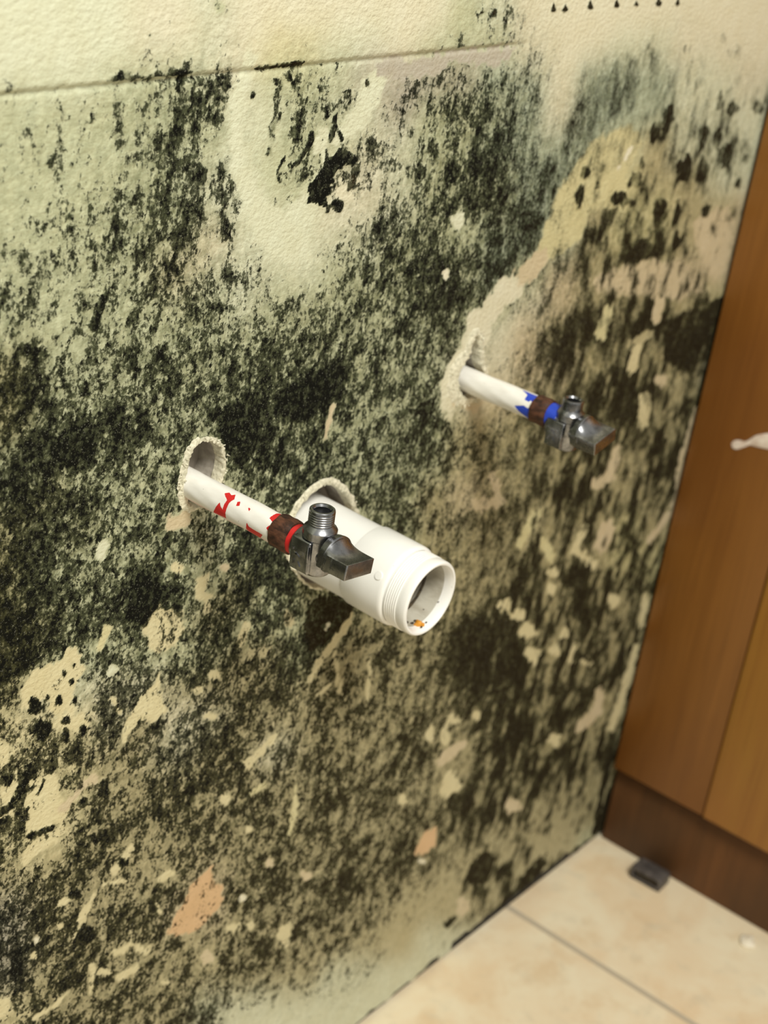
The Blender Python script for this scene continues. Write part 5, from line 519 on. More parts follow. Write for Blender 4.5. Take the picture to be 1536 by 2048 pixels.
([(5470,3296),(5553,3270),(5851,3463),(5809,3517),(5724,3542),(5430,3350)],0.15,'p',3),
([(4044,3493),(4057,3470),(4025,3466),(3973,3486),(3931,3506),(3882,3530),(3861,3557),(3886,3564),(3912,3566),(3949,3565),(4001,3542),(4028,3515)],0.15,'b',3),
([(4063,3345),(4057,3320),(4052,3292),(4021,3289),(3981,3323),(3954,3358),(3924,3395),(3915,3433),(3945,3438),(3977,3429),(4013,3419),(4052,3384)],0.15,'b',3),
([(5184,2839),(5166,2814),(5150,2791),(5113,2782),(5053,2820),(5017,2868),(4985,2911),(4964,2959),(4999,2971),(5052,2948),(5101,2928),(5159,2889)],0.15,'b',3),
([(4427,2807),(4444,2769),(4421,2754),(4373,2776),(4334,2800),(4288,2830),(4262,2870),(4280,2889),(4303,2897),(4332,2904),(4381,2879),(4411,2839)],0.15,'b',3),
([(4334,2683),(4336,2656),(4323,2631),(4270,2647),(4220,2685),(4179,2718),(4138,2760),(4146,2787),(4190,2782),(4229,2776),(4284,2758),(4329,2715)],0.15,'b',3),
([(3295,2514),(3298,2491),(3289,2472),(3253,2483),(3221,2512),(3193,2538),(3166,2571),(3173,2592),(3201,2589),(3227,2586),(3263,2573),(3292,2540)],0.15,'b',3),
([(3029,2587),(3033,2554),(2981,2563),(2928,2586),(2872,2609),(2816,2651),(2811,2684),(2829,2699),(2847,2716),(2899,2706),(2956,2664),(2990,2627)],0.15,'b',3),
([(2909,2506),(2915,2458),(2913,2408),(2877,2412),(2839,2463),(2807,2508),(2773,2568),(2771,2622),(2800,2631),(2825,2633),(2862,2623),(2899,2564)],0.15,'b',3),
([(2695,2604),(2709,2558),(2695,2536),(2664,2554),(2638,2575),(2608,2605),(2590,2652),(2600,2679),(2611,2696),(2629,2712),(2660,2687),(2681,2642)],0.15,'b',3),
([(3440,3431),(3451,3397),(3431,3374),(3374,3395),(3327,3428),(3280,3460),(3243,3503),(3262,3526),(3301,3526),(3338,3528),(3394,3507),(3433,3463)],0.15,'b',3),
([(3675,3257),(3681,3233),(3652,3221),(3576,3249),(3516,3284),(3458,3316),(3413,3355),(3440,3367),(3496,3355),(3548,3346),(3624,3319),(3672,3280)],0.15,'b',3),
([(3893,3040),(3914,2996),(3855,2995),(3771,3032),(3700,3064),(3619,3110),(3592,3156),(3631,3168),(3668,3176),(3730,3173),(3816,3129),(3859,3081)],0.15,'b',3),
([(4031,2757),(4010,2730),(3992,2700),(3937,2698),(3867,2751),(3826,2804),(3782,2857),(3767,2910),(3820,2913),(3882,2887),(3943,2864),(4014,2811)],0.15,'b',3),
([(4660,1654),(4664,1619),(4653,1586),(4595,1606),(4541,1655),(4495,1697),(4449,1751),(4455,1787),(4501,1781),(4543,1773),(4601,1751),(4652,1696)],0.15,'b',3),
([(5183,1974),(5104,1977),(5134,1776),(4883,1721),(4926,1629),(5060,1561),(5323,1644),(5277,1892)],0.1,'p',3),
([(4569,2656),(4521,2663),(4496,2500),(4899,2300),(4945,2312),(4888,2373),(4571,2514),(4608,2614)],0.18,'b',3),
([(3590,4186),(3495,4208),(3422,4127),(3362,3975),(3398,3929),(3457,3918),(3572,4037),(3643,4116)],0.2,'y',3),
([(3686,3925),(3661,3891),(3815,3689),(3912,3642),(3941,3681),(3772,3884)],0.18,'y',3),
([(4325,3847),(4253,3856),(4174,3642),(4587,3349),(4665,3334),(4644,3388),(4305,3617),(4380,3790)],0.15,'b',3),
([(4690,3757),(4555,3767),(4536,3548),(4638,3452),(4757,3441),(4810,3648)],0.15,'p',3),
([(2861,4690),(2834,4666),(2951,4475),(2693,4545),(2656,4491),(2760,4413),(3111,4376),(2925,4657)],0.2,'p',3),
([(4046,5657),(3948,5659),(3878,5487),(3950,5422),(4048,5419),(4119,5593)],0.2,'y',3),
([(4748,5606),(4653,5596),(4681,5432),(4755,5383),(4827,5390),(4846,5542)],0.15,'p',3),
([(4551,5285),(4470,5282),(4458,5085),(4527,5033),(4601,5035),(4628,5229)],0.22,'b',3),
([(4739,5328),(4657,5358),(4395,5310),(4402,5274),(4471,5248),(4747,5286)],0.25,'t',3),
([(5162,4870),(5158,4841),(5150,4817),(5125,4794),(5056,4800),(5000,4829),(4954,4853),(4911,4886),(4930,4912),(4989,4913),(5042,4912),(5111,4903)],0.2,'p',3),
([(4828,4824),(4747,4810),(4820,4541),(4914,4480),(4990,4491),(4930,4759)],0.25,'b',3),
([(4588,4413),(4518,4416),(4464,4235),(4286,4211),(4298,4154),(4400,4107),(4633,4136),(4649,4361)],0.2,'p',3),
([(5358,5385),(5333,5382),(5427,4604),(5456,4585),(5482,4586),(5385,5368)],0.5,'t',3),
([(1045,7535),(1542,7540),(1990,7551),(2379,7546),(2235,7443),(2142,7426),(2023,7462),(1945,7456),(1863,7505),(1765,7495),(1695,7451),(1575,7432),(1414,7438),(1364,7413),(1272,7415),(1134,7489)],0.03,'k',2),
([(1065,7430),(1067,7416),(1059,7410),(1048,7412),(1038,7412),(1027,7419),(1024,7433),(1028,7442),(1031,7452),(1040,7458),(1051,7451),(1058,7440)],0.85,'B',1),
([(728,7335),(718,7326),(745,7278),(764,7272),(774,7281),(747,7329)],0.97,'',1),
([(823,7297),(807,7292),(784,7230),(777,7151),(790,7139),(808,7142),(854,7212),(839,7286)],0.92,'',1.2),
([(840,7216),(836,7209),(884,7152),(897,7149),(901,7157),(852,7213)],0.95,'',1),
([(774,7116),(764,7111),(776,7063),(789,7056),(799,7061),(788,7109)],0.95,'',1),
([(879,7099),(973,7057),(1020,7018),(998,6986),(939,7027),(891,6979),(841,6951),(852,6886),(812,6844),(843,6797),(762,6813),(691,6870),(673,6940),(710,6993),(767,7020),(765,7059),(827,7084)],0.985,'',1.5),
([(963,6797),(958,6783),(951,6768),(928,6765),(905,6779),(890,6792),(873,6809),(875,6827),(896,6831),(916,6831),(940,6830),(962,6815)],0.97,'',1),
([(854,6784),(854,6772),(847,6768),(840,6768),(831,6767),(823,6777),(822,6789),(823,6798),(825,6808),(833,6811),(841,6803),(847,6795)],0.95,'',1),
([(1035,6902),(1021,6883),(1009,6868),(992,6855),(975,6869),(971,6895),(969,6918),(970,6946),(987,6961),(1005,6954),(1019,6946),(1035,6930)],0.75,'o',1.5),
([(865,6938),(859,6932),(853,6929),(845,6926),(834,6929),(828,6936),(825,6943),(822,6950),(829,6955),(841,6953),(850,6950),(860,6945)],0.95,'',1),
([(662,7224),(648,7222),(617,7171),(574,7113),(588,7094),(616,7094),(660,7154),(671,7215)],0.97,'',1.2),
([(602,7104),(583,7106),(530,7060),(509,7069),(497,7067),(501,7057),(559,7031),(609,7091)],0.95,'',1.2),
([(471,7116),(462,7115),(405,7038),(432,6988),(446,6983),(452,6990),(423,7033),(475,7109)],0.9,'',1.2),
([(464,7017),(667,7075),(672,6992),(603,6954),(459,6972)],0.5,'',2),
([(72,6728),(108,6735),(126,6797),(78,6890),(107,6942),(91,6963),(61,6962),(29,6898),(56,6805),(46,6755)],0.85,'',2),
([(46,7025),(70,7043),(38,7119),(11,7132),(-8,7118),(10,7043)],0.75,'',2),
([(-58,7079),(-68,7059),(-81,7050),(-95,7038),(-116,7043),(-128,7067),(-131,7088),(-135,7111),(-125,7129),(-104,7126),(-88,7114),(-69,7103)],0.82,'',2),
([(365,7502),(348,7495),(344,7365),(331,7258),(319,7137),(342,7117),(369,7125),(388,7246),(395,7357),(383,7491)],0.72,'',2.5),
([(404,7530),(402,7522),(462,7470),(484,7438),(498,7435),(503,7442),(480,7476),(418,7529)],0.85,'',1.5),
([(216,7433),(211,7425),(206,7419),(200,7414),(190,7417),(185,7427),(182,7436),(179,7446),(185,7454),(195,7452),(203,7449),(212,7444)],0.95,'',1.2),
([(-108,7527),(-111,7513),(-122,7497),(-154,7496),(-180,7508),(-202,7519),(-222,7535),(-213,7551),(-185,7556),(-161,7560),(-129,7559),(-106,7544)],0.7,'',2),
([(34,7505),(39,7490),(21,7479),(-9,7483),(-32,7490),(-58,7497),(-71,7513),(-55,7525),(-36,7531),(-15,7538),(15,7534),(30,7519)],0.75,'',2),
([(-724,7569),(-707,7558),(-595,7564),(-465,7559),(-344,7557),(-248,7564),(-242,7571),(-251,7577),(-350,7584),(-468,7581),(-601,7595),(-715,7583)],0.75,'',1.5),
([(207,7560),(217,7553),(373,7553),(536,7558),(544,7568),(529,7577),(367,7570),(213,7567)],0.92,'o',1),
([(-783,7406),(-782,7394),(-787,7389),(-793,7390),(-798,7391),(-804,7396),(-805,7408),(-803,7416),(-800,7423),(-795,7429),(-789,7423),(-786,7414)],0.9,'',1.2),
([(-990,7244),(-989,7236),(-998,7233),(-1010,7235),(-1020,7237),(-1031,7241),(-1033,7249),(-1027,7253),(-1021,7257),(-1011,7261),(-999,7257),(-994,7250)],0.85,'',1.2),
([(-885,7221),(-887,7215),(-889,7209),(-895,7207),(-900,7212),(-903,7217),(-907,7224),(-906,7231),(-901,7233),(-896,7234),(-890,7234),(-885,7228)],0.85,'',1),
([(603,5748),(725,5816),(838,5870),(929,5871),(1040,5755),(1078,5679),(980,5604),(814,5597),(668,5652)],0.97,'',3),
([(70,5801),(256,5860),(350,5823),(298,5692),(273,5517),(201,5566),(168,5725)],0.95,'',3),
([(666,5519),(643,5516),(627,5430),(614,5317),(643,5288),(674,5293),(678,5409),(685,5499)],0.95,'',2),
([(960,5448),(943,5452),(906,5418),(913,5405),(929,5401),(966,5435)],0.93,'',1.5),
([(962,5256),(955,5246),(947,5241),(936,5235),(921,5243),(913,5258),(908,5271),(904,5286),(913,5294),(928,5288),(940,5281),(955,5272)],0.93,'',1.5),
([(-425,4905),(-352,4990),(-265,4990),(-203,4923),(-207,4802),(-269,4683),(-405,4765)],0.97,'',3),
([(-975,5910),(-715,5930),(-739,5813),(-804,5751),(-974,5876)],0.95,'',3),
([(-1055,6239),(-1087,6239),(-1172,6110),(-1149,6068),(-1104,6066),(-1039,6210)],0.92,'',3),
([(-675,6613),(-703,6609),(-754,6456),(-735,6432),(-707,6436),(-656,6589)],0.92,'',3),
([(-429,6207),(-435,6183),(-454,6177),(-470,6173),(-492,6175),(-507,6199),(-506,6224),(-506,6245),(-498,6267),(-477,6267),(-459,6248),(-443,6232)],0.88,'',3),
([(-1026,6398),(-1042,6387),(-1070,6386),(-1096,6385),(-1131,6392),(-1150,6410),(-1149,6424),(-1149,6438),(-1133,6449),(-1098,6442),(-1071,6429),(-1045,6416)],0.88,'',3),
([(-730,6134),(-731,6111),(-746,6105),(-761,6106),(-776,6108),(-791,6126),(-791,6149),(-786,6165),(-780,6183),(-765,6188),(-750,6172),(-741,6154)],0.9,'',2),
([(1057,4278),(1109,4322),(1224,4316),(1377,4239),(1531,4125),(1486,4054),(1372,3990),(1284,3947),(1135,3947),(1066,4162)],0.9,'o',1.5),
([(1313,4071),(1307,4067),(1302,4064),(1294,4062),(1282,4069),(1277,4079),(1273,4087),(1270,4096),(1278,4098),(1289,4093),(1298,4088),(1309,4081)],0.05,'w',1),
([(1286,4045),(1285,4041),(1282,4036),(1274,4037),(1267,4044),(1262,4050),(1256,4057),(1257,4062),(1264,4062),(1271,4061),(1279,4058),(1286,4051)],0.05,'w',1),
([(2610,3430),(2841,3560),(3183,3407),(3418,3047),(3390,2745),(3166,2751),(2766,3137)],0.82,'',5),
([(4857,5391),(5798,5384),(5855,5025),(5565,4807),(5051,5006)],0.82,'',4),
([(1439,5407),(1426,5405),(1407,5100),(1389,4920),(1398,4911),(1408,4911),(1436,5088),(1451,5396)],0.8,'',1.5),
([(1418,5920),(1400,5915),(1440,5562),(1455,5550),(1469,5554),(1437,5905)],0.75,'',2),
([(1602,5951),(1644,5945),(1828,6128),(1797,6326),(1766,6347),(1738,6339),(1741,6164),(1582,5981)],0.82,'',3),
([(-1009,4109),(-1033,4115),(-1117,3987),(-1199,3928),(-1194,3897),(-1165,3881),(-1073,3938),(-998,4081)],0.96,'',1.5),
([(-1024,3656),(-1011,3641),(-853,3614),(-849,3626),(-862,3641),(-1020,3668)],0.95,'',1.5),
([(-494,2655),(-518,2639),(-542,2632),(-575,2630),(-618,2666),(-636,2712),(-647,2749),(-654,2790),(-624,2799),(-582,2769),(-548,2740),(-507,2701)],0.93,'',2.5),
([(-621,3657),(-642,3649),(-660,3653),(-680,3656),(-696,3673),(-692,3699),(-679,3716),(-667,3734),(-646,3742),(-630,3725),(-623,3704),(-616,3683)],0.93,'',1.5),
([(-455,3682),(-458,3649),(-480,3647),(-500,3651),(-524,3659),(-544,3693),(-543,3726),(-538,3751),(-531,3777),(-507,3777),(-486,3746),(-471,3717)],0.9,'',2),
([(-651,3823),(-645,3787),(-672,3776),(-712,3800),(-743,3823),(-779,3854),(-791,3892),(-769,3908),(-748,3916),(-717,3921),(-678,3894),(-661,3855)],0.75,'',2),
([(-281,3071),(-280,3051),(-303,3054),(-327,3068),(-350,3081),(-374,3104),(-376,3123),(-364,3131),(-354,3139),(-331,3136),(-307,3114),(-295,3092)],0.9,'',1.5),
([(-969,3895),(-961,3893),(-921,3970),(-925,3979),(-933,3981),(-973,3904)],0.9,'',1),
([(-1130,4074),(-1140,4063),(-1149,4055),(-1163,4049),(-1181,4064),(-1188,4087),(-1193,4105),(-1195,4127),(-1182,4136),(-1165,4125),(-1151,4114),(-1134,4098)],0.9,'',1.5),
([(-630,3032),(-626,3009),(-646,3007),(-675,3026),(-698,3044),(-725,3067),(-733,3092),(-717,3098),(-701,3101),(-679,3100),(-650,3078),(-637,3052)],0.9,'',1.5),
([(5771,169),(5770,519),(5978,676),(6177,256),(6276,-342),(5954,-204)],0.96,'',4),
([(3530,779),(3586,966),(3800,943),(3958,751),(3899,569),(3674,617)],0.82,'o',4),
([(3515,407),(3442,463),(3306,464),(3317,410),(3389,354),(3526,352)],0.8,'',3),
([(4851,305),(4695,388),(4427,195),(4069,106),(4084,62),(4141,22),(4589,25),(4925,172)],0.8,'o',4),
([(1334,1467),(1383,1445),(1445,1543),(1490,1586),(1477,1622),(1440,1644),(1371,1620),(1307,1520)],0.85,'',3),
([(1936,1683),(1951,1626),(1929,1596),(1879,1629),(1839,1670),(1794,1715),(1767,1779),(1786,1811),(1813,1821),(1844,1832),(1893,1797),(1924,1733)],0.82,'',4),
([(4529,6280),(4515,6246),(4492,6208),(4435,6207),(4387,6247),(4355,6283),(4320,6329),(4333,6373),(4386,6380),(4433,6377),(4490,6370),(4535,6326)],0.8,'',3),
([(4759,6227),(4750,6177),(4727,6161),(4708,6148),(4681,6149),(4664,6197),(4665,6249),(4667,6294),(4677,6341),(4703,6343),(4724,6308),(4742,6277)],0.88,'',3),
([(4594,6044),(4573,6021),(4545,6013),(4516,6004),(4477,6016),(4458,6050),(4457,6078),(4453,6109),(4475,6131),(4514,6120),(4544,6100),(4576,6079)],0.72,'',3),
([(4872,5995),(4860,5959),(4829,5950),(4802,5943),(4766,5949),(4742,5988),(4745,6027),(4748,6060),(4762,6095),(4798,6092),(4826,6062),(4850,6035)],0.88,'',3),
([(5231,6180),(5232,6156),(5213,6136),(5170,6145),(5137,6166),(5105,6185),(5082,6214),(5101,6234),(5134,6238),(5165,6242),(5208,6234),(5233,6205)],0.72,'',3),
([(4779,6550),(4779,6505),(4749,6464),(4683,6476),(4633,6513),(4585,6546),(4550,6597),(4579,6638),(4630,6647),(4678,6659),(4744,6648),(4782,6596)],0.88,'',3),
([(4379,6942),(4354,6904),(4333,6866),(4292,6844),(4248,6878),(4228,6928),(4208,6974),(4206,7031),(4246,7055),(4290,7043),(4332,7035),(4375,7000)],0.75,'',3),
([(4234,6865),(4213,6835),(4195,6804),(4156,6788),(4117,6818),(4100,6857),(4080,6895),(4080,6940),(4117,6956),(4156,6947),(4194,6941),(4233,6911)],0.72,'',3),
([(5073,6495),(5057,6447),(5000,6438),(4951,6436),(4889,6444),(4844,6492),(4850,6541),(4860,6581),(4883,6623),(4944,6623),(4995,6583),(5034,6545)],0.75,'',3),
([(5386,6566),(5392,6519),(5355,6485),(5283,6501),(5229,6533),(5172,6564),(5138,6615),(5173,6650),(5223,6662),(5274,6676),(5346,6660),(5383,6609)],0.78,'',3),
([(5653,6334),(5658,6305),(5633,6292),(5599,6303),(5571,6312),(5539,6330),(5531,6360),(5549,6377),(5566,6391),(5593,6401),(5627,6385),(5642,6358)],0.78,'',3),
([(4932,6752),(4923,6713),(4908,6670),(4865,6663),(4829,6701),(4804,6736),(4777,6781),(4786,6830),(4825,6843),(4859,6846),(4902,6844),(4935,6802)],0.72,'',3),
([(5066,7008),(5056,6973),(5029,6962),(5006,6953),(4975,6956),(4955,6990),(4956,7027),(4958,7059),(4970,7092),(5001,7092),(5025,7066),(5047,7044)],0.6,'',3),
([(5182,6708),(5160,6677),(5138,6655),(5106,6635),(5066,6656),(5048,6699),(5037,6735),(5031,6780),(5060,6805),(5099,6793),(5132,6778),(5170,6754)],0.7,'',3),
([(5335,6928),(5317,6904),(5269,6902),(5227,6901),(5172,6908),(5135,6936),(5140,6961),(5146,6983),(5168,7004),(5222,7000),(5265,6977),(5301,6956)],0.65,'',3),
([(5726,6896),(5716,6869),(5672,6866),(5634,6867),(5587,6871),(5551,6898),(5555,6925),(5564,6946),(5581,6968),(5627,6968),(5667,6945),(5696,6923)],0.6,'',3),
([(3416,6676),(3402,6658),(3375,6654),(3350,6650),(3318,6656),(3300,6680),(3304,6701),(3305,6721),(3321,6738),(3353,6733),(3377,6716),(3399,6700)],0.8,'',3),
([(3398,6531),(3389,6498),(3374,6461),(3338,6458),(3311,6490),(3292,6521),(3272,6560),(3283,6601),(3315,6610),(3344,6613),(3378,6610),(3403,6573)],0.85,'',3),
([(4095,6667),(4093,6641),(4072,6633),(4052,6636),(4030,6639),(4010,6658),(4012,6685),(4021,6703),(4030,6723),(4052,6730),(4072,6712),(4083,6690)],0.75,'',3),
([(4127,6537),(4112,6506),(4061,6504),(4018,6506),(3964,6514),(3925,6547),(3932,6579),(3943,6604),(3965,6630),(4018,6627),(4062,6598),(4094,6571)],0.72,'',3),
([(4090,6394),(4060,6374),(3975,6384),(3902,6394),(3810,6413),(3748,6447),(3759,6470),(3774,6488),(3811,6504),(3903,6488),(3976,6456),(4034,6428)],0.72,'',3),
([(4551,5965),(4498,5945),(4433,5942),(4362,5937),(4269,5967),(4228,6014),(4221,6050),(4213,6089),(4268,6108),(4361,6082),(4432,6050),(4513,6014)],0.85,'',3),
([(3705,6211),(3686,6189),(3659,6165),(3594,6170),(3540,6204),(3505,6235),(3467,6271),(3482,6301),(3542,6300),(3597,6292),(3662,6279),(3713,6243)],0.8,'',3),
([(4658,7163),(4657,7136),(4635,7127),(4613,7130),(4591,7133),(4569,7151),(4569,7177),(4579,7195),(4589,7215),(4611,7224),(4633,7206),(4645,7185)],0.4,'',3),
([(5179,7330),(5184,7294),(5132,7282),(5075,7293),(5022,7302),(4966,7326),(4960,7362),(4991,7383),(5018,7403),(5070,7415),(5127,7392),(5153,7360)],0.35,'',3),
([(4424,7395),(4428,7367),(4407,7348),(4375,7355),(4350,7368),(4322,7383),(4311,7412),(4329,7433),(4349,7445),(4374,7458),(4405,7448),(4419,7420)],0.35,'',3),
([(4895,7452),(4897,7425),(4868,7415),(4837,7421),(4808,7426),(4777,7443),(4775,7469),(4791,7487),(4805,7504),(4834,7514),(4865,7497),(4880,7474)],0.3,'',3),
([(2652,7772),(2675,7749),(2696,7731),(2684,7720),(2652,7721),(2633,7733),(2643,7750)],0.99,'B',0.8),
([(2779,7767),(2803,7744),(2824,7726),(2812,7715),(2780,7716),(2760,7728),(2770,7745)],0.99,'B',0.8),
([(3043,7770),(3068,7746),(3091,7727),(3078,7716),(3044,7717),(3024,7730),(3034,7747)],0.99,'B',0.8),
([(3342,7771),(3368,7746),(3393,7728),(3379,7716),(3344,7718),(3322,7730),(3333,7748)],0.99,'B',0.8),
([(3573,7766),(3600,7741),(3626,7722),(3612,7711),(3576,7712),(3553,7725),(3564,7742)],0.99,'B',0.8),
([(3849,7763),(3878,7737),(3905,7718),(3890,7706),(3852,7708),(3828,7721),(3840,7739)],0.99,'B',0.8),
([(4098,7758),(4129,7732),(4157,7712),(4142,7700),(4103,7701),(4078,7715),(4089,7733)],0.99,'B',0.8),
([(1938,7774),(1967,7751),(1965,7738),(1928,7740),(1920,7753)],0.95,'B',0.8),
([(2058,7758),(2088,7736),(2087,7722),(2048,7724),(2040,7738)],0.95,'B',0.8),
([(-485,7825),(-487,7823),(-489,7821),(-492,7820),(-496,7821),(-498,7824),(-499,7826),(-500,7829),(-497,7831),(-493,7830),(-489,7830),(-485,7828)],0.95,'',0.8),
([(-483,7749),(-484,7747),(-488,7746),(-492,7746),(-497,7746),(-501,7748),(-500,7750),(-499,7752),(-497,7754),(-493,7755),(-489,7753),(-486,7751)],0.9,'',0.8),
([(-40,7853),(-50,7840),(-60,7829),(-75,7820),(-94,7826),(-103,7842),(-110,7855),(-114,7872),(-100,7884),(-81,7881),(-65,7878),(-46,7870)],0.35,'g',3),
]
HOLES = {'hot': [(-44, 5349), (-69, 5430), (-61, 5500), (-52, 5555), (-40, 5614), (-12, 5655), (36, 5671), (110, 5654), (170, 5612), (205, 5556), (220, 5494), (215, 5436), (199, 5381), (157, 5319), (76, 5277), (1, 5294)], 'cold': [(2395, 5779), (2437, 5757), (2480, 5654), (2494, 5556), (2568, 5481), (2579, 5375), (2500, 5323), (2389, 5340), (2322, 5397), (2282, 5478), (2275, 5547), (2304, 5598), (2359, 5630), (2375, 5693)], 'drain': [(812, 4816), (812, 4931), (859, 5013), (934, 5081), (1032, 5117), (1139, 5105), (1250, 5034), (1340, 4933), (1431, 4787), (1476, 4617), (1434, 4455), (1317, 4371), (1168, 4378), (1020, 4466), (913, 4592), (843, 4717)]}
RED_CHIPS = [[(26.7, 117.0), (28.2, 106.0), (30.5, 112.0), (31.8, 101.0), (33.5, 120.0), (32.3, 141.0), (32.2, 162.0), (32.1, -180.0), (31.9, -149.0), (23.0, -146.0), (26.4, 169.0), (27.0, 159.0), (28.3, 171.0), (30.3, 180.0), (30.2, 158.0), (30.7, 135.0), (28.8, 128.0)], [(36.6, 124.0), (37.5, 118.0), (38.7, 133.0), (37.4, 138.0)], [(58.9, 121.0), (59.1, 101.0), (59.3, 69.0), (61.9, 56.0), (65.2, 111.0), (64.3, 128.0), (61.6, 129.0)], [(60.2, 160.0), (61.9, 145.0), (63.8, 137.0), (64.6, 159.0), (62.6, 173.0)], [(47.4, -179.0), (48.8, -166.0), (53.0, -164.0), (57.8, -163.0), (54.2, -125.0), (48.0, -136.0), (46.3, -141.0)], [(44.5, 125.0), (45.6, 126.0), (45.7, 133.0)]]
BLUE_BAND = [[(39.1, 90.0), (44.7, 109.0), (45.1, 137.0), (48.3, 139.0), (48.7, 126.0), (52.3, 146.0), (49.7, 172.0), (46.4, 166.0), (40.1, -177.0), (42.6, -163.0), (47.5, -142.0), (50.9, -116.0), (66.5, -146.0), (64.3, 101.0), (49.7, 85.0)]]

TINTS = dict(h=(.62,.645,.495), c=(.66,.642,.495), g=(.51,.54,.37), G=(.42,.48,.37), y=(.59,.555,.33), p=(.57,.495,.34), t=(.45,.41,.25),
             o=(.36,.34,.19), k=(.44,.415,.35), b=(.62,.57,.36), a=(.62,.42,.24), w=(.72,.70,.56), B=(.10,.06,.03))
SEAM = 0.7556
CABX = 0.574
KICKX = 0.5845


def bilinear(g, x, z):
    gx = np.clip((x + .16) / .008, 0, g.shape[1] - 1.001); gz = np.clip(z / .008, 0, g.shape[0] - 1.001)
    i = gx.astype(int); j = gz.astype(int); u = gx - i; v = gz - j
    if g.ndim == 3: u = u[:, None]; v = v[:, None]
    return g[j, i] * (1 - u) * (1 - v) + g[j, i + 1] * u * (1 - v) + g[j + 1, i] * (1 - u) * v + g[j + 1, i + 1] * u * v


def blur(g, k):
    for _ in range(k):
        p = np.pad(g, [(1, 1), (1, 1)] + [(0, 0)] * (g.ndim - 2), mode='edge')
        g = (p[:-2, 1:-1] + p[2:, 1:-1] + p[1:-1, :-2] + p[1:-1, 2:] + 2 * p[1:-1, 1:-1]) / 6
    return g


def poly_sdf(px, pz, poly):
    """signed distance to a closed polygon, negative inside"""
    d = np.full(px.shape, 1e9); s = np.ones(px.shape)
    n = len(poly)
    for i in range(n):
        ax, az = poly[i]; bx, bz = poly[i - 1]
        ex, ez = bx - ax, bz - az
        wx, wz = px - ax, pz - az
        t = np.clip((wx * ex + wz * ez) / (ex * ex + ez * ez + 1e-12), 0, 1)
        d = np.minimum(d, (wx - ex * t) ** 2 + (wz - ez * t) ** 2)
        c1 = pz >= az; c2 = pz < bz; c3 = ex * wz > ez * wx
        s = np.where((c1 & c2 & c3) | (~c1 & ~c2 & ~c3), -s, s)
    return s * np.sqrt(d)


def lattice(x, z, step):
    """smooth random field, about -1 to 1, with lumps of the given size"""
    g = rng.uniform(-1, 1, (int(1.9 / step) + 3, int(1.4 / step) + 3))
    u = (x + .62) / step; v = z / step
    i = u.astype(int); j = v.astype(int); u = u - i; v = v - j
    u = u * u * (3 - 2 * u); v = v * v * (3 - 2 * v)
    return g[j, i] * (1 - u) * (1 - v) + g[j, i + 1] * u * (1 - v) + g[j + 1, i] * (1 - u) * v + g[j + 1, i + 1] * u * v


def probit(p):
    """inverse normal distribution, good to three digits"""
    p = np.clip(p, .0008, .9992)
    q = np.minimum(p, 1 - p); t = np.sqrt(-2 * np.log(q))
    z = t - (2.515517 + .802853 * t + .010328 * t * t) / (1 + 1.432788 * t + .189269 * t * t + .001308 * t ** 3)
    return np.where(p < .5, -z, z)


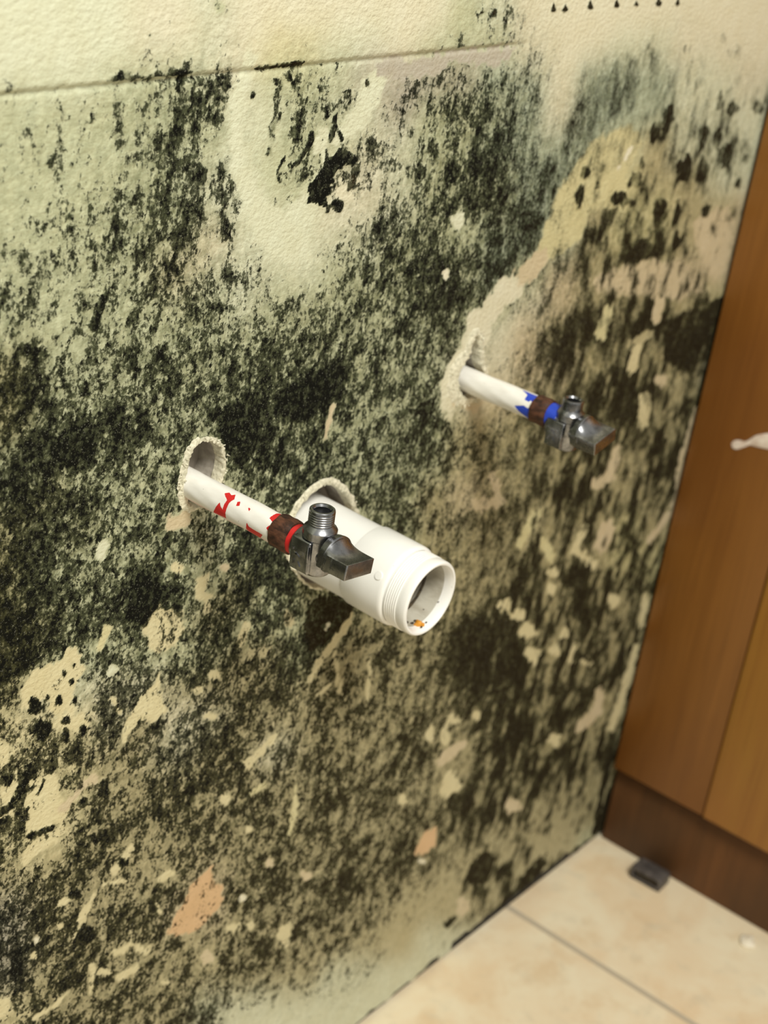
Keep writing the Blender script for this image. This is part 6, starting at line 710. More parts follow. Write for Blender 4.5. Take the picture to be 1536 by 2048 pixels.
# ------------------------------------------------------------------ materials of the wall
def mould_wall():
    T = NT('mouldy_painted_drywall')
    o = T.obj()
    tz = T.attr('mould_threshold'); soft = T.attr('mould_softness'); film = T.attr('mould_film'); streak = T.attr('mould_streak')
    paint = T.attr('paint', 'Color')
    v1 = T.mapping(o, (1, 1, .72))
    n1 = T.noise(v1, 118, 7, .70, .15)
    n4 = T.noise(T.mapping(o, (1, 1, .55), (4, 1, 8)), 58, 5, .62, .3)
    n2 = T.noise(T.mapping(o, (1, 1, .9), (3, 1, 2)), 430, 4, .65, .2)
    n3 = T.noise(T.mapping(o, (1, 1, .16), (7, 1, 2)), 120, 5, .6, .1)
    n1 = T.math('ADD', T.math('MULTIPLY', n1, T.math('SUBTRACT', 1.0, T.attr('mould_coarse'))), T.math('MULTIPLY', n4, T.attr('mould_coarse')))
    z1 = T.math('MULTIPLY', T.math('SUBTRACT', n1, .5), 7.4)
    z2 = T.math('MULTIPLY', T.math('MULTIPLY', T.math('SUBTRACT', n2, .5), 5.4), T.math('SUBTRACT', 1.0, T.math('MULTIPLY', T.attr('mould_coarse'), .55)))
    z3 = T.math('MULTIPLY', T.math('MULTIPLY', T.math('SUBTRACT', n3, .5), 5.0), streak)
    z = T.math('ADD', T.math('ADD', z1, z2), z3)
    d = T.math('SUBTRACT', z, tz)
    m = T.rng(d, T.math('MULTIPLY', soft, -1.0), soft, 0, 1, True)
    # clean paint: cream with faint mottling and the film of young mould over it
    mot = T.noise(o, 60, 4, .6)
    ground = T.mix(T.rng(mot, .35, .7, 0, .35), paint, T.mix(1, paint, (.80, .74, .60, 1), 'MULTIPLY'))
    grey = T.noise(T.mapping(o, (1, 1, .8), (5, 5, 5)), 210, 5, .6)
    fl = T.math('MULTIPLY', film, T.rng(grey, .36, .62, .12, 1.2), clamp=True)
    ground = T.mix(fl, ground, T.mix(1, ground, (.30, .32, .25, 1), 'MULTIPLY'))
    # mould: near black in the thick, grey and olive where it thins out
    dn = T.noise(T.mapping(o, (1, 1, .85), (9, 2, 4)), 260, 6, .68)
    deep = T.math('ADD', T.rng(d, .0, 1.7, 0.08, .95), T.rng(dn, .36, .62, -.38, .55), clamp=True)
    thin = T.mix(1, paint, (.155, .165, .13, 1), 'MULTIPLY')
    thick = T.mix(T.attr('mould_brown'), (.0055, .006, .0045, 1), (.021, .0155, .007, 1))
    mould = T.mix(deep, thin, thick)
    fuzz_glint = T.noise(o, 1100, 3, .6)
    mould = T.mix(T.rng(fuzz_glint, .62, .72, 0, .5), mould, (.36, .37, .29, 1))  # mould fuzz; its pale specks also paint sparkle highlights into the colour
    col = T.mix(m, ground, mould)
    peel = T.noise(T.mapping(o, (1, 1, 1.25)), 330, 3, .5)
    h = T.math('ADD', T.math('MULTIPLY', peel, T.math('SUBTRACT', 1.0, T.math('MULTIPLY', m, .6))), T.math('MULTIPLY', T.math('MULTIPLY', m, fuzz_glint), .9))
    h = T.math('ADD', h, T.math('MULTIPLY', m, .35))
    nrm = T.bump(h, .55, .0016)
    return T.done(col, T.rng(m, 0, 1, .42, .85), 0, nrm, T.rng(m, 0, 1, .5, .06))


def torn_paper(name, c1=(.80, .77, .62), c2=(.50, .48, .36)):
    T = NT(name)
    o = T.obj()
    n = T.noise(o, 420, 5, .65)
    return T.done(T.mix(T.rng(n, .38, .62), c2, c1), .85, 0, T.bump(T.noise(o, 900, 4, .65), .7, .0008), .2)


def core_mat():
    T = NT('gypsum_core')
    o = T.obj()
    n = T.noise(o, 130, 5, .6)
    return T.done(T.mix(T.rng(n, .35, .65), (.27, .245, .215), (.44, .41, .365)), .9, 0, T.bump(T.noise(o, 500, 4, .6), .4, .0006), .1)


M_WALL = mould_wall()
M_TORN = torn_paper('torn_drywall_paper')
M_CORE = core_mat()


# ------------------------------------------------------------------ wall
def build_wall():
    fine = .0012
    xs = np.concatenate([np.linspace(-.60, -.165, 40), np.arange(-.155, .5865, fine), [.60, .75]])
    zs = np.concatenate([[.0030], np.arange(.0045, .806, fine), np.linspace(.82, 1.25, 40)])
    nx, nz = len(xs), len(zs)
    X, Z = np.meshgrid(xs, zs)
    x = X.ravel(); z = Z.ravel()
    dens = np.array(MOLD_DENSITY, float)
    tint = np.array(list(TINTS.values()), float)[np.array(PAINT_TINT)]
    cov = bilinear(blur(dens, 1), x, z) / 9.0
    cov = np.clip(cov * 1.0 - .03, 0, 1)
    rgb = bilinear(blur(tint, 3), x, z)
    wob = lattice(x, z, .0055) * .6 + lattice(x, z, .0024) * .5
    film = (bilinear(blur(dens, 3), x, z) / 9.0) ** .8
    soft = np.full(x.shape, .45)
    soft += .45 * np.clip((x - .2) / .15, 0, 1)
    brown = np.clip((x - .05) / .25 + (.45 - z) / .4, 0, 1) * .8
    # softer, greener growth along the upper right, crisp flakes low on the left
    soft += .55 * np.clip((z - .60) / .12, 0, 1) * np.clip((x - .20) / .10, 0, 1)
    soft -= .22 * np.clip((.42 - z) / .1, 0, 1)
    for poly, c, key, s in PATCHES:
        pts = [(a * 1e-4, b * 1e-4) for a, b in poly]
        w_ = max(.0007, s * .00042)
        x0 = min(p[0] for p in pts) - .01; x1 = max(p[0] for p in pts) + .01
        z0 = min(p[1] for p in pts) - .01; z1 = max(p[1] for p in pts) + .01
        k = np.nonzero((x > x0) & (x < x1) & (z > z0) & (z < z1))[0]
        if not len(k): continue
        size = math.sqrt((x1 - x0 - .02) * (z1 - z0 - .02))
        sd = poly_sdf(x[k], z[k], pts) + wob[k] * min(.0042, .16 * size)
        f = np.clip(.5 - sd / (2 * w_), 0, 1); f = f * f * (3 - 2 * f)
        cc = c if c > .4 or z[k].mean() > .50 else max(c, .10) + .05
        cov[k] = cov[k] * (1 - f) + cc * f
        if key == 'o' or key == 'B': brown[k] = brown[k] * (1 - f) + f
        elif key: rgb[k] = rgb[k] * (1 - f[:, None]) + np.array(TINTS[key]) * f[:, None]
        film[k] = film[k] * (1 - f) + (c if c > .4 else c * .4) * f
    streak = np.clip((z - .60) / .1, 0, .75)
    coarse = np.clip((x - .24) / .16, 0, .85)
    cov = np.clip(cov * (1 + .10 * coarse), 0, .985)
    tz = probit(1 - cov) * (1 + .40 * coarse + .12 * (1 - coarse))
    blot = lattice(x * 1.0, z * .55, .0075) * .75 + lattice(x, z * .6, .0035) * .55
    clump = lattice(x, z, .0065) * .45 + lattice(x, z, .019) * .35
    tz = tz + (blot * 1.25 * coarse / .85 + clump * (1 - coarse)) * np.clip(cov / .15, 0, 1) * np.where(cov > .9, .3, 1) * np.where(cov < .2, .55, 1)
    tz = np.where(cov < .02, 3.4, tz)
    # relief: the old paint above the seam stands proud of the board below it
    y = np.zeros(x.shape)
    lip = np.clip((z - SEAM - .0004 * np.sin(x * 700)) / .0012, 0, 1) * np.clip((.245 - x) / .02, 0, 1)
    y -= .0011 * lip
    y += .0010 * np.exp(-((z - SEAM + .0008) / .0012) ** 2) * np.clip((.245 - x) / .02, 0, 1)
    y -= .0006 * np.clip(tz * -.5, 0, 1)
    co = np.stack([x, y, z], 1)
    idx = np.arange(nx * nz).reshape(nz, nx)
    q = np.stack([idx[:-1, :-1], idx[:-1, 1:], idx[1:, 1:], idx[1:, :-1]], -1).reshape(-1, 4)
    cxq = x[q].mean(1); czq = z[q].mean(1)
    keep = np.ones(len(q), bool)
    for poly in HOLES.values():
        keep &= poly_sdf(cxq, czq, [(a * 1e-4, b * 1e-4) for a, b in poly]) > 0
    # the bottom edge of the board is ragged: broken away in places above the tiles
    edge = .0048 + .0062 * np.clip((cxq - .30) / .05, 0, 1) * np.clip((.545 - cxq) / .02, 0, 1) + .0012 * np.sin(cxq * 160) + .0008 * np.sin(cxq * 410 + 1)
    edge = np.where((cxq > .335) & (cxq < .352), .0, edge)
    keep &= czq > edge
    q = q[keep]
    me = bpy.data.meshes.new('wall_back')
    me.vertices.add(len(co)); me.vertices.foreach_set('co', co.ravel())
    me.loops.add(q.size); me.loops.foreach_set('vertex_index', q.ravel().astype(np.int32))
    me.polygons.add(len(q)); me.polygons.foreach_set('loop_start', (np.arange(len(q)) * 4).astype(np.int32))
    me.polygons.foreach_set('loop_total', np.full(len(q), 4, np.int32))
    me.update(calc_edges=True); me.validate()
    for name, val in (('mould_threshold', tz), ('mould_softness', soft), ('mould_film', np.clip(film * 1.05, 0, 1)), ('mould_streak', streak), ('mould_coarse', coarse), ('mould_brown', brown)):
        a = me.attributes.new(name, 'FLOAT', 'POINT'); a.data.foreach_set('value', val.astype(np.float32))
    a = me.attributes.new('paint', 'FLOAT_COLOR', 'POINT')
    a.data.foreach_set('color', np.concatenate([rgb, np.ones((len(x), 1))], 1).astype(np.float32).ravel())
    b = bmesh.new(); b.from_mesh(me)
    bmesh.ops.delete(b, geom=[v for v in b.verts if not v.link_faces], context='VERTS')
    b.to_mesh(me); b.free()
    o = obj('wall_back', me, M_WALL, None, True, 80)
    return tag(o, 'cream painted wall covered in black and green mould', None, 'structure')


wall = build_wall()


def resample(poly, n):
    p = np.array(poly + poly[:1], float)
    # Chaikin once for rounder outlines
    for _ in range(2):
        q = []
        for a, b_ in zip(p, p[1:]): q += [a * .75 + b_ * .25, a * .25 + b_ * .75]
        p = np.array(q + q[:1])
    d = np.concatenate([[0], np.cumsum(np.linalg.norm(np.diff(p, axis=0), axis=1))])
    t = np.linspace(0, d[-1], n, endpoint=False)
    return np.stack([np.interp(t, d, p[:, 0]), np.interp(t, d, p[:, 1])], 1)


def rim(key, width, lift, n=170):
    """the frayed paper edge round a hole, and the cut gypsum behind it"""
    c = resample([(a * 1e-4, b * 1e-4) for a, b in HOLES[key]], n)
    tan = np.roll(c, -1, 0) - np.roll(c, 1, 0)
    tan /= np.linalg.norm(tan, axis=1)[:, None]
    nrm = np.stack([tan[:, 1], -tan[:, 0]], 1)
    area2 = np.sum(c[:, 0] * np.roll(c[:, 1], -1) - np.roll(c[:, 0], -1) * c[:, 1])
    if area2 < 0: nrm = -nrm
    cen = c.mean(0)

    def jag(amp, k):
        v = rng.normal(0, 1, n)
        for _ in range(k): v = (np.roll(v, 1) + v * 2 + np.roll(v, -1)) / 4
        return amp * v / (np.abs(v).max() + 1e-9)
    wf = np.array([width((p - cen)) for p in c])
    b = bmesh.new()
    prof = [(-.0004, .006, .0004), (-.0006, .0004, .0007), (-.0001, -lift * .8, .0008), (.28, -lift, .0009), (.62, -lift * .75, .0012), (1.0, .0002, .0016)]
    rows = []
    for k, (off, y, am) in enumerate(prof):
        oo = (off if abs(off) < .01 else off * wf) + jag(am, 1 if k > 1 else 2)
        yy = y + jag(lift * .40 if 1 < k < 5 else .0, 1)
        pts = c + nrm * (oo[:, None] if np.ndim(oo) else oo)
        rows.append([b.verts.new((p[0], v, p[1])) for p, v in zip(pts, np.broadcast_to(yy, n))])
    for q, s in zip(rows, rows[1:]):
        for i in range(n): b.faces.new((q[i], q[(i + 1) % n], s[(i + 1) % n], s[i]))
    # a few loose tufts of torn paper
    for _ in range(int(n * .30)):
        i = rng.integers(n); p = c[i] + nrm[i] * wf[i] * rng.uniform(0, 1.0)
        l = rng.uniform(.0008, .0022); a = rng.uniform(0, 2 * PI); wd = l * .4
        e = np.array([math.cos(a), math.sin(a)]); f = np.array([-e[1], e[0]])
        y0 = -lift * rng.uniform(.4, 1.0)
        vv = [b.verts.new((*(p - f * wd)[:1], y0, (p - f * wd)[1])), b.verts.new((*(p + f * wd)[:1], y0, (p + f * wd)[1])),
              b.verts.new(((p + e * l)[0], y0 - rng.uniform(.0004, .0018), (p + e * l)[1])), b.verts.new((p[0], y0 - .0009, p[1]))]
        for tri in ((0, 1, 3), (1, 2, 3), (2, 0, 3), (0, 2, 1)): b.faces.new([vv[t] for t in tri])
    o = obj('torn_edge', b, M_TORN, wall, True, 60)
    b = bmesh.new()
    rows = []
    for off, y in ((.0008, .0003), (.0002, .004), (-.0004, .0130), (-.0006, .0186)):
        pts = c + nrm * (off + jag(.0006, 3))[:, None]
        rows.append([b.verts.new((p[0], y, p[1])) for p in pts])
    for q, s in zip(rows, rows[1:]):
        for i in range(n): b.faces.new((q[i], s[i], s[(i + 1) % n], q[(i + 1) % n]))
    obj('hole_lining', b, M_CORE, wall)


rim('hot', lambda d: .0024 + .0022 * max(0, min(1, (-d[0] - .004) / .004)), .0011)
rim('drain', lambda d: .0028 + .0016 * max(-1, min(1, d[1] / .02)), .0017)
rim('cold', lambda d: .0045 + .0035 * max(0, -d[0] / .008), .0014)

# the stud bay behind the board
T = NT('stud_bay_board')
n_ = T.noise(T.mapping(T.obj(), (1, 1, .3)), 60, 5, .6)
M_BAY = T.done(T.mix(T.rng(n_, .35, .65), (.26, .235, .205), (.46, .42, .38)), .9, spec=.1)
b = bmesh.new()
box(b, -.6, .75, .0185, .030, .03, 1.25)
tag(obj('wall_cavity', b, M_BAY, None, False), 'grey board behind the pipe holes', None, 'structure')

T = NT('gap_shadow_black'); M_GAP_SHADOW = T.done((.012, .011, .009), .8)
b = bmesh.new(); box(b, -.6, .60, .0016, .0290, .0, .029)  # black strip added so the gap above the tiles shows as a shadow line
tag(obj('gap_shadow_strip_1', b, M_GAP_SHADOW, None, False), 'added black strip that paints the shadow in the gap under the wall', None, 'structure')

# ------------------------------------------------------------------ floor
def floor_mat():
    T = NT('beige_mottled_tile')
    o = T.obj()
    sx = T.n.new('ShaderNodeSeparateXYZ'); T.l.new(o, sx.inputs[0])
    gx = T.math('ABSOLUTE', T.math('SUBTRACT', T.math('FRACT', T.math('ADD', T.math('DIVIDE', T.math('SUBTRACT', sx.outputs[0], .4365), .335), .5)), .5))
    gy = T.math('ABSOLUTE', T.math('SUBTRACT', T.math('FRACT', T.math('ADD', T.math('DIVIDE', T.math('ADD', sx.outputs[1], .62), .335), .5)), .5))
    g = T.math('MINIMUM', gx, gy)
    grout = T.rng(g, .0070, .0105, 1, 0, True)
    n1 = T.noise(o, 14, 5, .6, .4); n2 = T.noise(o, 42, 5, .62, .3); n3 = T.noise(T.mapping(o, (1, 1, 1), (4, 4, 4)), 24, 4, .6)
    c = T.mix(T.rng(n1, .38, .62), (.74, .60, .41), (.79, .71, .53))
    c = T.mix(T.rng(n3, .52, .68, 0, .6), c, (.66, .50, .31))
    c = T.mix(T.rng(n2, .55, .72, 0, .40), c, (.54, .49, .37))
    c = T.mix(T.rng(n2, .30, .42, .45, 0), c, (.78, .68, .50))
    c = T.mix(grout, c, (.47, .41, .31))
    h = T.math('SUBTRACT', T.math('MULTIPLY', n2, .25), grout)
    return T.done(c, T.rng(grout, 0, 1, .42, .85), 0, T.bump(h, .35, .0012), .4)


b = bmesh.new()
box(b, -1.6, 1.2, -2.2, .029, -.03, 0)
tag(obj('floor', b, floor_mat(), None, False), 'beige mottled tile floor', None, 'structure')

# ------------------------------------------------------------------ cabinet on the right
def wood(name, c1, c2, c3, scale=1.0, gloss=.42):
    T = NT(name)
    o = T.obj()
    g = T.noise(T.mapping(o, (1, 1, .05)), 85 * scale, 6, .62, .5)
    f = T.noise(T.mapping(o, (1, 1, .025), (3, 0, 1)), 380 * scale, 4, .6)
    bl = T.noise(T.mapping(o, (1, 1, .45), (1, 5, 1)), 11, 4, .55)
    c = T.mix(T.rng(g, .35, .66), c1, c2)
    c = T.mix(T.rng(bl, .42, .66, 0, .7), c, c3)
    c = T.mix(T.rng(f, .52, .66, 0, .35), c, T.mix(1, c, (.6, .55, .5, 1), 'MULTIPLY'))
    return T.done(c, gloss, 0, T.bump(f, .12, .0004), .4)


M_STILE = wood('dark_honey_wood', (.225, .093, .017), (.19, .076, .013), (.165, .060, .011))
M_DOOR = wood('light_honey_wood', (.33, .160, .028), (.29, .130, .024), (.32, .128, .028), .8)
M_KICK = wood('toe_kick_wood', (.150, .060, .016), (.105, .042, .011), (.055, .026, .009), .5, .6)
T = NT('white_paint'); M_WPAINT = T.done(T.mix(T.rng(T.noise(T.obj(), 160, 3, .6), .35, .65), (.62, .50, .42), (.78, .70, .62)), .5)

cab = empty('cabinet', (CABX, -.004, 0))
tag(cab, 'honey brown wooden cabinet standing on the tiles against the mouldy wall', 'cabinet')


def cpart(name, b, m, parent=None):
    o = obj(name, b, m, parent or cab, True, 35)
    o.location = -Vector(cab.location) if parent is None else (0, 0, 0)
    return o


b = bmesh.new(); box(b, CABX + .002, CABX + .56, -.70, -.006, .088, .90, .001); cpart('carcass', b, M_STILE)
b = bmesh.new(); box(b, CABX, CABX + .020, -.0965, -.0035, .0865, .90, .0012, 2); cpart('stile', b, M_STILE)
b = bmesh.new(); box(b, CABX - .0022, CABX + .018, -.50, -.0972, .0862, .90, .0028, 3); cpart('door', b, M_DOOR)
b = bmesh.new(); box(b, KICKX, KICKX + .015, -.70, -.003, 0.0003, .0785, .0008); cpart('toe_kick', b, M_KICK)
sm = [(-39.3,428.3),(-40.6,432.4),(-45.6,434.3),(-50.1,434.3),(-53.7,437.9),(-57.7,443.3),(-67.0,448.7),(-76.9,451.5),(-80.2,438.9),(-70.4,435.9),(-60.1,434.1),(-54.8,433.8),(-50.3,429.9),(-45.5,425.8),(-41.0,425.4)]
b = bmesh.new()
c0 = resample([(p[0] * 1e-3, p[1] * 1e-3) for p in sm], 60)
lo = [b.verts.new((CABX + .0002, p[0], p[1])) for p in c0]
mid = [b.verts.new((CABX - .0007, p[0], p[1])) for p in c0]
ce = c0.mean(0)
hi = [b.verts.new((CABX - .0011, *(p * .8 + ce * .2))) for p in c0]
for q, s in ((lo, mid), (mid, hi)):
    for i in range(60): b.faces.new((q[i], q[(i + 1) % 60], s[(i + 1) % 60], s[i]))
bmesh.ops.triangle_fill(b, use_beauty=True, edges=[e for e in b.edges if e.verts[0] in set(hi) and e.verts[1] in set(hi)])
o = cpart('paint_smear', b, M_WPAINT); o['label'] = 'white paint smear on the cabinet wood'

# ------------------------------------------------------------------ pipe materials
def stub_mat(name, under, chipname):
    T = NT(name)
    o = T.obj()
    mk = T.attr('chip')
    nn = T.noise(o, 900, 4, .6)
    m = T.rng(T.math('ADD', mk, T.math('MULTIPLY', T.math('SUBTRACT', nn, .5), .55)), .47, .53)
    sp = T.rng(T.noise(T.mapping(o, (1, 1, 1), (2, 7, 3)), 520, 3, .5), .735, .75)
    n1 = T.noise(T.mapping(o, (1, .35, 1)), 160, 5, .6)
    c = T.mix(T.rng(n1, .35, .65), (.84, .835, .80), (.75, .735, .69))
    c = T.mix(T.math('MULTIPLY', sp, .8), c, (.10, .07, .06))
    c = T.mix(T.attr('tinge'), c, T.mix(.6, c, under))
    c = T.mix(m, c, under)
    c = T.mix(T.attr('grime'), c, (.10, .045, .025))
    h = T.math('SUBTRACT', T.math('MULTIPLY', n1, .5), m)
    return T.done(c, T.rng(m, 0, 1, .42, .36), 0, T.bump(h, .45, .0006), .45)


M_RED = stub_mat('white_over_red_paint', (.56, .022, .022), 'red')
M_BLUE = stub_mat('white_over_blue_paint', (.025, .065, .52), 'blue')


def rust_mat():
    T = NT('brown_corroded_ring')
    o = T.obj()
    n = T.noise(T.mapping(o, (1, .4, 1)), 330, 5, .62)
    return T.done(T.mix(T.rng(n, .38, .62), (.022, .009, .005), (.105, .042, .022)), .6, .0, T.bump(n, .6, .0008), .4)


def metal_mat():
    T = NT('dull_chrome')
    o = T.obj()
    n = T.noise(o, 170, 5, .6); s = T.noise(T.mapping(o, (1, .12, 1)), 900, 3, .6)
    c = T.mix(T.rng(n, .40, .66), (.33, .34, .37), (.15, .155, .165))
    return T.done(c, T.math('ADD', T.rng(n, .3, .7, .16, .34), T.math('MULTIPLY', s, .06)), 1.0, T.bump(s, .08, .0003))


M_RUST = rust_mat(); M_METAL = metal_mat()
T = NT('valve_bore'); M_BORE = T.done((.012, .012, .012), .7)


def stub_pipe(r, y1, chips, underside, grime_y):
    """painted copper stub: distance along -y, angle round the axis; attribute 'chip' marks where the top coat is gone"""
    n, L0 = 180, -.040
    ds = np.concatenate([[L0], np.arange(0.0, y1, .0006), [y1]])
    b = bmesh.new()
    prof = [(d, r) for d in ds]
    fr = Matrix(((1, 0, 0, 0), (0, 0, -1, 0), (0, 1, 0, 0), (0, 0, 0, 1)))   # local Z -> -Y, angle measured from +X towards +Z
    lathe(b, prof, fr, n, lambda k, a: .00012 * math.sin(3 * a + ds[k] * 120) + .00008 * math.sin(7 * a - ds[k] * 260), True)
    me = bpy.data.meshes.new('pipe'); b.to_mesh(me); b.free()
    co = np.empty(len(me.vertices) * 3, np.float32); me.vertices.foreach_get('co', co); co = co.reshape(-1, 3)
    d = -co[:, 1] * 1e3; th = np.degrees(np.arctan2(co[:, 2], co[:, 0])) % 360
    arc = th * math.radians(1) * r * 1e3
    chip = np.zeros(len(co))
    for poly in chips:
        pts = [(a, (t % 360) * math.radians(1) * r * 1e3) for a, t in poly]
        sd = poly_sdf(d, arc, pts)
        chip = np.maximum(chip, np.clip(.5 - (sd - .25) / 1.1, 0, 1))
    chip = np.maximum(chip, np.clip((d - (y1 * 1e3 - 11.5)) / 1.0, 0, 1) * np.where(d > y1 * 1e3 - 10.5, 1, 0))
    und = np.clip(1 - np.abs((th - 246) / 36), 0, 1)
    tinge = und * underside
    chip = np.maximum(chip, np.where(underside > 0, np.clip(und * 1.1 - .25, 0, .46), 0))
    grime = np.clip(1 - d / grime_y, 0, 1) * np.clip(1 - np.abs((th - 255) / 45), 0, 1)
    for nme, v in (('chip', chip), ('tinge', tinge), ('grime', grime)):
        a = me.attributes.new(nme, 'FLOAT', 'POINT'); a.data.foreach_set('value', v.astype(np.float32))
    return me


def make_valve(name, loc, yv, chips, mat, label, underside, top, bottom, collar, drop, turn, hw, ring):
    root = empty(name, loc)
    tag(root, label, 'valve')
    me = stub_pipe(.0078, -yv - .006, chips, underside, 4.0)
    obj('pipe', me, mat, root, True, 50)
    fy = Matrix(((1, 0, 0, 0), (0, 0, -1, 0), (0, 1, 0, 0), (0, 0, 0, 1)))
    y0 = -yv
    b = bmesh.new()
    j = lambda k, a: .00022 * math.sin(5 * a + k) + .00015 * math.sin(11 * a + 2 * k)
    k_ = y0 - ring
    lathe(b, [(k_, .0077), (k_ + .0002, .0086), (k_ + .0018, .0090), (k_ + .0044, .0088), (k_ + .0075, .0091), (k_ + .0098, .0089), (k_ + .0114, .0086), (k_ + .0116, .0077)], fy, 72, j)
    o = obj('ring', b, M_RUST, root); o['label'] = 'brown corroded ring round the pipe'
    # body, in the root's frame; the valve may sit a little below the pipe's centre line
    dz = drop
    b = bmesh.new()
    fyd = Matrix.Translation((0, 0, dz)) @ fy
    lathe(b, [(y0 - .0120, .0070), (y0 - .0120, .0082), (y0 - .0108, .0092), (y0 - .0060, .0095), (y0 - .001, .0095), (y0 + .0005, .0088)], fyd, 64, None, True)
    fz = Matrix.Translation((0, yv, dz))
    lathe(b, [(bottom, .0058), (bottom + .0006, .0070), (bottom + .0022, .0079), (collar - .006, .0079), (collar - .003, .0080), (collar - .0014, .0072)], fz, 64, None, True)
    box(b, -.0094, .0094, yv - .0026, yv + .0100, bottom + .0016 + dz, collar - .0052 + dz, .0011, 3)
    box(b, -.0101, -.0060, yv - .0024, yv - .0006, bottom + .0030 + dz, collar - .0070 + dz, .0005, 2)
    lathe(b, [(y0 + .0, .0066), (y0 + .0092, .0066), (y0 + .0096, .0080), (y0 + .0110, .0080), (y0 + .0114, .0060)], fyd, 48, None, True)
    body = obj('valve_body', b, M_METAL, root, True, 35)
    # raised casting marks on the cheek of the body
    b = bmesh.new()
    for (u, v, l, a) in ((.0062, -.0015, .0030, 60), (.0048, -.0015, .0034, -60), (.0072, -.0060, .0026, 25), (.0035, -.0062, .0028, -35), (.0080, .0012, .0014, 0)):
        m4 = Matrix.Translation((-.0094, yv + u, v + dz)) @ Matrix.Rotation(math.radians(a), 4, 'X')
        r_ = bmesh.ops.create_cube(b, size=1.0)
        for vtx in r_['verts']: vtx.co = m4 @ Vector((vtx.co.x * .0009, vtx.co.y * .0007, vtx.co.z * l))
    obj('casting_mark', b, M_METAL, body, True, 30)
    # outlet
    b = bmesh.new()
    c = collar
    prof = [(c - .0052, .0080), (c - .0044, .0087), (c - .0004, .0087), (c + .0004, .0082), (c + .0016, .0068), (c + .0022, .0061)]
    t0 = c + .0024; nt = 5; step = (top - .0016 - t0) / nt
    for i in range(nt): prof += [(t0 + i * step + step * .25, .00655), (t0 + i * step + step * .55, .00655), (t0 + i * step + step * .95, .0060)]
    prof += [(top - .0014, .00655), (top - .0004, .0064), (top, .0059), (top, .0050), (top - .0012, .0043), (top - .011, .0042)]
    fo = Matrix.Translation((0, yv, dz))
    lathe(b, prof, fo, 64)
    out = obj('threaded_outlet', b, M_METAL, root, True, 28)
    b = bmesh.new()
    lathe(b, [(top - .0050, .00425), (top - .0052, .0001)], fo, 32)
    o = obj('bore', b, M_BORE, out); o['label'] = 'dark bore of the outlet'
    # lever handle: a blade that swells into a round hub
    b = bmesh.new()
    NS, NXX = 18, 21
    h0 = .0152
    tops, bots = [], []
    for i in range(NS + 1):
        s = i / NS                                   # 0 at the tip, 1 at the hub
        yy = -h0 * (1 - s)
        tr, br = [], []
        for k in range(NXX):
            xx = hw * (-1 + 2 * k / (NXX - 1))
            rc = math.sqrt(max(0, (.0112) ** 2 - xx * xx))
            zt = .0046 + max(0, (rc + .0008) - .0046) * (s ** 2.6) * .97
            zb = -.0036 - max(0, rc - .0036) * (s ** 3.5) * .45
            tr.append(b.verts.new((xx, yy, zt))); br.append(b.verts.new((xx, yy, zb)))
        tops.append(tr); bots.append(br)
    for i in range(NS):
        for k in range(NXX - 1):
            b.faces.new((tops[i][k], tops[i][k + 1], tops[i + 1][k + 1], tops[i + 1][k]))
            b.faces.new((bots[i][k], bots[i + 1][k], bots[i + 1][k + 1], bots[i][k + 1]))
        for k in (0, NXX - 1):
            b.faces.new((tops[i][k], tops[i + 1][k], bots[i + 1][k], bots[i][k]))
    for i in (0, NS):
        for k in range(NXX - 1): b.faces.new((tops[i][k], tops[i][k + 1], bots[i][k + 1], bots[i][k]))
    bmesh.ops.recalc_face_normals(b, faces=b.faces)
    sharp = [e for e in b.edges if e.is_manifold and e.calc_face_angle(0) > math.radians(60)]
    bmesh.ops.bevel(b, geom=sharp, offset=.00045, segments=2, affect='EDGES', profile=.5)
    hub = [(-.0036, .0095), (-.0032, .0110), (-.0004, .0114), (.0004, .0114), (.0010, .0108)]
    cut = lambda k, a: min(0.0, min(.0044 / max(1e-6, -math.sin(a)) if math.sin(a) < 0 else 1, hw / max(1e-6, abs(math.cos(a)))) - hub[k][1])
    lathe(b, hub, Matrix.Translation((0, 0, .0006)) @ fy, 72, cut, True)
    hd = obj('handle', b, M_METAL, root, True, 35)
    hd.location = (0, yv - .0118, dz + .0006)
    hd.rotation_euler = (0, math.radians(turn), 0)
    hd['label'] = 'flat lever handle'
    return root


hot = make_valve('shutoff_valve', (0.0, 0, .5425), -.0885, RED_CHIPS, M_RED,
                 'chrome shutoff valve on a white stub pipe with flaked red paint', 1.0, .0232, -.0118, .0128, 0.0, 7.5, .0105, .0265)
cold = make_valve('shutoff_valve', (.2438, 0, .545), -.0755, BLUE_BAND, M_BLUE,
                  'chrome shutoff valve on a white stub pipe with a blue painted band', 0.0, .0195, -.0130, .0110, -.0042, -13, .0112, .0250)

# ------------------------------------------------------------------ drain pipe
def pvc_mat(name, c=(.86, .865, .85), stain=0.0):
    T = NT(name)
    o = T.obj()
    n = T.noise(o, 45, 5, .6); s = T.noise(o, 420, 3, .5)
    cc = T.mix(T.rng(n, .35, .65), c, tuple(v * .95 for v in c))
    cc = T.mix(T.rng(s, .72, .76, 0, .5), cc, (.35, .30, .22))
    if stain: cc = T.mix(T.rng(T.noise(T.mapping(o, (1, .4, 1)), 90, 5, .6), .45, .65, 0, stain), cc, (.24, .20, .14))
    return T.done(cc, .33, 0, T.bump(n, .05, .001), .5)


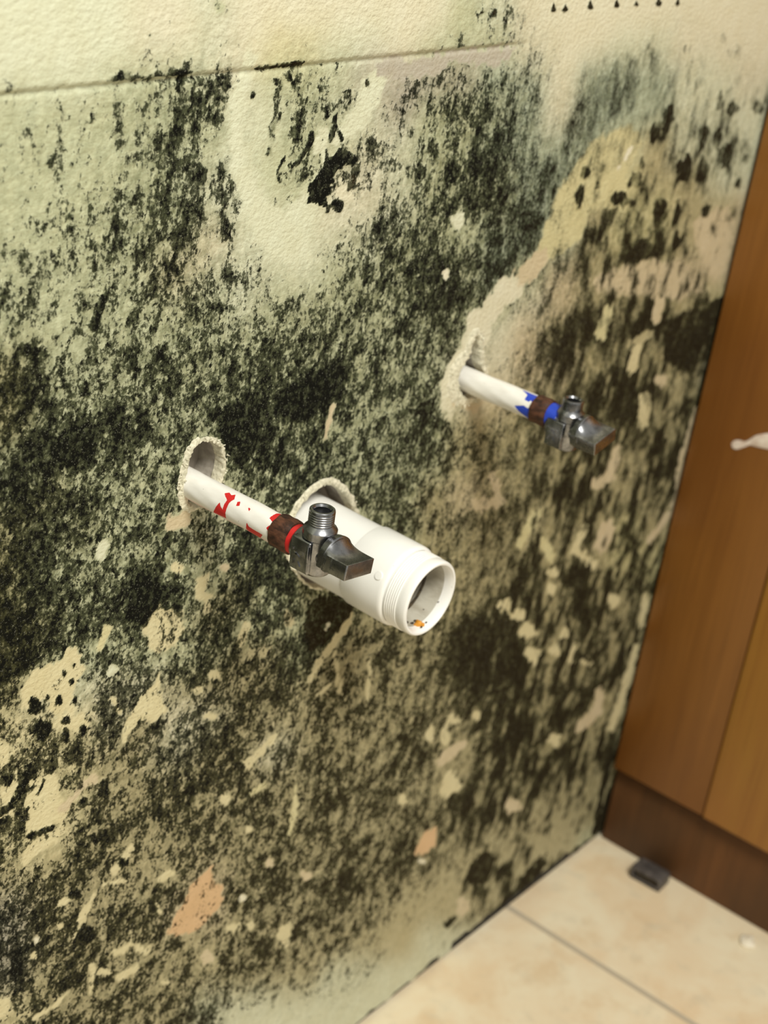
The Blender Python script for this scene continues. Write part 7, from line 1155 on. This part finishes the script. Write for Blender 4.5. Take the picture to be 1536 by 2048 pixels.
M_PVC = pvc_mat('white_plastic'); M_PVCIN = pvc_mat('stained_plastic_bore', (.52, .50, .43), .6); M_PVCDEEP = pvc_mat('grey_plastic_bore', (.30, .28, .24), .7)
T = NT('black_gunk'); M_GUNK = T.done(T.mix(T.rng(T.noise(T.obj(), 600, 4, .6), .4, .6), (.02, .014, .008), (.07, .05, .025)), .7)
T = NT('orange_residue'); M_ORANGE = T.done((.62, .27, .025), .6)

drain = empty('drain_pipe', (.1106, 0, .4745))
tag(drain, 'white plastic drain pipe with threaded open end sticking out of the wall', 'pipe')
ax = Vector((0.0, -1, -.022)).normalized()
fd = frame_along(ax)
b = bmesh.new(); lathe(b, [(-.028, .0238), (.0405, .0238), (.0405, .0200)], fd, 96); obj('pipe', b, M_PVC, drain)
b = bmesh.new()
lathe(b, [(.0385, .0236), (.0386, .0246), (.0392, .0249), (.055, .0250), (.0655, .0250), (.0672, .0248), (.0682, .0243), (.0688, .0232)], fd, 96)
coup = obj('coupling', b, M_PVC, drain)
b = bmesh.new()
prof = [(.0680, .0230), (.0696, .0230)]
for i in range(6): prof += [(.0698 + i * .00145 + .0004, .02355), (.0698 + i * .00145 + .0007, .02355), (.0698 + i * .00145 + .00125, .0231)]
prof += [(.0790, .0231), (.0802, .0233), (.0838, .0232), (.0848, .0228), (.0853, .0222), (.0852, .0212), (.0830, .0200), (.0790, .0198)]
lathe(b, prof, fd, 96); col_ = obj('threaded_collar', b, M_PVC, drain, True, 30)
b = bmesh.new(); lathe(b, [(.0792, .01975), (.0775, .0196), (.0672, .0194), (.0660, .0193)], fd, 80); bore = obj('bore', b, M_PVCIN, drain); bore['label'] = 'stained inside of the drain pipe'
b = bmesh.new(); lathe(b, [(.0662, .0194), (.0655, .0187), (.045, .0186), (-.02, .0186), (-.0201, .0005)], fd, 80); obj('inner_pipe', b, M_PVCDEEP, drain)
b = bmesh.new()
gj = lambda k, a: (.0005 * math.sin(3 * a + 1) + .0004 * math.sin(7 * a) + .0003 * math.sin(13 * a)) * (1 if k == 1 else 0)
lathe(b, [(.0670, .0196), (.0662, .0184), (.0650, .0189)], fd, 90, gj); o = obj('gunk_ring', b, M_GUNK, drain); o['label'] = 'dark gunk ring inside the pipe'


def inside_pt(deg, d, r): return fd @ Vector((r * math.cos(math.radians(deg)), r * math.sin(math.radians(deg)), d))


def blob(b, c, r, n=2, sq=(1, 1, 1)):
    q = bmesh.ops.create_icosphere(b, subdivisions=n, radius=r)
    for v in q['verts']:
        k = 1 + .22 * math.sin(v.co.x * 1900 + c[0] * 999) + .2 * math.sin(v.co.z * 2300 + v.co.y * 1500)
        v.co = Vector((v.co.x * sq[0] * k, v.co.y * sq[1] * k, v.co.z * sq[2] * k)) + Vector(c)


LOWDEG = -90.0
b = bmesh.new(); blob(b, inside_pt(LOWDEG, .0795, .0192), .0023); blob(b, inside_pt(LOWDEG + 5, .0815, .0198), .0014); o = obj('residue', b, M_ORANGE, drain); o['label'] = 'orange lump of residue'
b = bmesh.new()
for dg, d, r in ((-6, .0770, .0011), (4, .0765, .0009), (-14, .0750, .0010), (-28, .0720, .0008), (-22, .0680, .0012), (-30, .0675, .0012), (14, .082, .0007), (-3, .0830, .0008), (34, .0745, .0005), (58, .0800, .0005)):
    blob(b, inside_pt(LOWDEG + dg, d, .0194), r, 1, (1.3, 1, .7))
obj('gunk_speck', b, M_GUNK, bore)
b = bmesh.new()
nd = Vector((-2.1597, 1.2190, 0)); nd.normalize()
fnub = frame_along(fd.to_3x3() @ Vector((nd.x, nd.y, 0)), fd @ Vector((nd.x * .0247, nd.y * .0247, .0625)), ax)
lathe(b, [(-.001, .0026), (.0005, .0026), (.0009, .0023), (.0010, .0004)], fnub, 32, None, True); obj('mould_nub', b, M_PVC, coup)

# ------------------------------------------------------------------ small things on the floor
T = NT('dark_grey_plastic'); M_CLIP = T.done(T.mix(T.rng(T.noise(T.obj(), 120, 4, .6), .4, .6), (.050, .044, .042), (.10, .088, .082)), .5)
b = bmesh.new()
L_, W_, H_, t_ = .031, .0195, .0125, .0028
box(b, -W_ / 2, W_ / 2, -L_ / 2, L_ / 2, H_ - t_, H_, .0008)
box(b, -W_ / 2, W_ / 2, -L_ / 2, -L_ / 2 + t_, 0, H_ - t_ + .0004, .0006)
box(b, -W_ / 2, W_ / 2, L_ / 2 - t_, L_ / 2, 0, H_ - t_ + .0004, .0006)
box(b, -W_ / 2, -W_ / 2 + t_, -L_ / 2 + t_ - .0004, L_ / 2 - t_ + .0004, 0, .0032, .0004)
box(b, W_ / 2 - t_, W_ / 2, -L_ / 2 + t_ - .0004, L_ / 2 - t_ + .0004, 0, H_ - t_ + .0004, .0004)
o = obj('clip', b, M_CLIP, None, True, 35)
o.location = (.5655, -.0668, .0002); o.rotation_euler = (0, 0, math.radians(2))
tag(o, 'small dark grey plastic clip on the tiles against the toe kick', 'clip')

T = NT('white_chip'); M_CHIP = T.done(T.mix(T.rng(T.noise(T.obj(), 300, 3, .6), .4, .6), (.70, .62, .48), (.84, .79, .66)), .7)
b = bmesh.new()
q = bmesh.ops.create_icosphere(b, subdivisions=3, radius=1.0)
for v in q['verts']:
    k = 1 + .18 * math.sin(4 * v.co.x + 1) * math.cos(5 * v.co.y) + .1 * math.sin(9 * v.co.y + 2 * v.co.z)
    v.co = Vector((v.co.x * .0085 * k, v.co.y * .0065 * k, max(-.4, v.co.z) * .003 * k + .0013))
o = obj('plaster_chip', b, M_CHIP, None, True, 50)
o.location = (.560, -.172, .0); o.rotation_euler = (0, 0, .5)
tag(o, 'small white plaster chip lying on the tiles near the cabinet', 'plaster chip')
